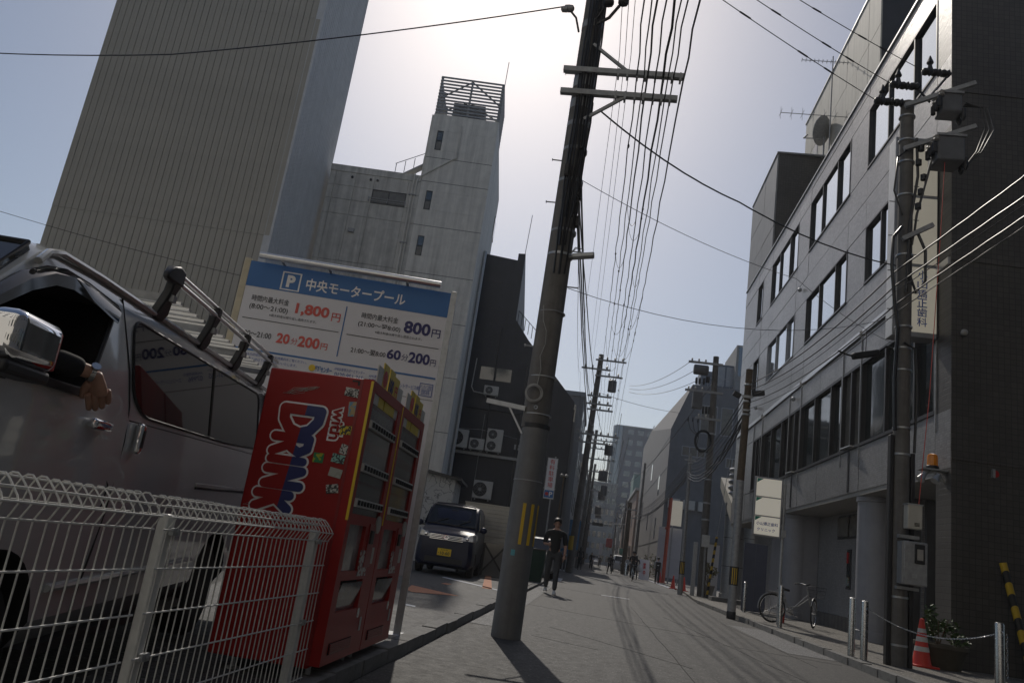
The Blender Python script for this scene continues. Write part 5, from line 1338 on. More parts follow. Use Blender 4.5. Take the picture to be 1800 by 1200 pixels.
for z, a in ((9.0, 1), (8.2, 1), (6.6, -1)):
    am = mb = MB()
    mb.bar((-.1, -.18 , z - .12), (.95, -.32, z + .3) if a > 0 else (.35, -.2, z + .16), .07, .07); mb.build('crossarm', M['galvdull'], pa)
def tx(x, z, w, h):
    b = MB().box(x - w / 2, x + w / 2, -.18 - w / 2, -.18 + w / 2, z, z + h).build('transformer', M['transformer'], pa, bevel=.03)
    MB().box(x - w / 2 - .02, x + w / 2 + .02, -.2 - w / 2, -.16 + w / 2, z + h - .01, z + h + .03).build('lid', M['galvdull'], b)
    for i in range(3):
        MB().lathe([(.025, 0), (.05, .02), (.035, .05), (.05, .07), (.03, .1)], 10, (x - w * .55, -.3 - w * .2 + i * .13 , z + h * .75), 'z').build('bushing', M['porcelain'], b)
        MB().lathe([(.015, -.2), (.04, -.18), (.04, -.04), (.02, 0)], 8, (x - w * .55 - .03, -.3 - w * .2 + i * .13, z + h * .7)).build('cable_end', M['black'], b)
    for i in range(2): MB().lathe([(.02, -.2), (.045, -.15), (.045, .0), (.02, .03)], 8, (x + w * .6, -.28 + i * .16, z + h * .25)).build('cable_end', M['black'], b)
tx(.58, 8.74, .32, .34); tx(.55, 7.82, .42, .44)
mb = MB()
for k in range(3): mb.tube([(.85, -.2 + .05 * k, 9.0), (1.05 + .06 * k, -.25, 8.9), (1.12 + .07 * k, -.25, 8.5), (1.0 + .04 * k, -.22, 8.1), (.85, -.2, 7.85)], .014, 6)
mb.tube([(-.02, -.15, 8.1), (-.2, -.2, 7.9), (-.25, -.2, 7.3), (-.1, -.16, 6.9)], .014, 6); mb.tube([(.3, -.25, 7.9), (.18, -.24, 7.3), (.1, -.2, 6.9), (.08, -.17, 6.6)], .018, 6)
mb.tube([(.35, -.3, 8.2), (.25, -.25, 7.6), (.12, -.2, 7.0), (.05, -.17, 6.4)], .014, 6); mb.tube([(.1, -.16, 8.3), (.12, -.18, 7.6), (.02, -.16, 6.8), (-.02, -.15, 5.6)], .022, 6)
mb.tube([(-.1, -.16, 6.7), (-.24, -.18, 6.5), (-.26, -.2, 6.0), (-.2, -.18, 5.4), (-.13, -.15, 5.0)], .026, 7); mb.tube([(.12, -.16, 6.65), (.24, -.2, 6.3), (.24, -.2, 5.8), (.12, -.17, 5.6), (.02, -.16, 5.9), (.02, -.15, 6.6)], .024, 7)
mb.tube([(-.14, -.13, 3.4), (-.16, -.14, 4.2), (-.13, -.14, 5.0)], .03, 7); mb.tube([(.15, -.1, 3.1), (.17, -.12, 4.0), (.13, -.13, 4.7), (-.05, -.16, 4.78)], .02, 6)
mb.build('jumper_cable', M['cable'], pa, True)
MB().tube([(.5, -.3, 8.2), (.42, -.3, 6.5), (.32, -.2, 4.0), (.2, -.15, 2.3)], .006, 5).build('red_wire', M['inkred'], pa, True)
for k in range(5):
    z = 7.0 + .26 * k; MB().lathe([(.02, 0), (.05, .01), (.05, .10), (.02, .12)], 8, (.12 + .04 * (k % 3), -.2, z)).build('cable_clip', M['black'], pa, True)
# dead-end clamps of the three high wires
for k, p in enumerate(((-.5, -.15, 8.95), (-.22, -.05, 9.35), (.35, .1, 9.75))):
    mb = MB()
    for j in range(3):
        c = Vector(p) + Vector((.17 * j, .05 * j, .03 * j)); mb.lathe([(.015, -.09), (.06, -.07), (.07, -.02), (.05, .02), (.075, .05), (.02, .10)], 10, tuple(c), 'x')
    mb.lathe([(.0, 0), (.05, .03), (.03, .12), (.06, .16), (.01, .3)], 8, (p[0] + .05, p[1], p[2] + .02)); mb.bar(tuple(Vector(p) + Vector((.4, .12, .05))), (.3 if k else .0, -.15, 8.9 + .1 * k), .03)
    mb.build('dead_end_clamp', M['black'], pa, True)

# ------------------------------------------------------------------ cables
g1 = 'cables strung along the street between the left-hand poles'
XA = [-.34, -.27, -.20, -.10, -.02, .03, .12, .22, .26, .34, .46]
XB = [-2.0, -1.3, -1.1, -.5, -.25, .0, .25, .45, .6, .8, 1.1]
ZA = [6.9, 6.9, 6.9, 6.62, 6.34, 6.62, 6.30, 6.62, 6.30, 6.62, 6.60]
ZB = [12.4, 12.4, 11.9, 12.9, 12.0, 12.95, 11.0, 12.9, 10.2, 12.9, 13.0]
RR = [.004, .004, .004, .009, .008, .012, .009, .015, .008, .009, .011]
ORD = ('first', 'second', 'third', 'fourth', 'fifth', 'sixth', 'seventh', 'eighth', 'ninth', 'tenth', 'eleventh')
for i in range(11):
    cable([(XA[i] * .98, -9, ZA[i] + .15), .25, (XA[i], 8.48, ZA[i]), .35, (XB[i] - .1, 47.8, ZB[i]), .3, (XB[i] * .9, 76, 12.2 - .2 * (i % 4)), .3, (XB[i] * .9, 104, 12.2 - .25 * (i % 4)), .3, (XB[i] * .9, 140, 12.2 - .25 * (i % 4))], RR[i],
          '%s cable from the left in the fan rising over the nearest crossarms' % ORD[i], g1, wob=.011 if i > 2 else .0, turns=90, n=34)
tele = [o for o in COL.objects if o.get('group') == g1]
def along(i, t): return Vector(sagline((XA[i], 8.48, ZA[i]), (XB[i] - .1, 47.8, ZB[i]), .35, 200)[int(t * 200)])
for a_, b_, t_, dz in ((4, 6, .10, .22), (5, 7, .16, .25), (3, 5, .22, .3), (7, 9, .27, .3), (8, 10, .33, .35), (4, 7, .42, .5), (6, 9, .5, .5), (3, 6, .6, .7), (5, 10, .7, .8)):
    p, q = along(a_, t_), along(b_, t_ + .01); MB().tube(sagline(p, q, dz, 10), .004 + .004 * t_, 4).build('drop_loop', M['cable'], tele[a_], True)
for k in range(26):
    i = random.choice((3, 4, 5, 6, 7, 8, 9, 10)); t_ = random.uniform(.04, .9); p = along(i, t_)
    MB().ell(tuple(p), (.018 + .02 * t_, .07, .018 + .02 * t_), 6, 4).build('cable_clip', M['black'], tele[i])
g2 = 'low cables strung beside the left-hand poles'
for i, (xa, za, xb, zb, r) in enumerate(((-.70, 6.1, -1.9, 12.0, .006), (-.66, 5.6, -.95, 10.4, .015), (-.62, 5.0, -.8, 9.8, .012), (-.58, 4.6, -.7, 8.9, .010), (-.6, 4.9, .2, 8.1, .009))):
    cable([(xa, 8.45, za), .9, (xb, 47.8, zb), .3, (xb, 76, 9 + .2 * i), .3, (xb, 104, 8.6 + .2 * i)], r, '%s of the low cables hanging off the nearest pole shaft, counted from the top' % ORD[i], g2, wob=.005, turns=50, n=24)
for i, (x, z) in enumerate(((1.4, 8.1), (.9, 7.6), (1.1, 9.7), (.4, 7.2), (1.7, 8.3), (.7, 6.8))):
    cable([(x - .2, 47.8, z), .4, (x, 76, 9.0 - .1 * i), .4, (x + .2, 104, 9.4), .4, (x + .4, 140, 9.4), .4, (x + .4, 225, 9)], .016, '%s of six cables running on down the street beyond the tall leaning pole' % ORD[i], 'cables farther down the left of the street')
cable([(-.5, 8.5, 6.14), .10, (1.51, 10.4, 6.02), .12, (4.25, 12.2, 6.05)], .011, 'thick dark cable crossing the street from the nearest pole to the pole before the clinic', wob=.003, turns=40)
cable([(-.6, 8.5, 5.19), .1, (2.59, 11.5, 5.39), .15, (5.7, 15.2, 5.6)], .004, 'thin wire crossing the street from mid-height of the nearest pole towards the clinic facade')
cable([(-.6, 8.5, 3.83), .35, (4.3, 12.3, 5.23)], .004, 'lowest thin wire crossing the street from the nearest pole to the meter-box pole')
cable([(-16, 10.2, 7.7), .25, (-6.7, 9.2, 6.95), .06, (-1.1, 8.6, 7.66)], .009, 'dark cable crossing the sky at upper left in front of the huge beige building')
cable([(-24, 17, 8.5), .1, (-18.5, 20, 8.34), .12, (-11.5, 25.2, 8.6)], .008, 'thin wire hanging low across the left end of the beige building')
g3 = 'high wires crossing to the pole in front of the clinic'
for i, (a, b, c) in enumerate((((-.65, 8.7, 9.1), (.99, 10, 9.03), (3.92, 12.15, 8.93)), ((-.65, 8.7, 9.5), (1.55, 10.5, 9.47), (4.2, 12.25, 9.33)), ((-.65, 8.7, 10.1), (2.29, 11, 9.92), (4.75, 12.4, 9.75)))):
    cb_ = cable([a, .05, b, .03, c], .007, 'high wire at upper right, %s of three, ending at the pole before the clinic' % ('lowest', 'middle', 'highest')[i], g3)
    d = Vector(c) - Vector(b)
    for f in (.1, .45, .62):
        q = Vector(b) + d * f - Vector((0, 0, .03 * 4 * f * (1 - f)))
        MB().tube([q, q + d * .06], .014, 6).build('wire_sleeve', M['black'], cb_, True)
g4 = 'heavy cables along the right of the street'
for i, (z0, z1, z2, r) in enumerate(((6.3, 5.62, 5.92, .013), (6.1, 5.40, 5.70, .013), (6.05, 5.32, 5.62, .006), (5.9, 5.2, 5.42, .012), (5.8, 5.10, 5.3, .008))):
    dx = .02 * i
    cable([(4.25 + dx, -6, z0), .05, (4.24 + dx, 8.4, z1), .0, (4.22 + dx, 12.2, z2), .22, (3.66, 20.75, 5.95 - .17 * i), .5, (3.95 + .02 * i, 36.4, 5.85 - .12 * i), .9, (3.4, 79.8, 6.3 - .05 * i)], r,
          '%s heavy cable from the top passing the tall cream sign on the right' % ORD[i], g4, wob=.0015, turns=30, n=20)
for i in range(3):
    cable([(3.66, 20.7, 5.5 - .15 * i), .8, (3.95, 36.4, 5.3 - .1 * i), 1.0, (3.4, 79.8, 6.0)], .022, '%s thick bundled cable sagging on from the dark-topped pole' % ('uppermost', 'middle', 'lowest')[i], 'bundled cables beyond the dark-topped pole', wob=.012, turns=50, n=26)
for i in range(3):
    cable([(1.2, 47.8, 11.5 - .2 * i), .35, (3.5 + .14 * i, 34.8, 10.1 - .45 * i)], .012, '%s of three wires reaching the transformer pole from across the street' % ('highest', 'middle', 'lowest')[i], 'wires reaching the transformer pole')
cable([(-.4, 47.8, 10.8), .5, (10.5, 73, 15.5)], .015, 'thin wire crossing from the tall leaning pole to the roof of the grey block')
cable([(1.2, 76, 7.5), 1.2, (4.6, 35, 9.4)], .015, 'wire sagging from the transformer pole across to the left row of poles')
cable([(5.2, 100, 6.2), .8, (4.0, 36.5, 5.6)], .012, 'thin low wire in front of the grey block')
for i, (x, y, z, x2, y2, z2) in enumerate(((-.8, 76, 8, 4.85, 90, 8), (-.8, 104, 7.5, 4.3, 118, 8), (-.8, 104, 6.6, 4.85, 90, 6.5), (-.8, 140, 7.5, 4.0, 150, 8.0), (-1, 48, 5.5, 3.3, 80, 6.3), (-.9, 76, 6, 3.3, 80, 6.3))):
    cable([(x, y, z), .3, (x2, y2, z2)], .014, 'thin cable crossing over the far street, %s counted from the near end' % ORD[i], 'cables crossing the far street')
t = thing('splice_closure', 'black elongated splice closure hung on the cables left of the pole before the clinic', 'cable closure', (3.97, 12.62, 4.66))
mb = MB(); mb.obox((0, 0, 0), (.44, .12, .10), Euler((0, R(-17), R(10))).to_matrix()); mb.build('case', M['black'], t, bevel=.02)
mb = MB(); mb.tube([(.2, 0, .07), (.3, -.05, .16), (.42, -.1, .12), (.52, -.15, 0)], .014, 6); mb.tube([(-.2, 0, -.05), (-.3, 0, -.03), (-.42, .02, .02)], .014, 6); mb.tube([(.0, 0, .05), (.0, -.02, .4)], .006, 5); mb.build('tail_cable', M['cable'], t, True)

# ================================================================== traffic signal in the distance
t = thing('traffic_signal', 'dark horizontal traffic signal with a red light hanging over the far street', 'traffic signal', (.5, 110, 5.45))
MB().box(-.75, .75, -.1, .15, 0, .45).build('case', M['frame'], t, bevel=.05)
for i, m in enumerate(('taillight', 'black', 'black')):
    MB().lathe([(.16, -.12), (.0, -.14)], 16, (.0 + (i - 1) * .45 if i else -.0, 0, .22), 'y').build('lens', M[m], t)
mb = MB(); mb.cyl((.7, .05, .3), (4.2, .05, .8), .05); mb.cyl((4.2, .05, -5.4), (4.2, .05, 1.2), .09); mb.box(-1.3, -.8, -.1, .1, .1, .3); mb.box(.8, 1.3, -.1, .1, .1, .3); mb.build('mast_arm', M['galvdull'], t)

# ================================================================== white van behind the fence
# local x runs from the nose to the tail, y into the body, z up
van = thing('white_van', 'white delivery van with roof rack parked behind the wire fence, driver leaning an arm out', 'van', (-2.03, 2.91, 0), 0, None, (0, R(-1.75), R(100.5)))
VW = 1.50
def vsec(x, zb, zt, ins, pinch=0.0):
    h = zt - zb
    L = [(.07 + pinch, zb), (.0 + pinch, zb + .07 * h), (-.012 + pinch, zb + .30 * h), (.0 + pinch, zb + .62 * h), (ins * .80 + pinch, zb + .945 * h), (ins + .012 + pinch, zb + .985 * h), (ins + .07 + pinch, zb + h)]
    return [(x, y, z) for y, z in L] + [(x, VW - y, z) for y, z in reversed(L)]
mb = MB()
mb.loft([vsec(-1.27, .34, .85, .05, .16), vsec(-1.24, .30, 1.00, .05, .09), vsec(-1.17, .28, 1.14, .05, .03), vsec(-1.10, .28, 1.235, .03, .005), vsec(-.94, .28, 1.32, .04), vsec(-.72, .28, 1.495, .05), vsec(-.56, .28, 1.62, .06),
         vsec(-.46, .28, 1.695, .07), vsec(-.36, .28, 1.725, .075), vsec(-.1, .28, 1.745, .08), vsec(1.5, .28, 1.755, .09), vsec(3.0, .28, 1.75, .09), vsec(3.12, .30, 1.73, .10, .01), vsec(3.17, .32, 1.68, .10, .05)])
body = mb.build('body', [M['vanpaint'], M['dark'], M['rubber']], van, True)
def hidden_cut(mb_, m):
    o = mb_.build('cut', m); o.parent = van; o.location = (0, 0, 0); return o
c1 = MB().prism([(-.96, 1.245), (-.02, 1.25), (.165, 1.63), (-.30, 1.648), (-.56, 1.57)], 'xz', -.3, 1.15)
c2 = MB().cyl((2.22, -.3, .30), (2.22, .32, .30), .365, n=32); c3 = MB().cyl((-.36, -.3, .30), (-.36, .32, .30), .365, n=32)
boolean_cut(body, [hidden_cut(c1, M['dark']), hidden_cut(c2, M['rubber']), hidden_cut(c3, M['rubber'])])
body.data.shade_smooth(); body.data.set_sharp_from_angle(angle=R(30))
def vy(z):       # side wall position at height z
    return 0.0 if z < 1.19 else (z - 1.19) / .455 * .065
def side_patch(poly, out, th, n=1):
    """plate following the side wall"""
    k = len(poly); vs = [(x, vy(z) - out, z) for x, z in poly] + [(x, vy(z) - out + th, z) for x, z in poly]
    return MB().add(vs, [tuple(range(k)), tuple(range(2 * k - 1, k - 1, -1))] + [(i, k + i, k + (i + 1) % k, (i + 1) % k) for i in range(k)])
def rounded(pts, r=.06, n=5):
    out = []; k = len(pts)
    for i in range(k):
        p = Vector(pts[i]); a = Vector(pts[i - 1]); b = Vector(pts[(i + 1) % k])
        d1 = (a - p).normalized() * min(r, (a - p).length * .45); d2 = (b - p).normalized() * min(r, (b - p).length * .45)
        for j in range(n + 1):
            t = j / n; q = (p + d1) * (1 - t) ** 2 + p * 2 * t * (1 - t) + (p + d2) * t * t; out.append((q.x, q.y))
    return out
w2 = rounded([(.36, 1.635), (2.78, 1.645), (2.82, 1.25), (2.0, 1.222), (.58, 1.222), (.44, 1.30)], .09)
side_patch(w2, .004, .02).build('side_window', M['carglass'], van)
sg_ = MB().tube([(x, vy(z) - .003, z) for x, z in w2], .008, 5, True).build('window_seal', M['black'], van, True)
MB().tube([(1.62, vy(1.64) - .006, 1.64), (1.62, vy(1.24) - .006, 1.235)], .007, 5).build('window_divider', M['black'], van)
fw_ = [(-.96, 1.245), (-.02, 1.25), (.165, 1.63), (-.30, 1.648), (-.56, 1.57)]
MB().tube([(x, vy(z) - .002, z) for x, z in rounded(fw_, .08)], .011, 6, True).build('door_seal', M['black'], van, True)
MB().box(-1.0, -.03, -.012, .02, 1.225, 1.250).build('belt_strip', M['black'], van)
# visor over the door glass
vo = [(-.78, 1.44), (-.59, 1.565), (-.43, 1.635), (-.29, 1.665), (-.1, 1.668), (.18, 1.652)]; vi = [(-.74, 1.41), (-.55, 1.515), (-.40, 1.575), (-.27, 1.595), (-.1, 1.59), (.14, 1.565)]
mb = MB(); vs = []
for (ax, az), (bx, bz) in zip(vo, vi): vs += [(ax, vy(az) - .004, az), ((ax + bx) / 2, vy(az) - .035, (az + bz) / 2 + .01), (bx, vy(bz) - .03, bz), (bx, vy(bz) - .026, bz), ((ax + bx) / 2, vy(az) - .030, (az + bz) / 2 + .01), (ax, vy(az) + .0, az)]
mb.add(vs, [(i * 6 + k, i * 6 + (k + 1) % 6, i * 6 + 6 + (k + 1) % 6, i * 6 + 6 + k) for i in range(5) for k in range(6)] + [tuple(range(6)), tuple(range(30, 36))])
mb.build('rain_visor', M['carglass'], van, True)
def seam(pts, name='panel_seam', r=.0045): return MB().tube([(x, vy(z) - .0005 if z > .9 else (-.011 if .5 < z < .95 else -.004), z) for x, z in pts], r, 5).build(name, M['black'], van)
seam([(.22, 1.69), (.30, 1.55), (.38, 1.40), (.42, 1.25), (.435, 1.1), (.43, .95), (.40, .8), (.36, .62), (.33, .45), (.32, .36)])
seam([(2.98, 1.69), (2.98, 1.2), (2.97, .8), (2.95, .5)])
seam([(.44, 1.19), (1.2, 1.195), (2.0, 1.2), (2.9, 1.205)], r=.003)
seam([(.20, .93), (.34, .93), (.36, .90), (.35, .82), (.33, .80), (.2, .80), (.18, .82), (.18, .91), (.20, .93)], 'fuel_lid_seam', .003)
# sliding door rail and sill moulding
mb = MB(); mb.box(1.55, 3.0, -.016, .01, .93, .955); mb.build('slide_rail', M['vanpaint'], van, bevel=.006)
MB().box(1.55, 3.0, -.014, .005, .918, .93).build('slide_rail_shadow_gap', M['black'], van)
mb = MB(); mb.tube([(.05, -.010, .50), (.5, -.015, .50), (1.75, -.015, .51)], .016, 8); mb.tube([(2.66, -.014, .53), (3.05, -.014, .53)], .016, 8); split_build(mb, 'sill_crease', M['vanpaint'], van, True)
mb = MB(); mb.box(-.0, 1.8, .0, .06, .245, .285); mb.build('sill_skirt', M['black'], van)
h = MB().box(.03, .20, -.045, -.006, 1.115, 1.160).build('door_handle', M['chrome'], van, bevel=.016, seg=4)
h = MB().box(.515, .565, -.04, -.004, 1.05, 1.19).build('slide_handle', M['chrome'], van, bevel=.015, seg=4); MB().box(.53, .55, -.044, -.036, 1.08, 1.16).build('handle_recess', M['black'], h)
# gutter and roof
mb = MB(); mb.tube([(-.50, .055, 1.63), (-.44, .062, 1.68), (-.34, .07, 1.708), (.0, .075, 1.72), (1.5, .085, 1.728), (3.05, .085, 1.722)], .014, 8); mb.build('roof_gutter', M['vanpaint'], van, True)
for i in range(7): MB().box(.1 + .42 * i, .34 + .42 * i, .3, VW - .3, 1.75, 1.762).build('roof_rib', M['vanpaint'], van, bevel=.005)
# windscreen
mb = MB(); k = .006
p = [(-.95, .055, 1.312), (-.495, .10, 1.671), (-.495, VW - .10, 1.671), (-.95, VW - .055, 1.312)]
mb.add(p + [(x + .02, y, z - .02) for x, y, z in p], [(0, 1, 2, 3), (7, 6, 5, 4), (0, 4, 5, 1), (1, 5, 6, 2), (2, 6, 7, 3), (3, 7, 4, 0)])
ws = mb.build('windscreen', M['carglass'], van)
for v_ in ws.data.vertices: v_.co += Vector((-.012, 0, .014))
MB().tube([(x - .013, y, z + .015) for x, y, z in p], .010, 6, True).build('windscreen_seal', M['black'], van, True)
MB().box(-1.30, -1.2, .12, VW - .12, .34, .52).build('front_bumper', M['vanpaint'], van, bevel=.03); MB().box(-1.285, -1.22, .2, VW - .2, .68, .86).build('grille', M['chrome'], van, bevel=.01)
for y in (.14, VW - .32): MB().box(-1.27, -1.19, y, y + .2, .72, .95).build('headlight', M['lens'], van, bevel=.03)
for y in (.06, VW - .14): MB().box(3.12, 3.19, y, y + .08, .8, 1.2).build('tail_light', M['taillight'], van, bevel=.01)
def wheel(parent, x, y, z, r, w):
    t_ = MB().lathe([(r * .66, -w / 2), (r * .93, -w / 2), (r, -w * .36), (r, w * .36), (r * .93, w / 2), (r * .66, w / 2)], 32, (x, y, z), 'y').build('wheel', M['rubber'], parent, True)
    MB().lathe([(r * .67, -w * .46), (r * .6, -w * .40), (r * .35, -w * .36), (r * .2, -w * .44), (.0, -w * .45)], 28, (x, y, z), 'y').build('rim', M['galv'], t_, True)
    mb = MB()
    for i in range(8): a = 2 * PI * i / 8; mb.lathe([(r * .075, -w * .475), (r * .05, -w * .37)], 8, (x + r * .48 * math.cos(a), y, z + r * .48 * math.sin(a)), 'y')
    mb.build('rim_hole', M['dark'], t_)
    return t_
wheel(van, 2.22, .12, .30, .29, .18); wheel(van, -.36, .12, .30, .29, .18); wheel(van, 2.22, VW - .12, .30, .29, .18); wheel(van, -.36, VW - .12, .30, .29, .18)
# mirror
mr = MB().box(-1.02, -.77, -.245, -.14, 1.225, 1.372).build('wing_mirror', M['chrome'], van, bevel=.035, seg=5)
MB().box(-1.02, -.78, -.235, -.13, 1.19, 1.228).build('mirror_base', M['black'], mr, bevel=.012)
MB().box(-.783, -.760, -.23, -.15, 1.235, 1.352).build('indicator', M['taillight'], mr, bevel=.006)
mb = MB(); mb.bar((-.85, -.14, 1.205), (-.88, .01, 1.22), .05, .035); mb.build('mirror_arm', M['black'], mr)
# roof rack
me_ = MB().box(-.018, .018, .06, VW - .06, 1.835, 1.85).mesh('rack_slat', M['alu'])
for i in range(18): link('rack_slat', me_, van, (.74 + .13 * i, 0, 0))
mb = MB()
for x in (.66, 1.36, 2.06, 2.76): mb.box(x - .022, x + .022, .02, VW - .02, 1.80, 1.833)
mb.build('rack_crossbar', M['galvdull'], van)
for y0, y1, sgn in ((.03, .12, 1), (VW - .03, VW - .12, -1)):
    for zz in (1.905, 1.952): MB().cyl((.60, y0 + (zz > 1.92) * .012 * sgn, zz), (3.05, y0 + (zz > 1.92) * .012 * sgn, zz), .0125, n=10).build('rack_rail', M['alu'], van, True)
    cap = MB().loft([[(x, y0 + a * w_ * sgn, z0_ + b * (z1_ - z0_)) for a, b in ((-1, 0), (1, 0), (1, 1), (-1, 1))] for x, w_, z0_, z1_ in ((.50, .014, 1.885, 1.91), (.55, .022, 1.88, 1.955), (.62, .024, 1.885, 1.975), (.70, .022, 1.89, 1.968))])
    cap.build('rack_end_cap', M['black'], van, bevel=.010, seg=3)
    for x in (.66, 1.36, 2.06, 2.76):
        f = MB(); yy = min(y0, y0 + .06 * sgn); f.loft([[(x + a * w_, y0 + b * .045 * sgn + off * sgn, z) for a, b in ((-1, 0), (1, 0), (1, 1), (-1, 1))] for z, w_, off in ((1.70, .05, .045), (1.745, .062, .025), (1.79, .045, .015), (1.85, .035, .0), (1.90, .05, -.012))])
        f.build('rack_foot', M['black'], van, bevel=.008)
        if x > .7: MB().box(x - .03, x + .03, y0 - .014, y0 + .02, 1.90, 1.955).build('rail_post', M['black'], van, bevel=.005)
# ------------------------------------------------------------------ people
def hand_chains(wrist, direction, normal, size, curl=.5, flip=1, fr=.0085):
    """five separate finger chains and a palm, for a hand hanging along `direction`, back of the hand facing `normal`"""
    w = Vector(wrist); d = Vector(direction).normalized(); n_ = Vector(normal); n_ = (n_ - d * n_.dot(d)).normalized(); s = d.cross(n_) * flip
    S = size
    chains = [[(tuple(w - d * S * .05), .026), (tuple(w + d * S * .10), (.030, .022)), (tuple(w + d * S * .26), (.040, .024)), (tuple(w + d * S * .46), (.043, .021)), (tuple(w + d * S * .52), (.034, .016))]]
    spec = [(-.032, .40, .034), (-.011, .44, .036), (.011, .42, .034), (.032, .34, .028)]
    for off, ln, _ in spec:
        base = w + d * S * .40 + s * off * S / .17
        L = ln * S; q = base; ang = .1; ch = [(tuple(q), fr * 1.05)]
        for seg, fr_ in ((.45, 1.0), (.32, .92), (.23, .8)):
            dirv = d * math.cos(ang) - n_ * math.sin(ang); q = q + dirv * L * seg * 1.25; ch.append((tuple(q), fr * fr_)); ang += curl
        chains.append(ch)
    tb = w + d * S * .16 - s * .018 * S / .17
    td = (d * .75 - s * .6 - n_ * .25).normalized(); td2 = (d * .95 - s * .15 - n_ * .3).normalized()
    chains.append([(tuple(tb), fr * 1.25), (tuple(tb + td * S * .22), fr * 1.2), (tuple(tb + td * S * .22 + td2 * S * .16), fr * 1.05), (tuple(tb + td * S * .22 + td2 * S * .27), fr * .8)])
    return chains

def head_parts(parent, base, yaw, hair='short', sc=1.0, skin='skin'):
    """face details on a head centred above `base` (neck top), facing yaw (0 = -Y)"""
    q = Euler((0, 0, yaw)).to_matrix(); b = Vector(base)
    def T(p): return tuple(b + q @ (Vector(p) * sc))
    mb = MB()
    for s in (-1, 1): mb.ell(T((s * .031, -.083, .10)), (.010 * sc, .007 * sc, .007 * sc), 8, 6)
    mb.build('eyes', M['frame'], parent, True)
    mb = MB()
    for s in (-1, 1): mb.obox(T((s * .032, -.089, .122)), (.034 * sc, .006, .007 * sc), q)
    mb.obox(T((0, -.090, .030)), (.044 * sc, .006, .008 * sc), q); mb.build('brows_and_mouth', M['lips'], parent)
    hm = MB()
    prof = [(.0, .250), (.05, .242), (.080, .218), (.092, .18), (.090, .135), (.080, .085)] if hair != 'hood' else [(.0, .25), (.06, .24), (.10, .20), (.115, .12), (.11, .0), (.12, -.08)]
    n = 20
    for i in range(n):
        vs = []
    for r, z in prof:
        for i in range(n):
            a = 2 * PI * i / n; x, y = math.cos(a) * r, math.sin(a) * r * 1.14
            front = max(0, -math.sin(a)); zz = z + ((.075 if z < .1 else .03) * front if z < .19 else 0) * (1 if hair != 'hood' else .8)
            zz += random.uniform(-.006, .006); x *= random.uniform(.97, 1.05)
            vs.append(T((x, y + .008, zz)))
    k = len(prof); fs = [(i * n + j, i * n + (j + 1) % n, (i + 1) * n + (j + 1) % n, (i + 1) * n + j) for i in range(k - 1) for j in range(n)]
    hm.add(vs, fs); hm.build('hair', M['hair'], parent, True)

M['lips'] = mat('brow_tone', (.10, .05, .04), .6)

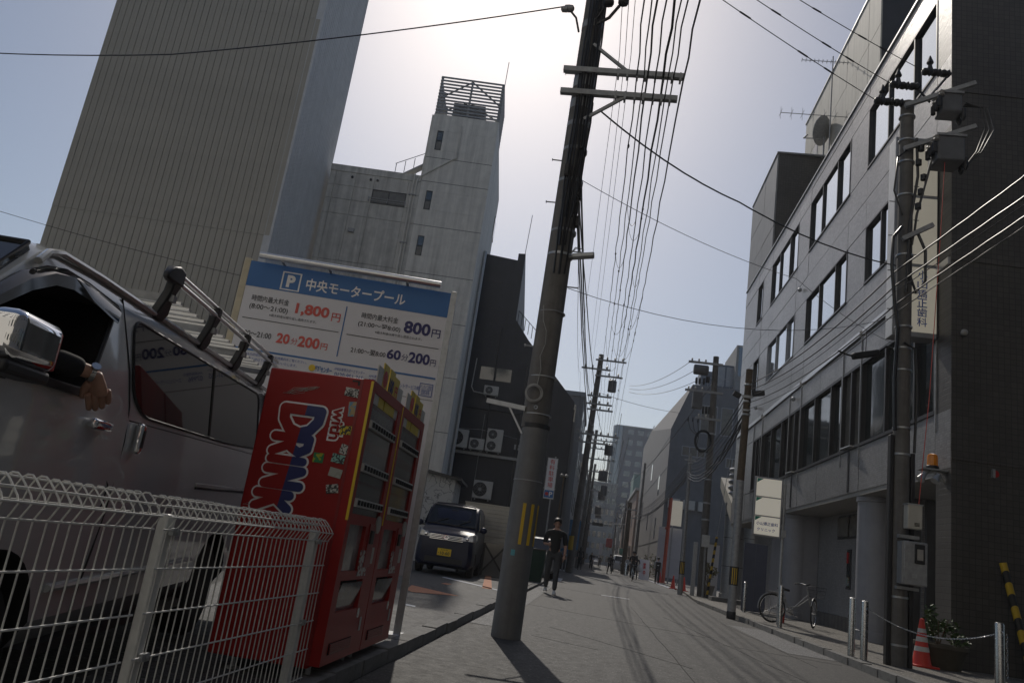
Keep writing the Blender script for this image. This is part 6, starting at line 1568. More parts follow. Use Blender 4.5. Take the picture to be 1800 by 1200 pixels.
def person(label, loc, rz, H=1.68, stride=.0, top='darkcloth', legs='darkcloth', shoe='shoe', arms=None, hair='short', long_coat=False, sit=None, group=None, sub=2, lean=0.0, bare_arms=False):
    """local frame faces -Y; heights scaled to H"""
    t = thing('person', label, 'person', loc, rz, group)
    s = H / 1.72
    V = lambda x, y, z: (x * s, y * s, z * s)
    hz = .92; hip = V(0, 0, hz)
    l = lambda y, z: y - lean * max(z - .92, 0)
    chest = V(0, l(0, 1.25), 1.25); sh = V(0, l(0, 1.40), 1.40); nk = V(0, l(-.01, 1.49), 1.49); hd = V(0, l(-.02, 1.60), 1.60); crown = V(0, l(-.015, 1.68), 1.675)
    if sit:
        fl, fr_ = sit
        legsL = [V(.10, 0, .88), V(.12, fl[0] * .55 - .12, .62 + fl[2] * .2), V(.12, fl[0], fl[1] + .05)]
        legsR = [V(-.10, 0, .88), V(-.12, fr_[0] * .55 - .12, .62 + fr_[2] * .2), V(-.12, fr_[0], fr_[1] + .05)]
    else:
        legsL = [V(.09, 0, .88), V(.10, -stride * .45 - .02, .50), V(.10, -stride + .0, .09)]
        legsR = [V(-.09, 0, .88), V(-.10, stride * .30 - .04, .49), V(-.10, stride, .09 + abs(stride) * .22)]
    if arms is None: arms = ((.10, .05), (-.10, .05))
    A = []
    for sx_, (sw, bend) in zip((1, -1), arms):
        S_ = V(sx_ * .20, l(0, 1.38), 1.38); E_ = V(sx_ * (.25), l(sw * .4, 1.1) + .03, 1.11); W_ = V(sx_ * (.25 - bend * .3), l(-abs(bend) * 1.0 - .02 + sw, .9) , .87 + bend * .9); A.append((S_, E_, W_))
    k = s
    body = [[(hip, .115 * k), (V(0, l(0, 1.08), 1.08), .11 * k), (chest, (.145 * k, .105 * k)), (sh, (.13 * k, .085 * k)), (nk, .048 * k), (V(0, l(-.015, 1.54), 1.54), .062 * k), (hd, (.072 * k, .088 * k)), (crown, .06 * k)]]
    for S_, E_, W_ in A: body.append([(sh, (.13 * k, .085 * k)), (S_, .055 * k), (E_, .040 * k), (W_, .028 * k)])
    for (a, b, c) in (legsL, legsR): body.append([(hip, .115 * k), (a, .09 * k), (b, .058 * k), (c, .036 * k)])
    for S_, E_, W_ in A:
        d = (Vector(W_) - Vector(E_)).normalized(); body += hand_chains(W_, d, (1 if W_[0] > 0 else -1, 0, 0), .17 * k, .35, 1, .0095 * k)
    skin_obj('body', body, M['skin'], t, sub)
    # clothes
    g = 1.13
    tp = [[(V(0, 0, .85), (.155 * k, .128 * k)), (V(0, 0, .92), (.150 * k, .124 * k)), (V(0, l(0, 1.08), 1.08), .130 * k), (chest, (.165 * k, .12 * k)), (sh, (.145 * k, .095 * k)), (V(0, l(-.01, 1.455), 1.455), .06 * k)]]
    for S_, E_, W_ in A:
        end = [(E_, .062 * k)] if bare_arms else [(E_, .055 * k), (tuple(Vector(E_).lerp(Vector(W_), .9)), .042 * k)]
        tp.append([(sh, (.135 * k, .092 * k)), (S_, .068 * k)] + end)
    if long_coat: tp.append([(V(0, 0, .85), (.155 * k, .128 * k)), (V(0, .0, .7), (.17 * k, .13 * k)), (V(0, .01, .42), (.19 * k, .15 * k))])
    skin_obj('top', tp, M[top], t, sub)
    lg = []
    for (a, b, c) in (legsL, legsR): lg.append([(V(0, 0, .93), .122 * k), (a, .102 * k), (b, .074 * k), (c, .056 * k)])
    skin_obj('trousers', lg, M[legs], t, sub)
    for (a, b, c), lift in ((legsL, 0), (legsR, stride * .6)):
        c = Vector(c)
        MB().loft([[(c.x + a_ * w_ * k, c.y + y_ * k, max(.004, c.z + (z0_ + (z1_ - z0_) * b_) * k)) for a_, b_ in ((-1, 0), (1, 0), (1.0, .45), (.62, 1), (-.62, 1), (-1.0, .45))]
                   for y_, w_, z0_, z1_ in ((.085, .028, -.082, .0), (.06, .040, -.088, .03), (.0, .042, -.088, .02), (-.07, .048, -.088, -.02), (-.14, .046, -.086, -.04), (-.175, .028, -.08, -.055))]).build('shoe', M[shoe], t, bevel=.006)
    head_parts(t, (nk[0], nk[1] - .01 * k, nk[2]), 0, hair, k)
    mb = MB()
    for e in (-1, 1): mb.ell((e * .083 * k, nk[1] + .0, nk[2] + .095 * k), (.012 * k, .02 * k, .03 * k), 8, 6)
    mb.ell((0, nk[1] - .104 * k, nk[2] + .075 * k), (.013 * k, .018 * k, .022 * k), 8, 6); mb.build('ears_and_nose', M['skin'], t, True)
    return t

person('man in a black shirt and grey trousers walking towards us past the pole', (-.86, 19.4, 0), R(4), 1.74, .20, 'shirt', 'jeans', 'shoe', ((-.06, .02), (.02, .26)), bare_arms=True, sub=2)
person('person in a long black coat and hood walking away on the left', (-.78, 66, 0), R(180), 1.80, .15, 'darkcloth', 'darkcloth', 'rubber', None, 'hood', True, sub=1)
person('dark figure with arms swinging in mid-street near the bollards', (1.7, 68.8, 0), R(200), 1.60, .28, 'darkcloth', 'darkcloth', 'rubber', ((.15, .2), (-.2, .25)), sub=1)
person('schoolchild with a black backpack and pale sleeves walking away on the right', (4.66, 56.8, 0), R(175), 1.74, .10, 'greycloth', 'darkcloth', 'rubber', None, sub=1)
person('far small figure walking at the left edge of the street', (.15, 82, 0), R(0), 1.65, .15, 'darkcloth', 'darkcloth', 'rubber', None, sub=1)
person('person in blue standing behind the leaning pole on the left', (-1.62, 50.2, 0), R(10), 1.62, .05, 'bluecloth', 'darkcloth', 'shoe', None, sub=1)
person('person in a pale top beside the white kerb-side van on the right', (3.35, 73, 0), R(150), 1.65, .08, 'greycloth', 'darkcloth', 'shoe', None, sub=1)
person('dark figure right behind the cyclist', (3.35, 60, 0), R(185), 1.70, .1, 'darkcloth', 'darkcloth', 'rubber', None, sub=1)
person('small dark figure walking away near the far end, right of the street middle', (2.6, 96, 0), R(180), 1.66, .16, 'darkcloth', 'darkcloth', 'rubber', None, sub=1)
person('small figure in grey trousers far off by the right-hand shops', (3.6, 92, 0), R(170), 1.62, .12, 'darkcloth', 'jeans', 'shoe', None, sub=1)
person('farthest small figure in the middle of the street', (1.4, 118, 0), R(10), 1.68, .14, 'darkcloth', 'darkcloth', 'rubber', None, sub=1)
t = thing('backpack', 'black backpack on the back of the schoolchild', 'backpack', (4.66, 56.66, 1.22), R(175))
MB().box(-.17, .17, .0, .16, -.28, .2).build('bag', M['darkcloth'], t, bevel=.05, seg=3)
mb = MB(); mb.tube([(-.1, -.0, .18), (-.1, -.1, .22), (-.1, -.24, .1)], .018, 6); mb.tube([(.1, -.0, .18), (.1, -.1, .22), (.1, -.24, .1)], .018, 6); mb.build('strap', M['darkcloth'], t); MB().box(-.06, .06, .16, .165, -.04, .0).build('patch', M['inkwhite'], t)

# driver with an arm out of the van window; built in world space from the van's frame
vm = Matrix.Translation((-2.07, 2.85, 0)) @ Euler((0, R(-1.75), R(100.5))).to_matrix().to_4x4()
dr = thing('person', 'driver in dark clothes with one hand hanging out of the van window, wearing a wristwatch', 'person', (-2.03, 2.91, 0), 0, None, (0, R(-1.75), R(100.5)))
wr = (-.165, -.078, 1.312); el = (-.24, .02, 1.325)
bodyc = [[((-.5, .60, .62), .14), ((-.5, .60, .95), .12), ((-.5, .60, 1.18), (.15, .12)), ((-.5, .60, 1.28), .10), ((-.52, .60, 1.34), .05), ((-.53, .60, 1.40), .07), ((-.53, .60, 1.46), .08), ((-.52, .60, 1.52), .06)],
         [((-.5, .60, 1.28), .10), ((-.45, .40, 1.29), .055), ((-.33, .18, 1.31), .042), (el, .034), (wr, .026)]]
hd_dir = (.085, -.012, -.125)
bodyc += hand_chains(wr, hd_dir, (-.88, -.45, .15), .180, .26, -1, .0135)
skin_obj('body', bodyc, M['skin'], dr, 3)
skin_obj('sleeve', [[((-.5, .60, .62), .16), ((-.5, .60, .95), .14), ((-.5, .60, 1.18), (.17, .14)), ((-.5, .60, 1.27), .12)], [((-.5, .60, 1.27), .12), ((-.45, .40, 1.29), .075), ((-.33, .18, 1.312), .060), (tuple(Vector(el) + Vector((-.01, .01, .003))), .050), (tuple(Vector(wr).lerp(Vector(el), .30)), .040)]], M['darkcloth'], dr, 2)
MB().ell((-.53, .61, 1.49), (.095, .09, .08), 14, 10).build('hair', M['hair'], dr, True)
mb = MB()
wc = Vector(wr).lerp(Vector(el), .10); ax = (Vector(wr) - Vector(el)).normalized(); u = ax.orthogonal().normalized(); w_ = ax.cross(u)
for i in range(20):
    a = 2 * PI * i / 20; rad = u * math.cos(a) + w_ * math.sin(a); mb.obox(wc + rad * .031, (.016, .0085, .006), Matrix((ax, ax.cross(rad), rad)).transposed())
mb.build('watch_band', M['steel'], dr)
nrm = Vector((-.5, -.6, .62)).normalized(); nrm = (nrm - ax * nrm.dot(ax)).normalized(); mb = MB(); mb.cyl(wc + nrm * .029, wc + nrm * .039, .017, n=18); mb.build('watch_case', M['steel'], dr, True)

# cyclist and bicycles
def bicycle(label, loc, rz, m='galvdull', lady=True, steer=0.0, basket=True):
    """local x forward, rear wheel centre at x=0"""
    b = thing('bicycle', label, 'bicycle', loc, rz)
    rw = .32
    for x, st, nm in ((0, 0, 'rear_wheel'), (1.06, steer, 'front_wheel')):
        w = MB().torus((0, 0, 0), rw, .017, 'y', 30, 7).build('wheel', M['rubber'], b, True); w.location = (x, 0, rw + .017); w.rotation_euler = (0, 0, st)
        mb = MB(); mb.torus((0, 0, 0), rw - .022, .009, 'y', 30, 5)
        for i in range(20): a = 2 * PI * i / 20; mb.cyl((0, .02 * (-1) ** i, 0), ((rw - .03) * math.cos(a + .2), 0, (rw - .03) * math.sin(a + .2)), .0018, n=4, caps=False)
        mb.cyl((0, -.05, 0), (0, .05, 0), .02, n=10); mb.build('rim', M['steel'], w)
        mb = MB(); mb.tube([((rw + .035) * math.cos(R(a)), 0, (rw + .035) * math.sin(R(a))) for a in range(20 if x == 0 else 30, 200 if x == 0 else 160, 12)], .016, 6); mb.build('mudguard', M['galvdull'], w, True)
    mb = MB(); bb = (.44, 0, .30); st_ = (.30, 0, .66); hd_ = (.90, 0, .74)
    mb.tube([bb, (.33, 0, .56), (.285, 0, .72)], .016, 8); mb.tube([hd_, (.7, 0, .55), bb] if lady else [hd_, bb], .019, 8); mb.tube([(.92, 0, .66), (.65, 0, .45), (.40, 0, .40)] if lady else [hd_, st_], .015, 8)
    for s in (-1, 1): mb.tube([(.0, s * .05, .337), bb], .010, 6); mb.tube([(.0, s * .05, .337), (.32, s * .02, .60)], .009, 6)
    mb.tube([(.88, 0, .86), (.93, 0, .62)], .022, 8)
    mb.build('frame', M[m], b, True)
    mb = MB()
    fx, fy = 1.06, 0
    for s in (-1, 1): mb.tube([(.935, s * .03, .63), (1.0, s * .05, .48), (1.06 , s * .05, .337)], .011, 6)
    mb.tube([(.88, 0, .86), (.86, 0, .96)], .014, 7); mb.tube([(.70, .27, .97), (.82, .24, 1.0), (.87, .1, .98), (.87, -.1, .98), (.82, -.24, 1.0), (.70, -.27, .97)], .011, 7)
    mb.build('fork_and_handlebar', M['steel'], b, True)
    mb = MB()
    for s in (-1, 1): mb.cyl((.69, s * .272, .968), (.80, s * .248, .995), .017, n=8)
    mb.build('grip', M['black'], b, True)
    mb = MB(); mb.loft([[(x, y * w_, z + dz) for y, z in ((-1, .0), (-.6, .035), (.6, .035), (1, 0), (.5, -.02), (-.5, -.02))] for x, w_, dz in ((.14, .09, .80), (.22, .10, .80), (.32, .05, .79), (.42, .025, .78))]); mb.build('saddle', M['black'], b, bevel=.01)
    mb = MB(); mb.lathe([(.09, -.006), (.09, .006)], 18, bb, 'y'); mb.cyl((.44, -.06, .30), (.56, -.07, .22), .011, n=6); mb.cyl((.44, .06, .30), (.32, .07, .38), .011, n=6); mb.box(.53, .6, -.12, -.06, .205, .225); mb.box(.28, .35, .06, .12, .37, .39); mb.build('crank', M['steel'], b)
    if basket:
        mb = MB()
        for z in (.72, .80, .88, .96): q = .17 + (z - .72) * .1; mb.tube([(1.02 - .02, -q, z), (1.22 + (z - .72) * .15, -q, z), (1.22 + (z - .72) * .15, q, z), (1.0, q, z)], .004, 4, True)
        for k in range(7): y = -.17 + .34 * k / 6; mb.cyl((1.22, y, .72), (1.26, y * 1.1, .96), .003, n=4); mb.cyl((1.0, y, .72), (1.0, y * 1.1, .96), .003, n=4); mb.cyl((1.0, y, .72), (1.22, y, .72), .003, n=4)
        mb.build('basket', M['black'], b)
    mb = MB(); mb.tube([(.02, .06, .34), (-.08, .1, .02)], .009, 6); mb.box(-.12, .25, -.06, .06, .70, .715); mb.tube([(-.1, 0, .70), (.0, .05, .35)], .006, 5); mb.build('stand_and_carrier', M['steel'], b)
    return b
bk = bicycle('silver town bicycle parked on the pavement behind the single bollard', (4.42, 20.3, .085), R(14), 'galvdull', True, R(50))
bicycle('bicycle ridden towards us in the middle of the street', (2.72, 51.7, 0), R(-92), 'frame', True, 0, True)
person('cyclist in dark clothes and a cap riding a bicycle towards us with a white bag', (2.70, 51.42, .12), R(-2), 1.66, 0, 'darkcloth', 'darkcloth', 'rubber', ((-.05, .30), (-.05, .30)), sit=((-.12, .34, .6), (-.1, .14, .2)), sub=1, lean=.25)
t = thing('cap', 'dark cap worn by the cyclist', 'cap', (2.70, 51.22, 1.70))
MB().lathe([(.115, .0), (.115, .04), (.09, .10), (.0, .13)], 16).build('crown', M['darkcloth'], t, True); MB().lathe([(.16, .0), (.16, .01), (.1, .02)], 16, (0, -.04, -.005)).build('brim', M['darkcloth'], t)
t = thing('shopping_bag', 'white plastic bag hanging from the handlebar of the cyclist', 'bag', (3.06, 50.9, .62))
MB().lathe([(.08, 0), (.16, .05), (.18, .18), (.13, .32), (.05, .42), (.02, .5)], 14).build('bag', M['bag'], t, True); MB().torus((0, 0, .52), .05, .008, 'y', 14, 5).build('handle', M['bag'], t)

# ------------------------------------------------------------------ dark blue kei car
car = thing('parked_car', 'dark blue tall kei car with a yellow plate parked behind the vending machines', 'car', (-3.42, 19.0, .06), R(-96 + 10))
# local x forward (towards us), nose at x=0
CW = 1.42
def csec(x, zb, zt, wid, top=.8):
    h = zt - zb; w = wid / 2
    L = [(w * .88, zb), (w, zb + .12 * h), (w * 1.0, zb + .42 * h), (w * .985, zb + .58 * h), (w * (top + .06), zb + .92 * h), (w * top, zb + .985 * h), (w * .5, zb + h)]
    return [(x, y, z) for y, z in L] + [(x, -y, z) for y, z in reversed(L)]
mb = MB()
mb.loft([csec(.0, .25, .80, CW * .80, .9), csec(-.06, .20, .92, CW * .93, .9), csec(-.16, .18, .99, CW * .98, .9), csec(-.40, .17, 1.06, CW, .88), csec(-.62, .17, 1.13, CW, .86),
         csec(-.80, .17, 1.34, CW, .83), csec(-1.0, .17, 1.56, CW, .82), csec(-1.14, .17, 1.66, CW, .82), csec(-1.4, .17, 1.71, CW, .83), csec(-2.6, .17, 1.72, CW, .84), csec(-3.15, .18, 1.69, CW, .82), csec(-3.25, .25, 1.55, CW * .96, .8)])
cb = mb.build('body', [M['navy'], M['rubber']], car, True)
cutters = []
for x in (-.58, -2.75):
    for s in (-1, 1):
        o = MB().cyl((x, s * .42, .27), (x, s * 1.0, .27), .31, n=28).build('cut', M['rubber']); o.parent = car; cutters.append(o)
boolean_cut(cb, cutters); cb.data.shade_smooth(); cb.data.set_sharp_from_angle(angle=R(32))
p = [(-.665, -.60, 1.155), (-1.105, -.53, 1.625), (-1.105, .53, 1.625), (-.665, .60, 1.155)]
mb = MB(); mb.add([(x + .02, y, z + .018) for x, y, z in p] + [(x - .03, y, z - .03) for x, y, z in p], [(0, 1, 2, 3), (7, 6, 5, 4), (0, 4, 5, 1), (1, 5, 6, 2), (2, 6, 7, 3), (3, 7, 4, 0)])
mb.build('windscreen', M['carglass'], car)
MB().tube([(x + .022, y, z + .02) for x, y, z in p], .013, 6, True).build('windscreen_seal', M['black'], car, True)
mb = MB(); mb.tube([(-.63, -.5, 1.16), (-.78, -.1, 1.34)], .010, 5); mb.tube([(-.63, .1, 1.16), (-.78, .45, 1.34)], .010, 5); mb.build('wiper', M['black'], car)
MB().box(-1.04, -.98, -.08, .08, 1.5, 1.56).build('camera_pod', M['black'], car)
for s in (-1, 1):
    poly = [(-.72, 1.14), (-1.12, 1.57), (-1.95, 1.60), (-1.95, 1.12)]; poly2 = [(-2.03, 1.12), (-2.03, 1.60), (-3.0, 1.58), (-3.05, 1.15)]
    for pl in (poly, poly2):
        k = len(pl); vs = [(x, s * (CW / 2 * (.985 - (z - 1.07) * .21) + .004), z) for x, z in pl] + [(x, s * (CW / 2 * (.985 - (z - 1.07) * .21) - .02), z) for x, z in pl]
        MB().add(vs, [tuple(range(k)), tuple(range(2 * k - 1, k - 1, -1))] + [(i, k + i, k + (i + 1) % k, (i + 1) % k) for i in range(k)]).build('side_window', M['carglass'], car)
    m_ = MB().ell((-.80, s * (CW / 2 + .09), 1.15), (.06, .09, .075), 14, 10).build('wing_mirror', M['navy'], car, True); MB().box(-.82, -.78, min(s * .66, s * .78), max(s * .66, s * .78), 1.09, 1.13).build('mirror_arm', M['black'], m_)
    hl = MB().loft([[(x, s * y, z) for y, z in q] for x, q in ((-.02, ((.36, .82), (.36, .885), (.62, .99), (.655, .84))), (-.12, ((.36, .80), (.36, .92), (.68, 1.02), (.70, .82))), (-.30, ((.5, .84), (.5, .94), (.712, 1.01), (.712, .88))))]).build('headlight', M['lens'], car, bevel=.012)
    MB().ell((-.03, s * .50, .885), (.02, .05, .05), 12, 8).build('lamp_lens', M['chrome'], hl, True)
    MB().lathe([(.05, .012), (.0, .014)], 14, (-.045, s * .54, .40), 'x').build('fog_lamp', M['lens'], car)
    for x in (-.58, -2.75): wheel(car, x, s * (CW / 2 - .09), .265, .265, .16 if s < 0 else .16)
for z in (.80, .835, .87, .90): MB().bar((.012 - (z - .8) * .4, -.40, z + .01), (.012 - (z - .8) * .4, .40, z + .01), .02, .013).build('grille_bar', M['chrome'], car)
MB().lathe([(.055, .02), (.055, .035), (.04, .036), (.0, .03)], 20, (-.01, 0, .855), 'x').build('emblem', M['chrome'], car, True)
MB().box(.02, .032, -.075, .075, .845, .862).build('emblem_bar', M['chrome'], car)
pl = MB().box(.01, .022, -.165, .165, .44, .605).build('number_plate', M['plate'], car, bevel=.004)
text(pl, '10-60', M['inkblack'], (.0235, .02, .50), .22, .075, (0, 1, 0), (0, 0, 1), bold=.02)
text(pl, 'なにわ 580', M['inkblack'], (.0235, .0, .575), .17, .032, (0, 1, 0), (0, 0, 1), bold=.01); text(pl, 'き', M['inkblack'], (.0235, -.132, .50), .035, .035, (0, 1, 0), (0, 0, 1))
MB().box(-.02, .006, -.45, .45, .27, .40).build('lower_intake', M['black'], car, bevel=.01)
MB().tube([(-1.16, -.5, 1.69), (-1.14, 0, 1.715), (-1.16, .5, 1.69)], .02, 6).build('roof_edge', M['navy'], car, True)
# second car and containers behind the pole
t = thing('silver_car', 'silver car mostly hidden behind the striped pole and the walking man', 'car', (-1.95, 29, .03), R(-90))
mb = MB()
mb.loft([csec(.0, .25, .7, 1.3, .9), csec(-.1, .2, .8, 1.45, .9), csec(-.7, .2, .92, 1.5, .86), csec(-1.2, .2, 1.3, 1.5, .78), csec(-1.5, .2, 1.42, 1.5, .78), csec(-3.0, .2, 1.42, 1.5, .78), csec(-3.6, .25, 1.0, 1.45, .85)])
mb.build('body', M['galvdull'], t, True)
p = [(-.76, -.6, .96), (-1.24, -.5, 1.33), (-1.24, .5, 1.33), (-.76, .6, .96)]
mb = MB(); mb.add([(x + .03, y, z + .03) for x, y, z in p] + [(x - .03, y, z - .03) for x, y, z in p], [(0, 1, 2, 3), (7, 6, 5, 4), (0, 4, 5, 1), (1, 5, 6, 2), (2, 6, 7, 3), (3, 7, 4, 0)]); mb.build('windscreen', M['carglass'], t)
for x in (-.7, -2.9):
    for s in (-1, 1): wheel(t, x, s * .66, .28, .28, .16)
for s in (-1, 1): MB().box(-.12, .01, s * .5 - .14, s * .5 + .14, .56, .70).build('headlight', M['lens'], t, bevel=.03)
t = thing('green_container', 'dark green net-covered bin by the lot entrance behind the pole', 'bin', (-1.72, 24.2, .03))
mb = MB(); mb.loft([[(a * w_, b * w_, z) for a, b in ((-1, -.7), (1, -.7), (1, .7), (-1, .7))] for z, w_ in ((0, .36), (.7, .42), (.92, .40))]); mb.build('bin', M['greend'], t, bevel=.02)
MB().box(-.43, .43, -.31, .31, .92, .97).build('lid', M['frame'], t, bevel=.01)
t = thing('far_car', 'small white car far down the street', 'car', (.9, 150, 0), R(-90))
mb = MB(); mb.loft([csec(.0, .25, .75, 1.4, .9), csec(-.3, .2, .95, 1.6, .88), csec(-.9, .2, 1.35, 1.6, .8), csec(-1.3, .2, 1.8, 1.6, .8), csec(-3.4, .2, 1.8, 1.6, .8)]); mb.build('body', M['white'], t, True)
MB().add([(-.88, -.6, 1.36), (-1.28, -.55, 1.78), (-1.28, .55, 1.78), (-.88, .6, 1.36), (-.84, -.6, 1.38), (-1.24, -.55, 1.8), (-1.24, .55, 1.8), (-.84, .6, 1.38)], [(0, 3, 2, 1), (4, 5, 6, 7), (0, 1, 5, 4), (1, 2, 6, 5), (2, 3, 7, 6), (3, 0, 4, 7)]).build('windscreen', M['carglass'], t)
for x in (-.5, -2.6):
    for s in (-1, 1): wheel(t, x, s * .7, .3, .3, .18)
t = thing('white_van_far', 'white van parked at the right kerb beyond the cyclist', 'van', (3.5, 96, 0), R(-90))
mb = MB(); mb.loft([csec(.0, .3, 1.0, 1.5, .92), csec(-.2, .25, 1.2, 1.65, .9), csec(-.7, .25, 1.8, 1.65, .86), csec(-1.0, .25, 1.9, 1.65, .86), csec(-3.8, .25, 1.9, 1.65, .86)]); mb.build('body', M['white'], t, True)
MB().add([(-.24, -.62, 1.26), (-.68, -.58, 1.78), (-.68, .58, 1.78), (-.24, .62, 1.26), (-.20, -.62, 1.28), (-.64, -.58, 1.8), (-.64, .58, 1.8), (-.20, .62, 1.28)], [(0, 3, 2, 1), (4, 5, 6, 7), (0, 1, 5, 4), (1, 2, 6, 5), (2, 3, 7, 6), (3, 0, 4, 7)]).build('windscreen', M['carglass'], t)
for x in (-.6, -3.0):
    for s in (-1, 1): wheel(t, x, s * .74, .3, .3, .18)

# ------------------------------------------------------------------ small street furniture
def bollard(label, x, y, h, r=.05, chain_eye=False, group='steel bollards on the right pavement'):
    t = thing('bollard', label, 'bollard', (x, y, .08), 0, group)
    MB().lathe([(r, .0), (r, h - .03), (r * .92, h - .01), (r * .6, h), (.0, h + .005)], 20).build('post', M['steel'], t, True)
    MB().lathe([(r + .03, 0), (r + .03, .01), (r, .012)], 16).build('flange', M['galvdull'], t)
    if chain_eye: MB().torus((0, -r - .01, h - .12), .02, .005, 'x', 12, 5).build('eye', M['steel'], t)
    return t
bollard('single steel bollard in front of the parked bicycle', 4.14, 18.2, .88)
bollard('steel bollard with its rear twin, left end of the sagging chain', 3.98, 12.35, .82, .05, True)
bollard('rear one of the two bollards standing close together', 3.93, 12.75, .84)
bollard('steel bollard at the right edge of the photo, right end of the chain', 5.14, 10.95, .80, .058, True)
bollard('thin steel bollard beside the dark-topped pole and the boarding', 4.55, 24.5, .85)
for i, (x, y) in enumerate(((2.9, 66.5), (3.2, 63))):
    b = bollard(('pale far bollard left of the cyclist', 'pale far bollard closest to the cyclist')[i], x, y, 1.0, .1)
ch = thing('chain', 'sagging steel chain hung between the bollards in front of the red cone', 'chain', (0, 0, 0))
pts = sagline((4.0, 12.29, .80), (5.10, 10.93, .74), .20, 84)
mb = MB()
for i in range(84):
    a, b = Vector(pts[i]), Vector(pts[i + 1]); c = (a + b) / 2; d = (b - a).normalized(); u = d.orthogonal().normalized(); u = u if i % 2 else d.cross(u)
    mb.tube([c + d * (.015 * math.cos(2 * PI * k / 8)) + u * (.008 * math.sin(2 * PI * k / 8)) for k in range(8)], .0028, 4, True)
mb.build('links', M['steel'], ch)
t = thing('chain', 'short spare chain hanging down the bollard at the right edge', 'chain', (5.15, 10.88, .08))
mb = MB()
for i in range(20): z = .66 - i * .026; mb.torus((.04 + .004 * math.sin(i), -.01, z), .011, .0032, 'x' if i % 2 else 'y', 8, 4)
mb.build('links', M['steel'], t)
def cone(label, x, y, s=1.0, stripes=True, z=.085, rz=.2, group=None):
    t = thing('traffic_cone', label, 'traffic cone', (x, y, z), rz, group)
    mb = MB(); mb.prism(rounded([(-.19 * s, -.19 * s), (.19 * s, -.19 * s), (.19 * s, .19 * s), (-.19 * s, .19 * s)], .05, 4), 'xy', 0, .03 * s); mb.build('base', M['conered'], t, bevel=.004)
    MB().lathe([(.145 * s, .03 * s), (.13 * s, .06 * s), (.035 * s, .66 * s), (.030 * s, .69 * s), (.0, .70 * s)], 24).build('cone', M['conered'], t, True)
    if stripes:
        for za, zb in ((.22, .29), (.36, .43), (.49, .55)):
            r_ = lambda z: (.13 - (z - .06) * .158) * s + .0025
            MB().lathe([(r_(za), za * s), (r_(zb), zb * s)], 24).build('reflective_band', M['band'], t, True)
    return t
M['band'] = mat('reflective_band', (.55, .54, .50), .45, var=.15, scale=14)
cone('red cone with white bands beside the stone planter and the chain', 5.02, 13.02, .98)
cone('plain red cone between the slim pole and the transformer pole, rightmost of three', 4.68, 41, .95, False, rz=.5)
cone('plain red cone just left of the transformer pole base, middle of three', 4.32, 42.5, .95, False)
cone('plain red cone by the orange post, leftmost of three', 5.0, 58.6, 1.0, False)
def leafy(parent, c, rad, n, size, m, seed):
    rnd = random.Random(seed); mb = MB()
    for i in range(n):
        while True:
            p = Vector((rnd.uniform(-1, 1), rnd.uniform(-1, 1), rnd.uniform(-1, 1)))
            if .2 < p.length < 1: break
        p = Vector((p.x * rad[0], p.y * rad[1], p.z * rad[2])) + Vector(c)
        q = Euler((rnd.uniform(-1.2, 1.2), rnd.uniform(-1.2, 1.2), rnd.uniform(0, 6.3))).to_matrix(); s_ = size * rnd.uniform(.6, 1.3)
        mb.add([p + q @ Vector(v) * s_ for v in ((0, 0, 0), (.3, .5, .08), (0, 1, 0), (-.3, .5, .08))], [(0, 1, 2), (0, 2, 3)])
    o = mb.build('foliage', M[m], parent); return o
pt = thing('stone_planter', 'wide stone-coloured planter behind the red cone', 'planter', (5.40, 13.3, .085))
MB().lathe([(.27, 0), (.35, .27), (.385, .30), (.385, .35), (.34, .35), (.32, .29), (.0, .29)], 30).build('bowl', M['terracotta'], pt, True)
MB().lathe([(.325, .30), (.0, .32)], 20).build('soil', M['bark'], pt)
t = thing('shrub', 'small green shrub growing in the stone planter', 'shrub', (5.36, 13.3, .39))
for k in range(6):
    a = k * 1.1; MB().tube([(0, 0, 0), (.06 * math.cos(a), .06 * math.sin(a), .15), (.16 * math.cos(a), .14 * math.sin(a), .32 + .05 * (k % 3))], [.012, .009, .005], 6).build('stem', M['bark'], t)
for k, (c, rd_) in enumerate((((.0, 0, .28), (.18, .15, .13)), ((-.12, .0, .42), (.10, .1, .16)), ((.16, 0, .30), (.14, .12, .11)), ((.30, .0, .12), (.14, .12, .1)), ((-.16, 0, .18), (.1, .1, .08)))): leafy(t, c, rd_, 90, .075, 'leaf', k)
pt = thing('potted_plant', 'round pale pot by the steel-clad pillar', 'plant pot', (5.05, 35.6, .085))
MB().lathe([(.20, 0), (.29, .42), (.31, .44), (.31, .50), (.27, .50), (.25, .44), (.0, .43)], 24).build('pot', M['potgrey'], pt, True)
t = thing('shrub', 'dry brownish bush growing in the pale pot', 'shrub', (5.05, 35.6, .55))
for k in range(7): a = k * .9; MB().tube([(0, 0, 0), (.1 * math.cos(a), .1 * math.sin(a), .3), (.28 * math.cos(a), .28 * math.sin(a), .6 + .08 * (k % 3))], [.015, .01, .006], 5).build('stem', M['bark'], t)
for k, (c, rd_) in enumerate((((0, 0, .5), (.3, .3, .25)), ((-.12, 0, .75), (.22, .2, .2)), ((.2, 0, .62), (.2, .2, .18)))): leafy(t, c, rd_, 120, .10, 'leafdry', 20 + k)
t = thing('roadside_plants', 'yellowish bush by the grey block behind the cyclist', 'shrub', (4.9, 68, .08))
MB().tube([(0, 0, 0), (.1, 0, .6), (-.1, 0, 1.4)], .03, 5).build('stem', M['bark'], t); leafy(t, (0, 0, 1.1), (.9, .8, .9), 260, .22, 'leafdry', 41)
t = thing('stand_sign', 'white A-board with red writing leaning by the schoolchild', 'sign board', (4.02, 61, .02), R(8))
mb = MB(); mb.obox((0, 0, .75), (.75, .05, 1.45), Euler((R(-8), 0, 0)).to_matrix()); mb.build('board', M['signwhite'], t)
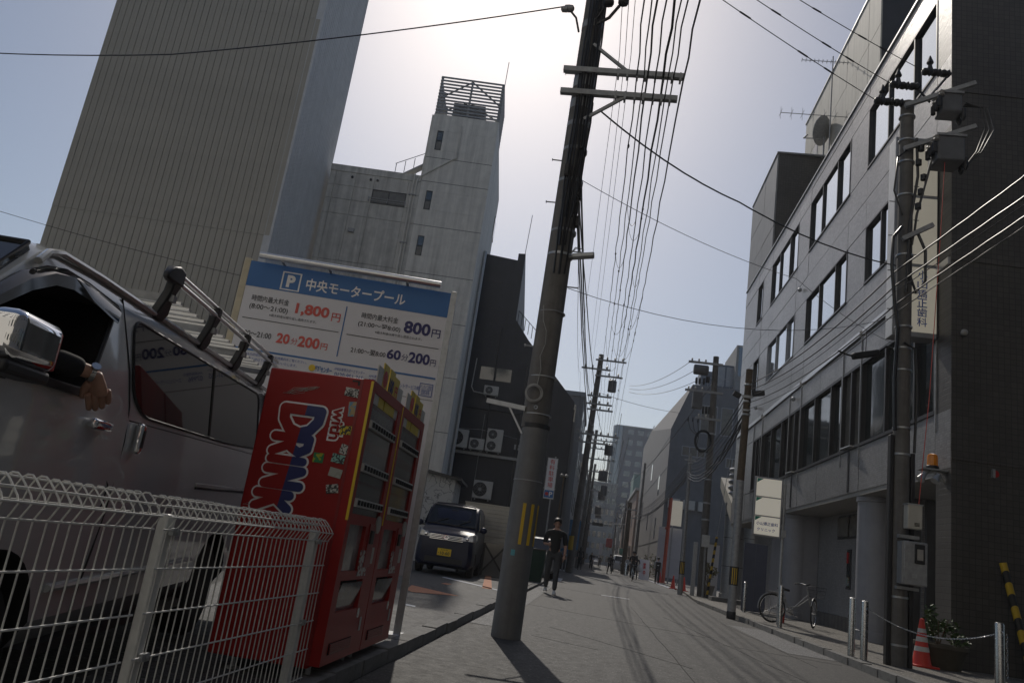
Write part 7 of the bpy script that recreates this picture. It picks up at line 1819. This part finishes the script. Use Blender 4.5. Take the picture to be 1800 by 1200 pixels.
text(t, '営\n業\n中', M['signred'], (.0, -.06, .8), .22, .9, (1, 0, 0), (0, .14, .99), bold=.03)
mb = MB(); mb.bar((0, .3, .02), (0, .1, 1.3), .06); mb.build('prop', M['frame'], t)
t = thing('striped_pole', 'yellow and black striped pole leaning against the dark tiled wall at the right edge', 'pole', (6.72, 13.45, .085))
MB().cyl((.07, 0, 0), (-.27, .15, 1.70), .055, n=14).build('sleeve', M['stripe_yb'], t, True)
t = thing('striped_corner_guard', 'yellow and black guard strip in the garage entrance behind the meter pole', 'guard', (6.30, 17.40, .09))
MB().box(-.05, .05, -.05, .05, 0, 1.1).build('strip', M['stripe_yb'], t, bevel=.01)
t = thing('extinguisher', 'red extinguisher box behind the rear wheel of the parked bicycle', 'fire extinguisher', (4.85, 21.2, .085))
MB().lathe([(.07, 0), (.08, .02), (.08, .38), (.05, .45), (.025, .47), (.025, .52)], 16).build('cylinder', M['conered'], t, True); MB().box(-.05, .05, -.02, .02, .52, .56).build('handle', M['black'], t)
t = thing('blue_banner', 'blue cloth banner hanging behind the leaning pole on the left', 'banner', (-1.62, 54, 0))
MB().cyl((0, 0, .0), (0, 0, 3.4), .03, n=8).build('pole', M['galvdull'], t); mb = MB(); mb.box(.0, .75, -.01, .01, 1.4, 3.3); mb.build('cloth', M['bluecloth'], t)
for i, (x, y, z, w, h, m, lab) in enumerate(((2.7, 130, 3.2, 1.0, 1.4, 'signred', 'round red shop sign far on the right of the street'), (1.9, 165, 2.2, .7, 2.2, 'signwhite', 'white upright shop sign near the far end'), (4.3, 112, 2.2, 1.0, .8, 'green', 'small green sign low on the right beyond the peach house'))):
    t = thing('shop_sign', lab, 'sign', (x, y, z)); mb = MB(); mb.box(-w / 2, w / 2, -.08, .08, 0, h); mb.build('board', M[m], t, bevel=.03); mb = MB(); mb.cyl((0, .15, -z), (0, .15, h), .05, n=8); mb.build('post', M['galvdull'], t)

# ------------------------------------------------------------------ thin city haze
hz = MB().box(-150, 150, -70, 440, -1.0, 46.0)
hm = bpy.data.materials.new('haze'); hm.use_nodes = True
hn = hm.node_tree; hn.nodes.remove(hn.nodes['Principled BSDF'])
pv = hn.nodes.new('ShaderNodeVolumePrincipled'); pv.inputs['Density'].default_value = 0.00055; pv.inputs['Color'].default_value = (.93, .95, 1.0, 1); pv.inputs['Anisotropy'].default_value = .35
hn.links.new(pv.outputs['Volume'], hn.nodes['Material Output'].inputs['Volume'])
ho = hz.build('haze', hm); ho['kind'] = 'stuff'
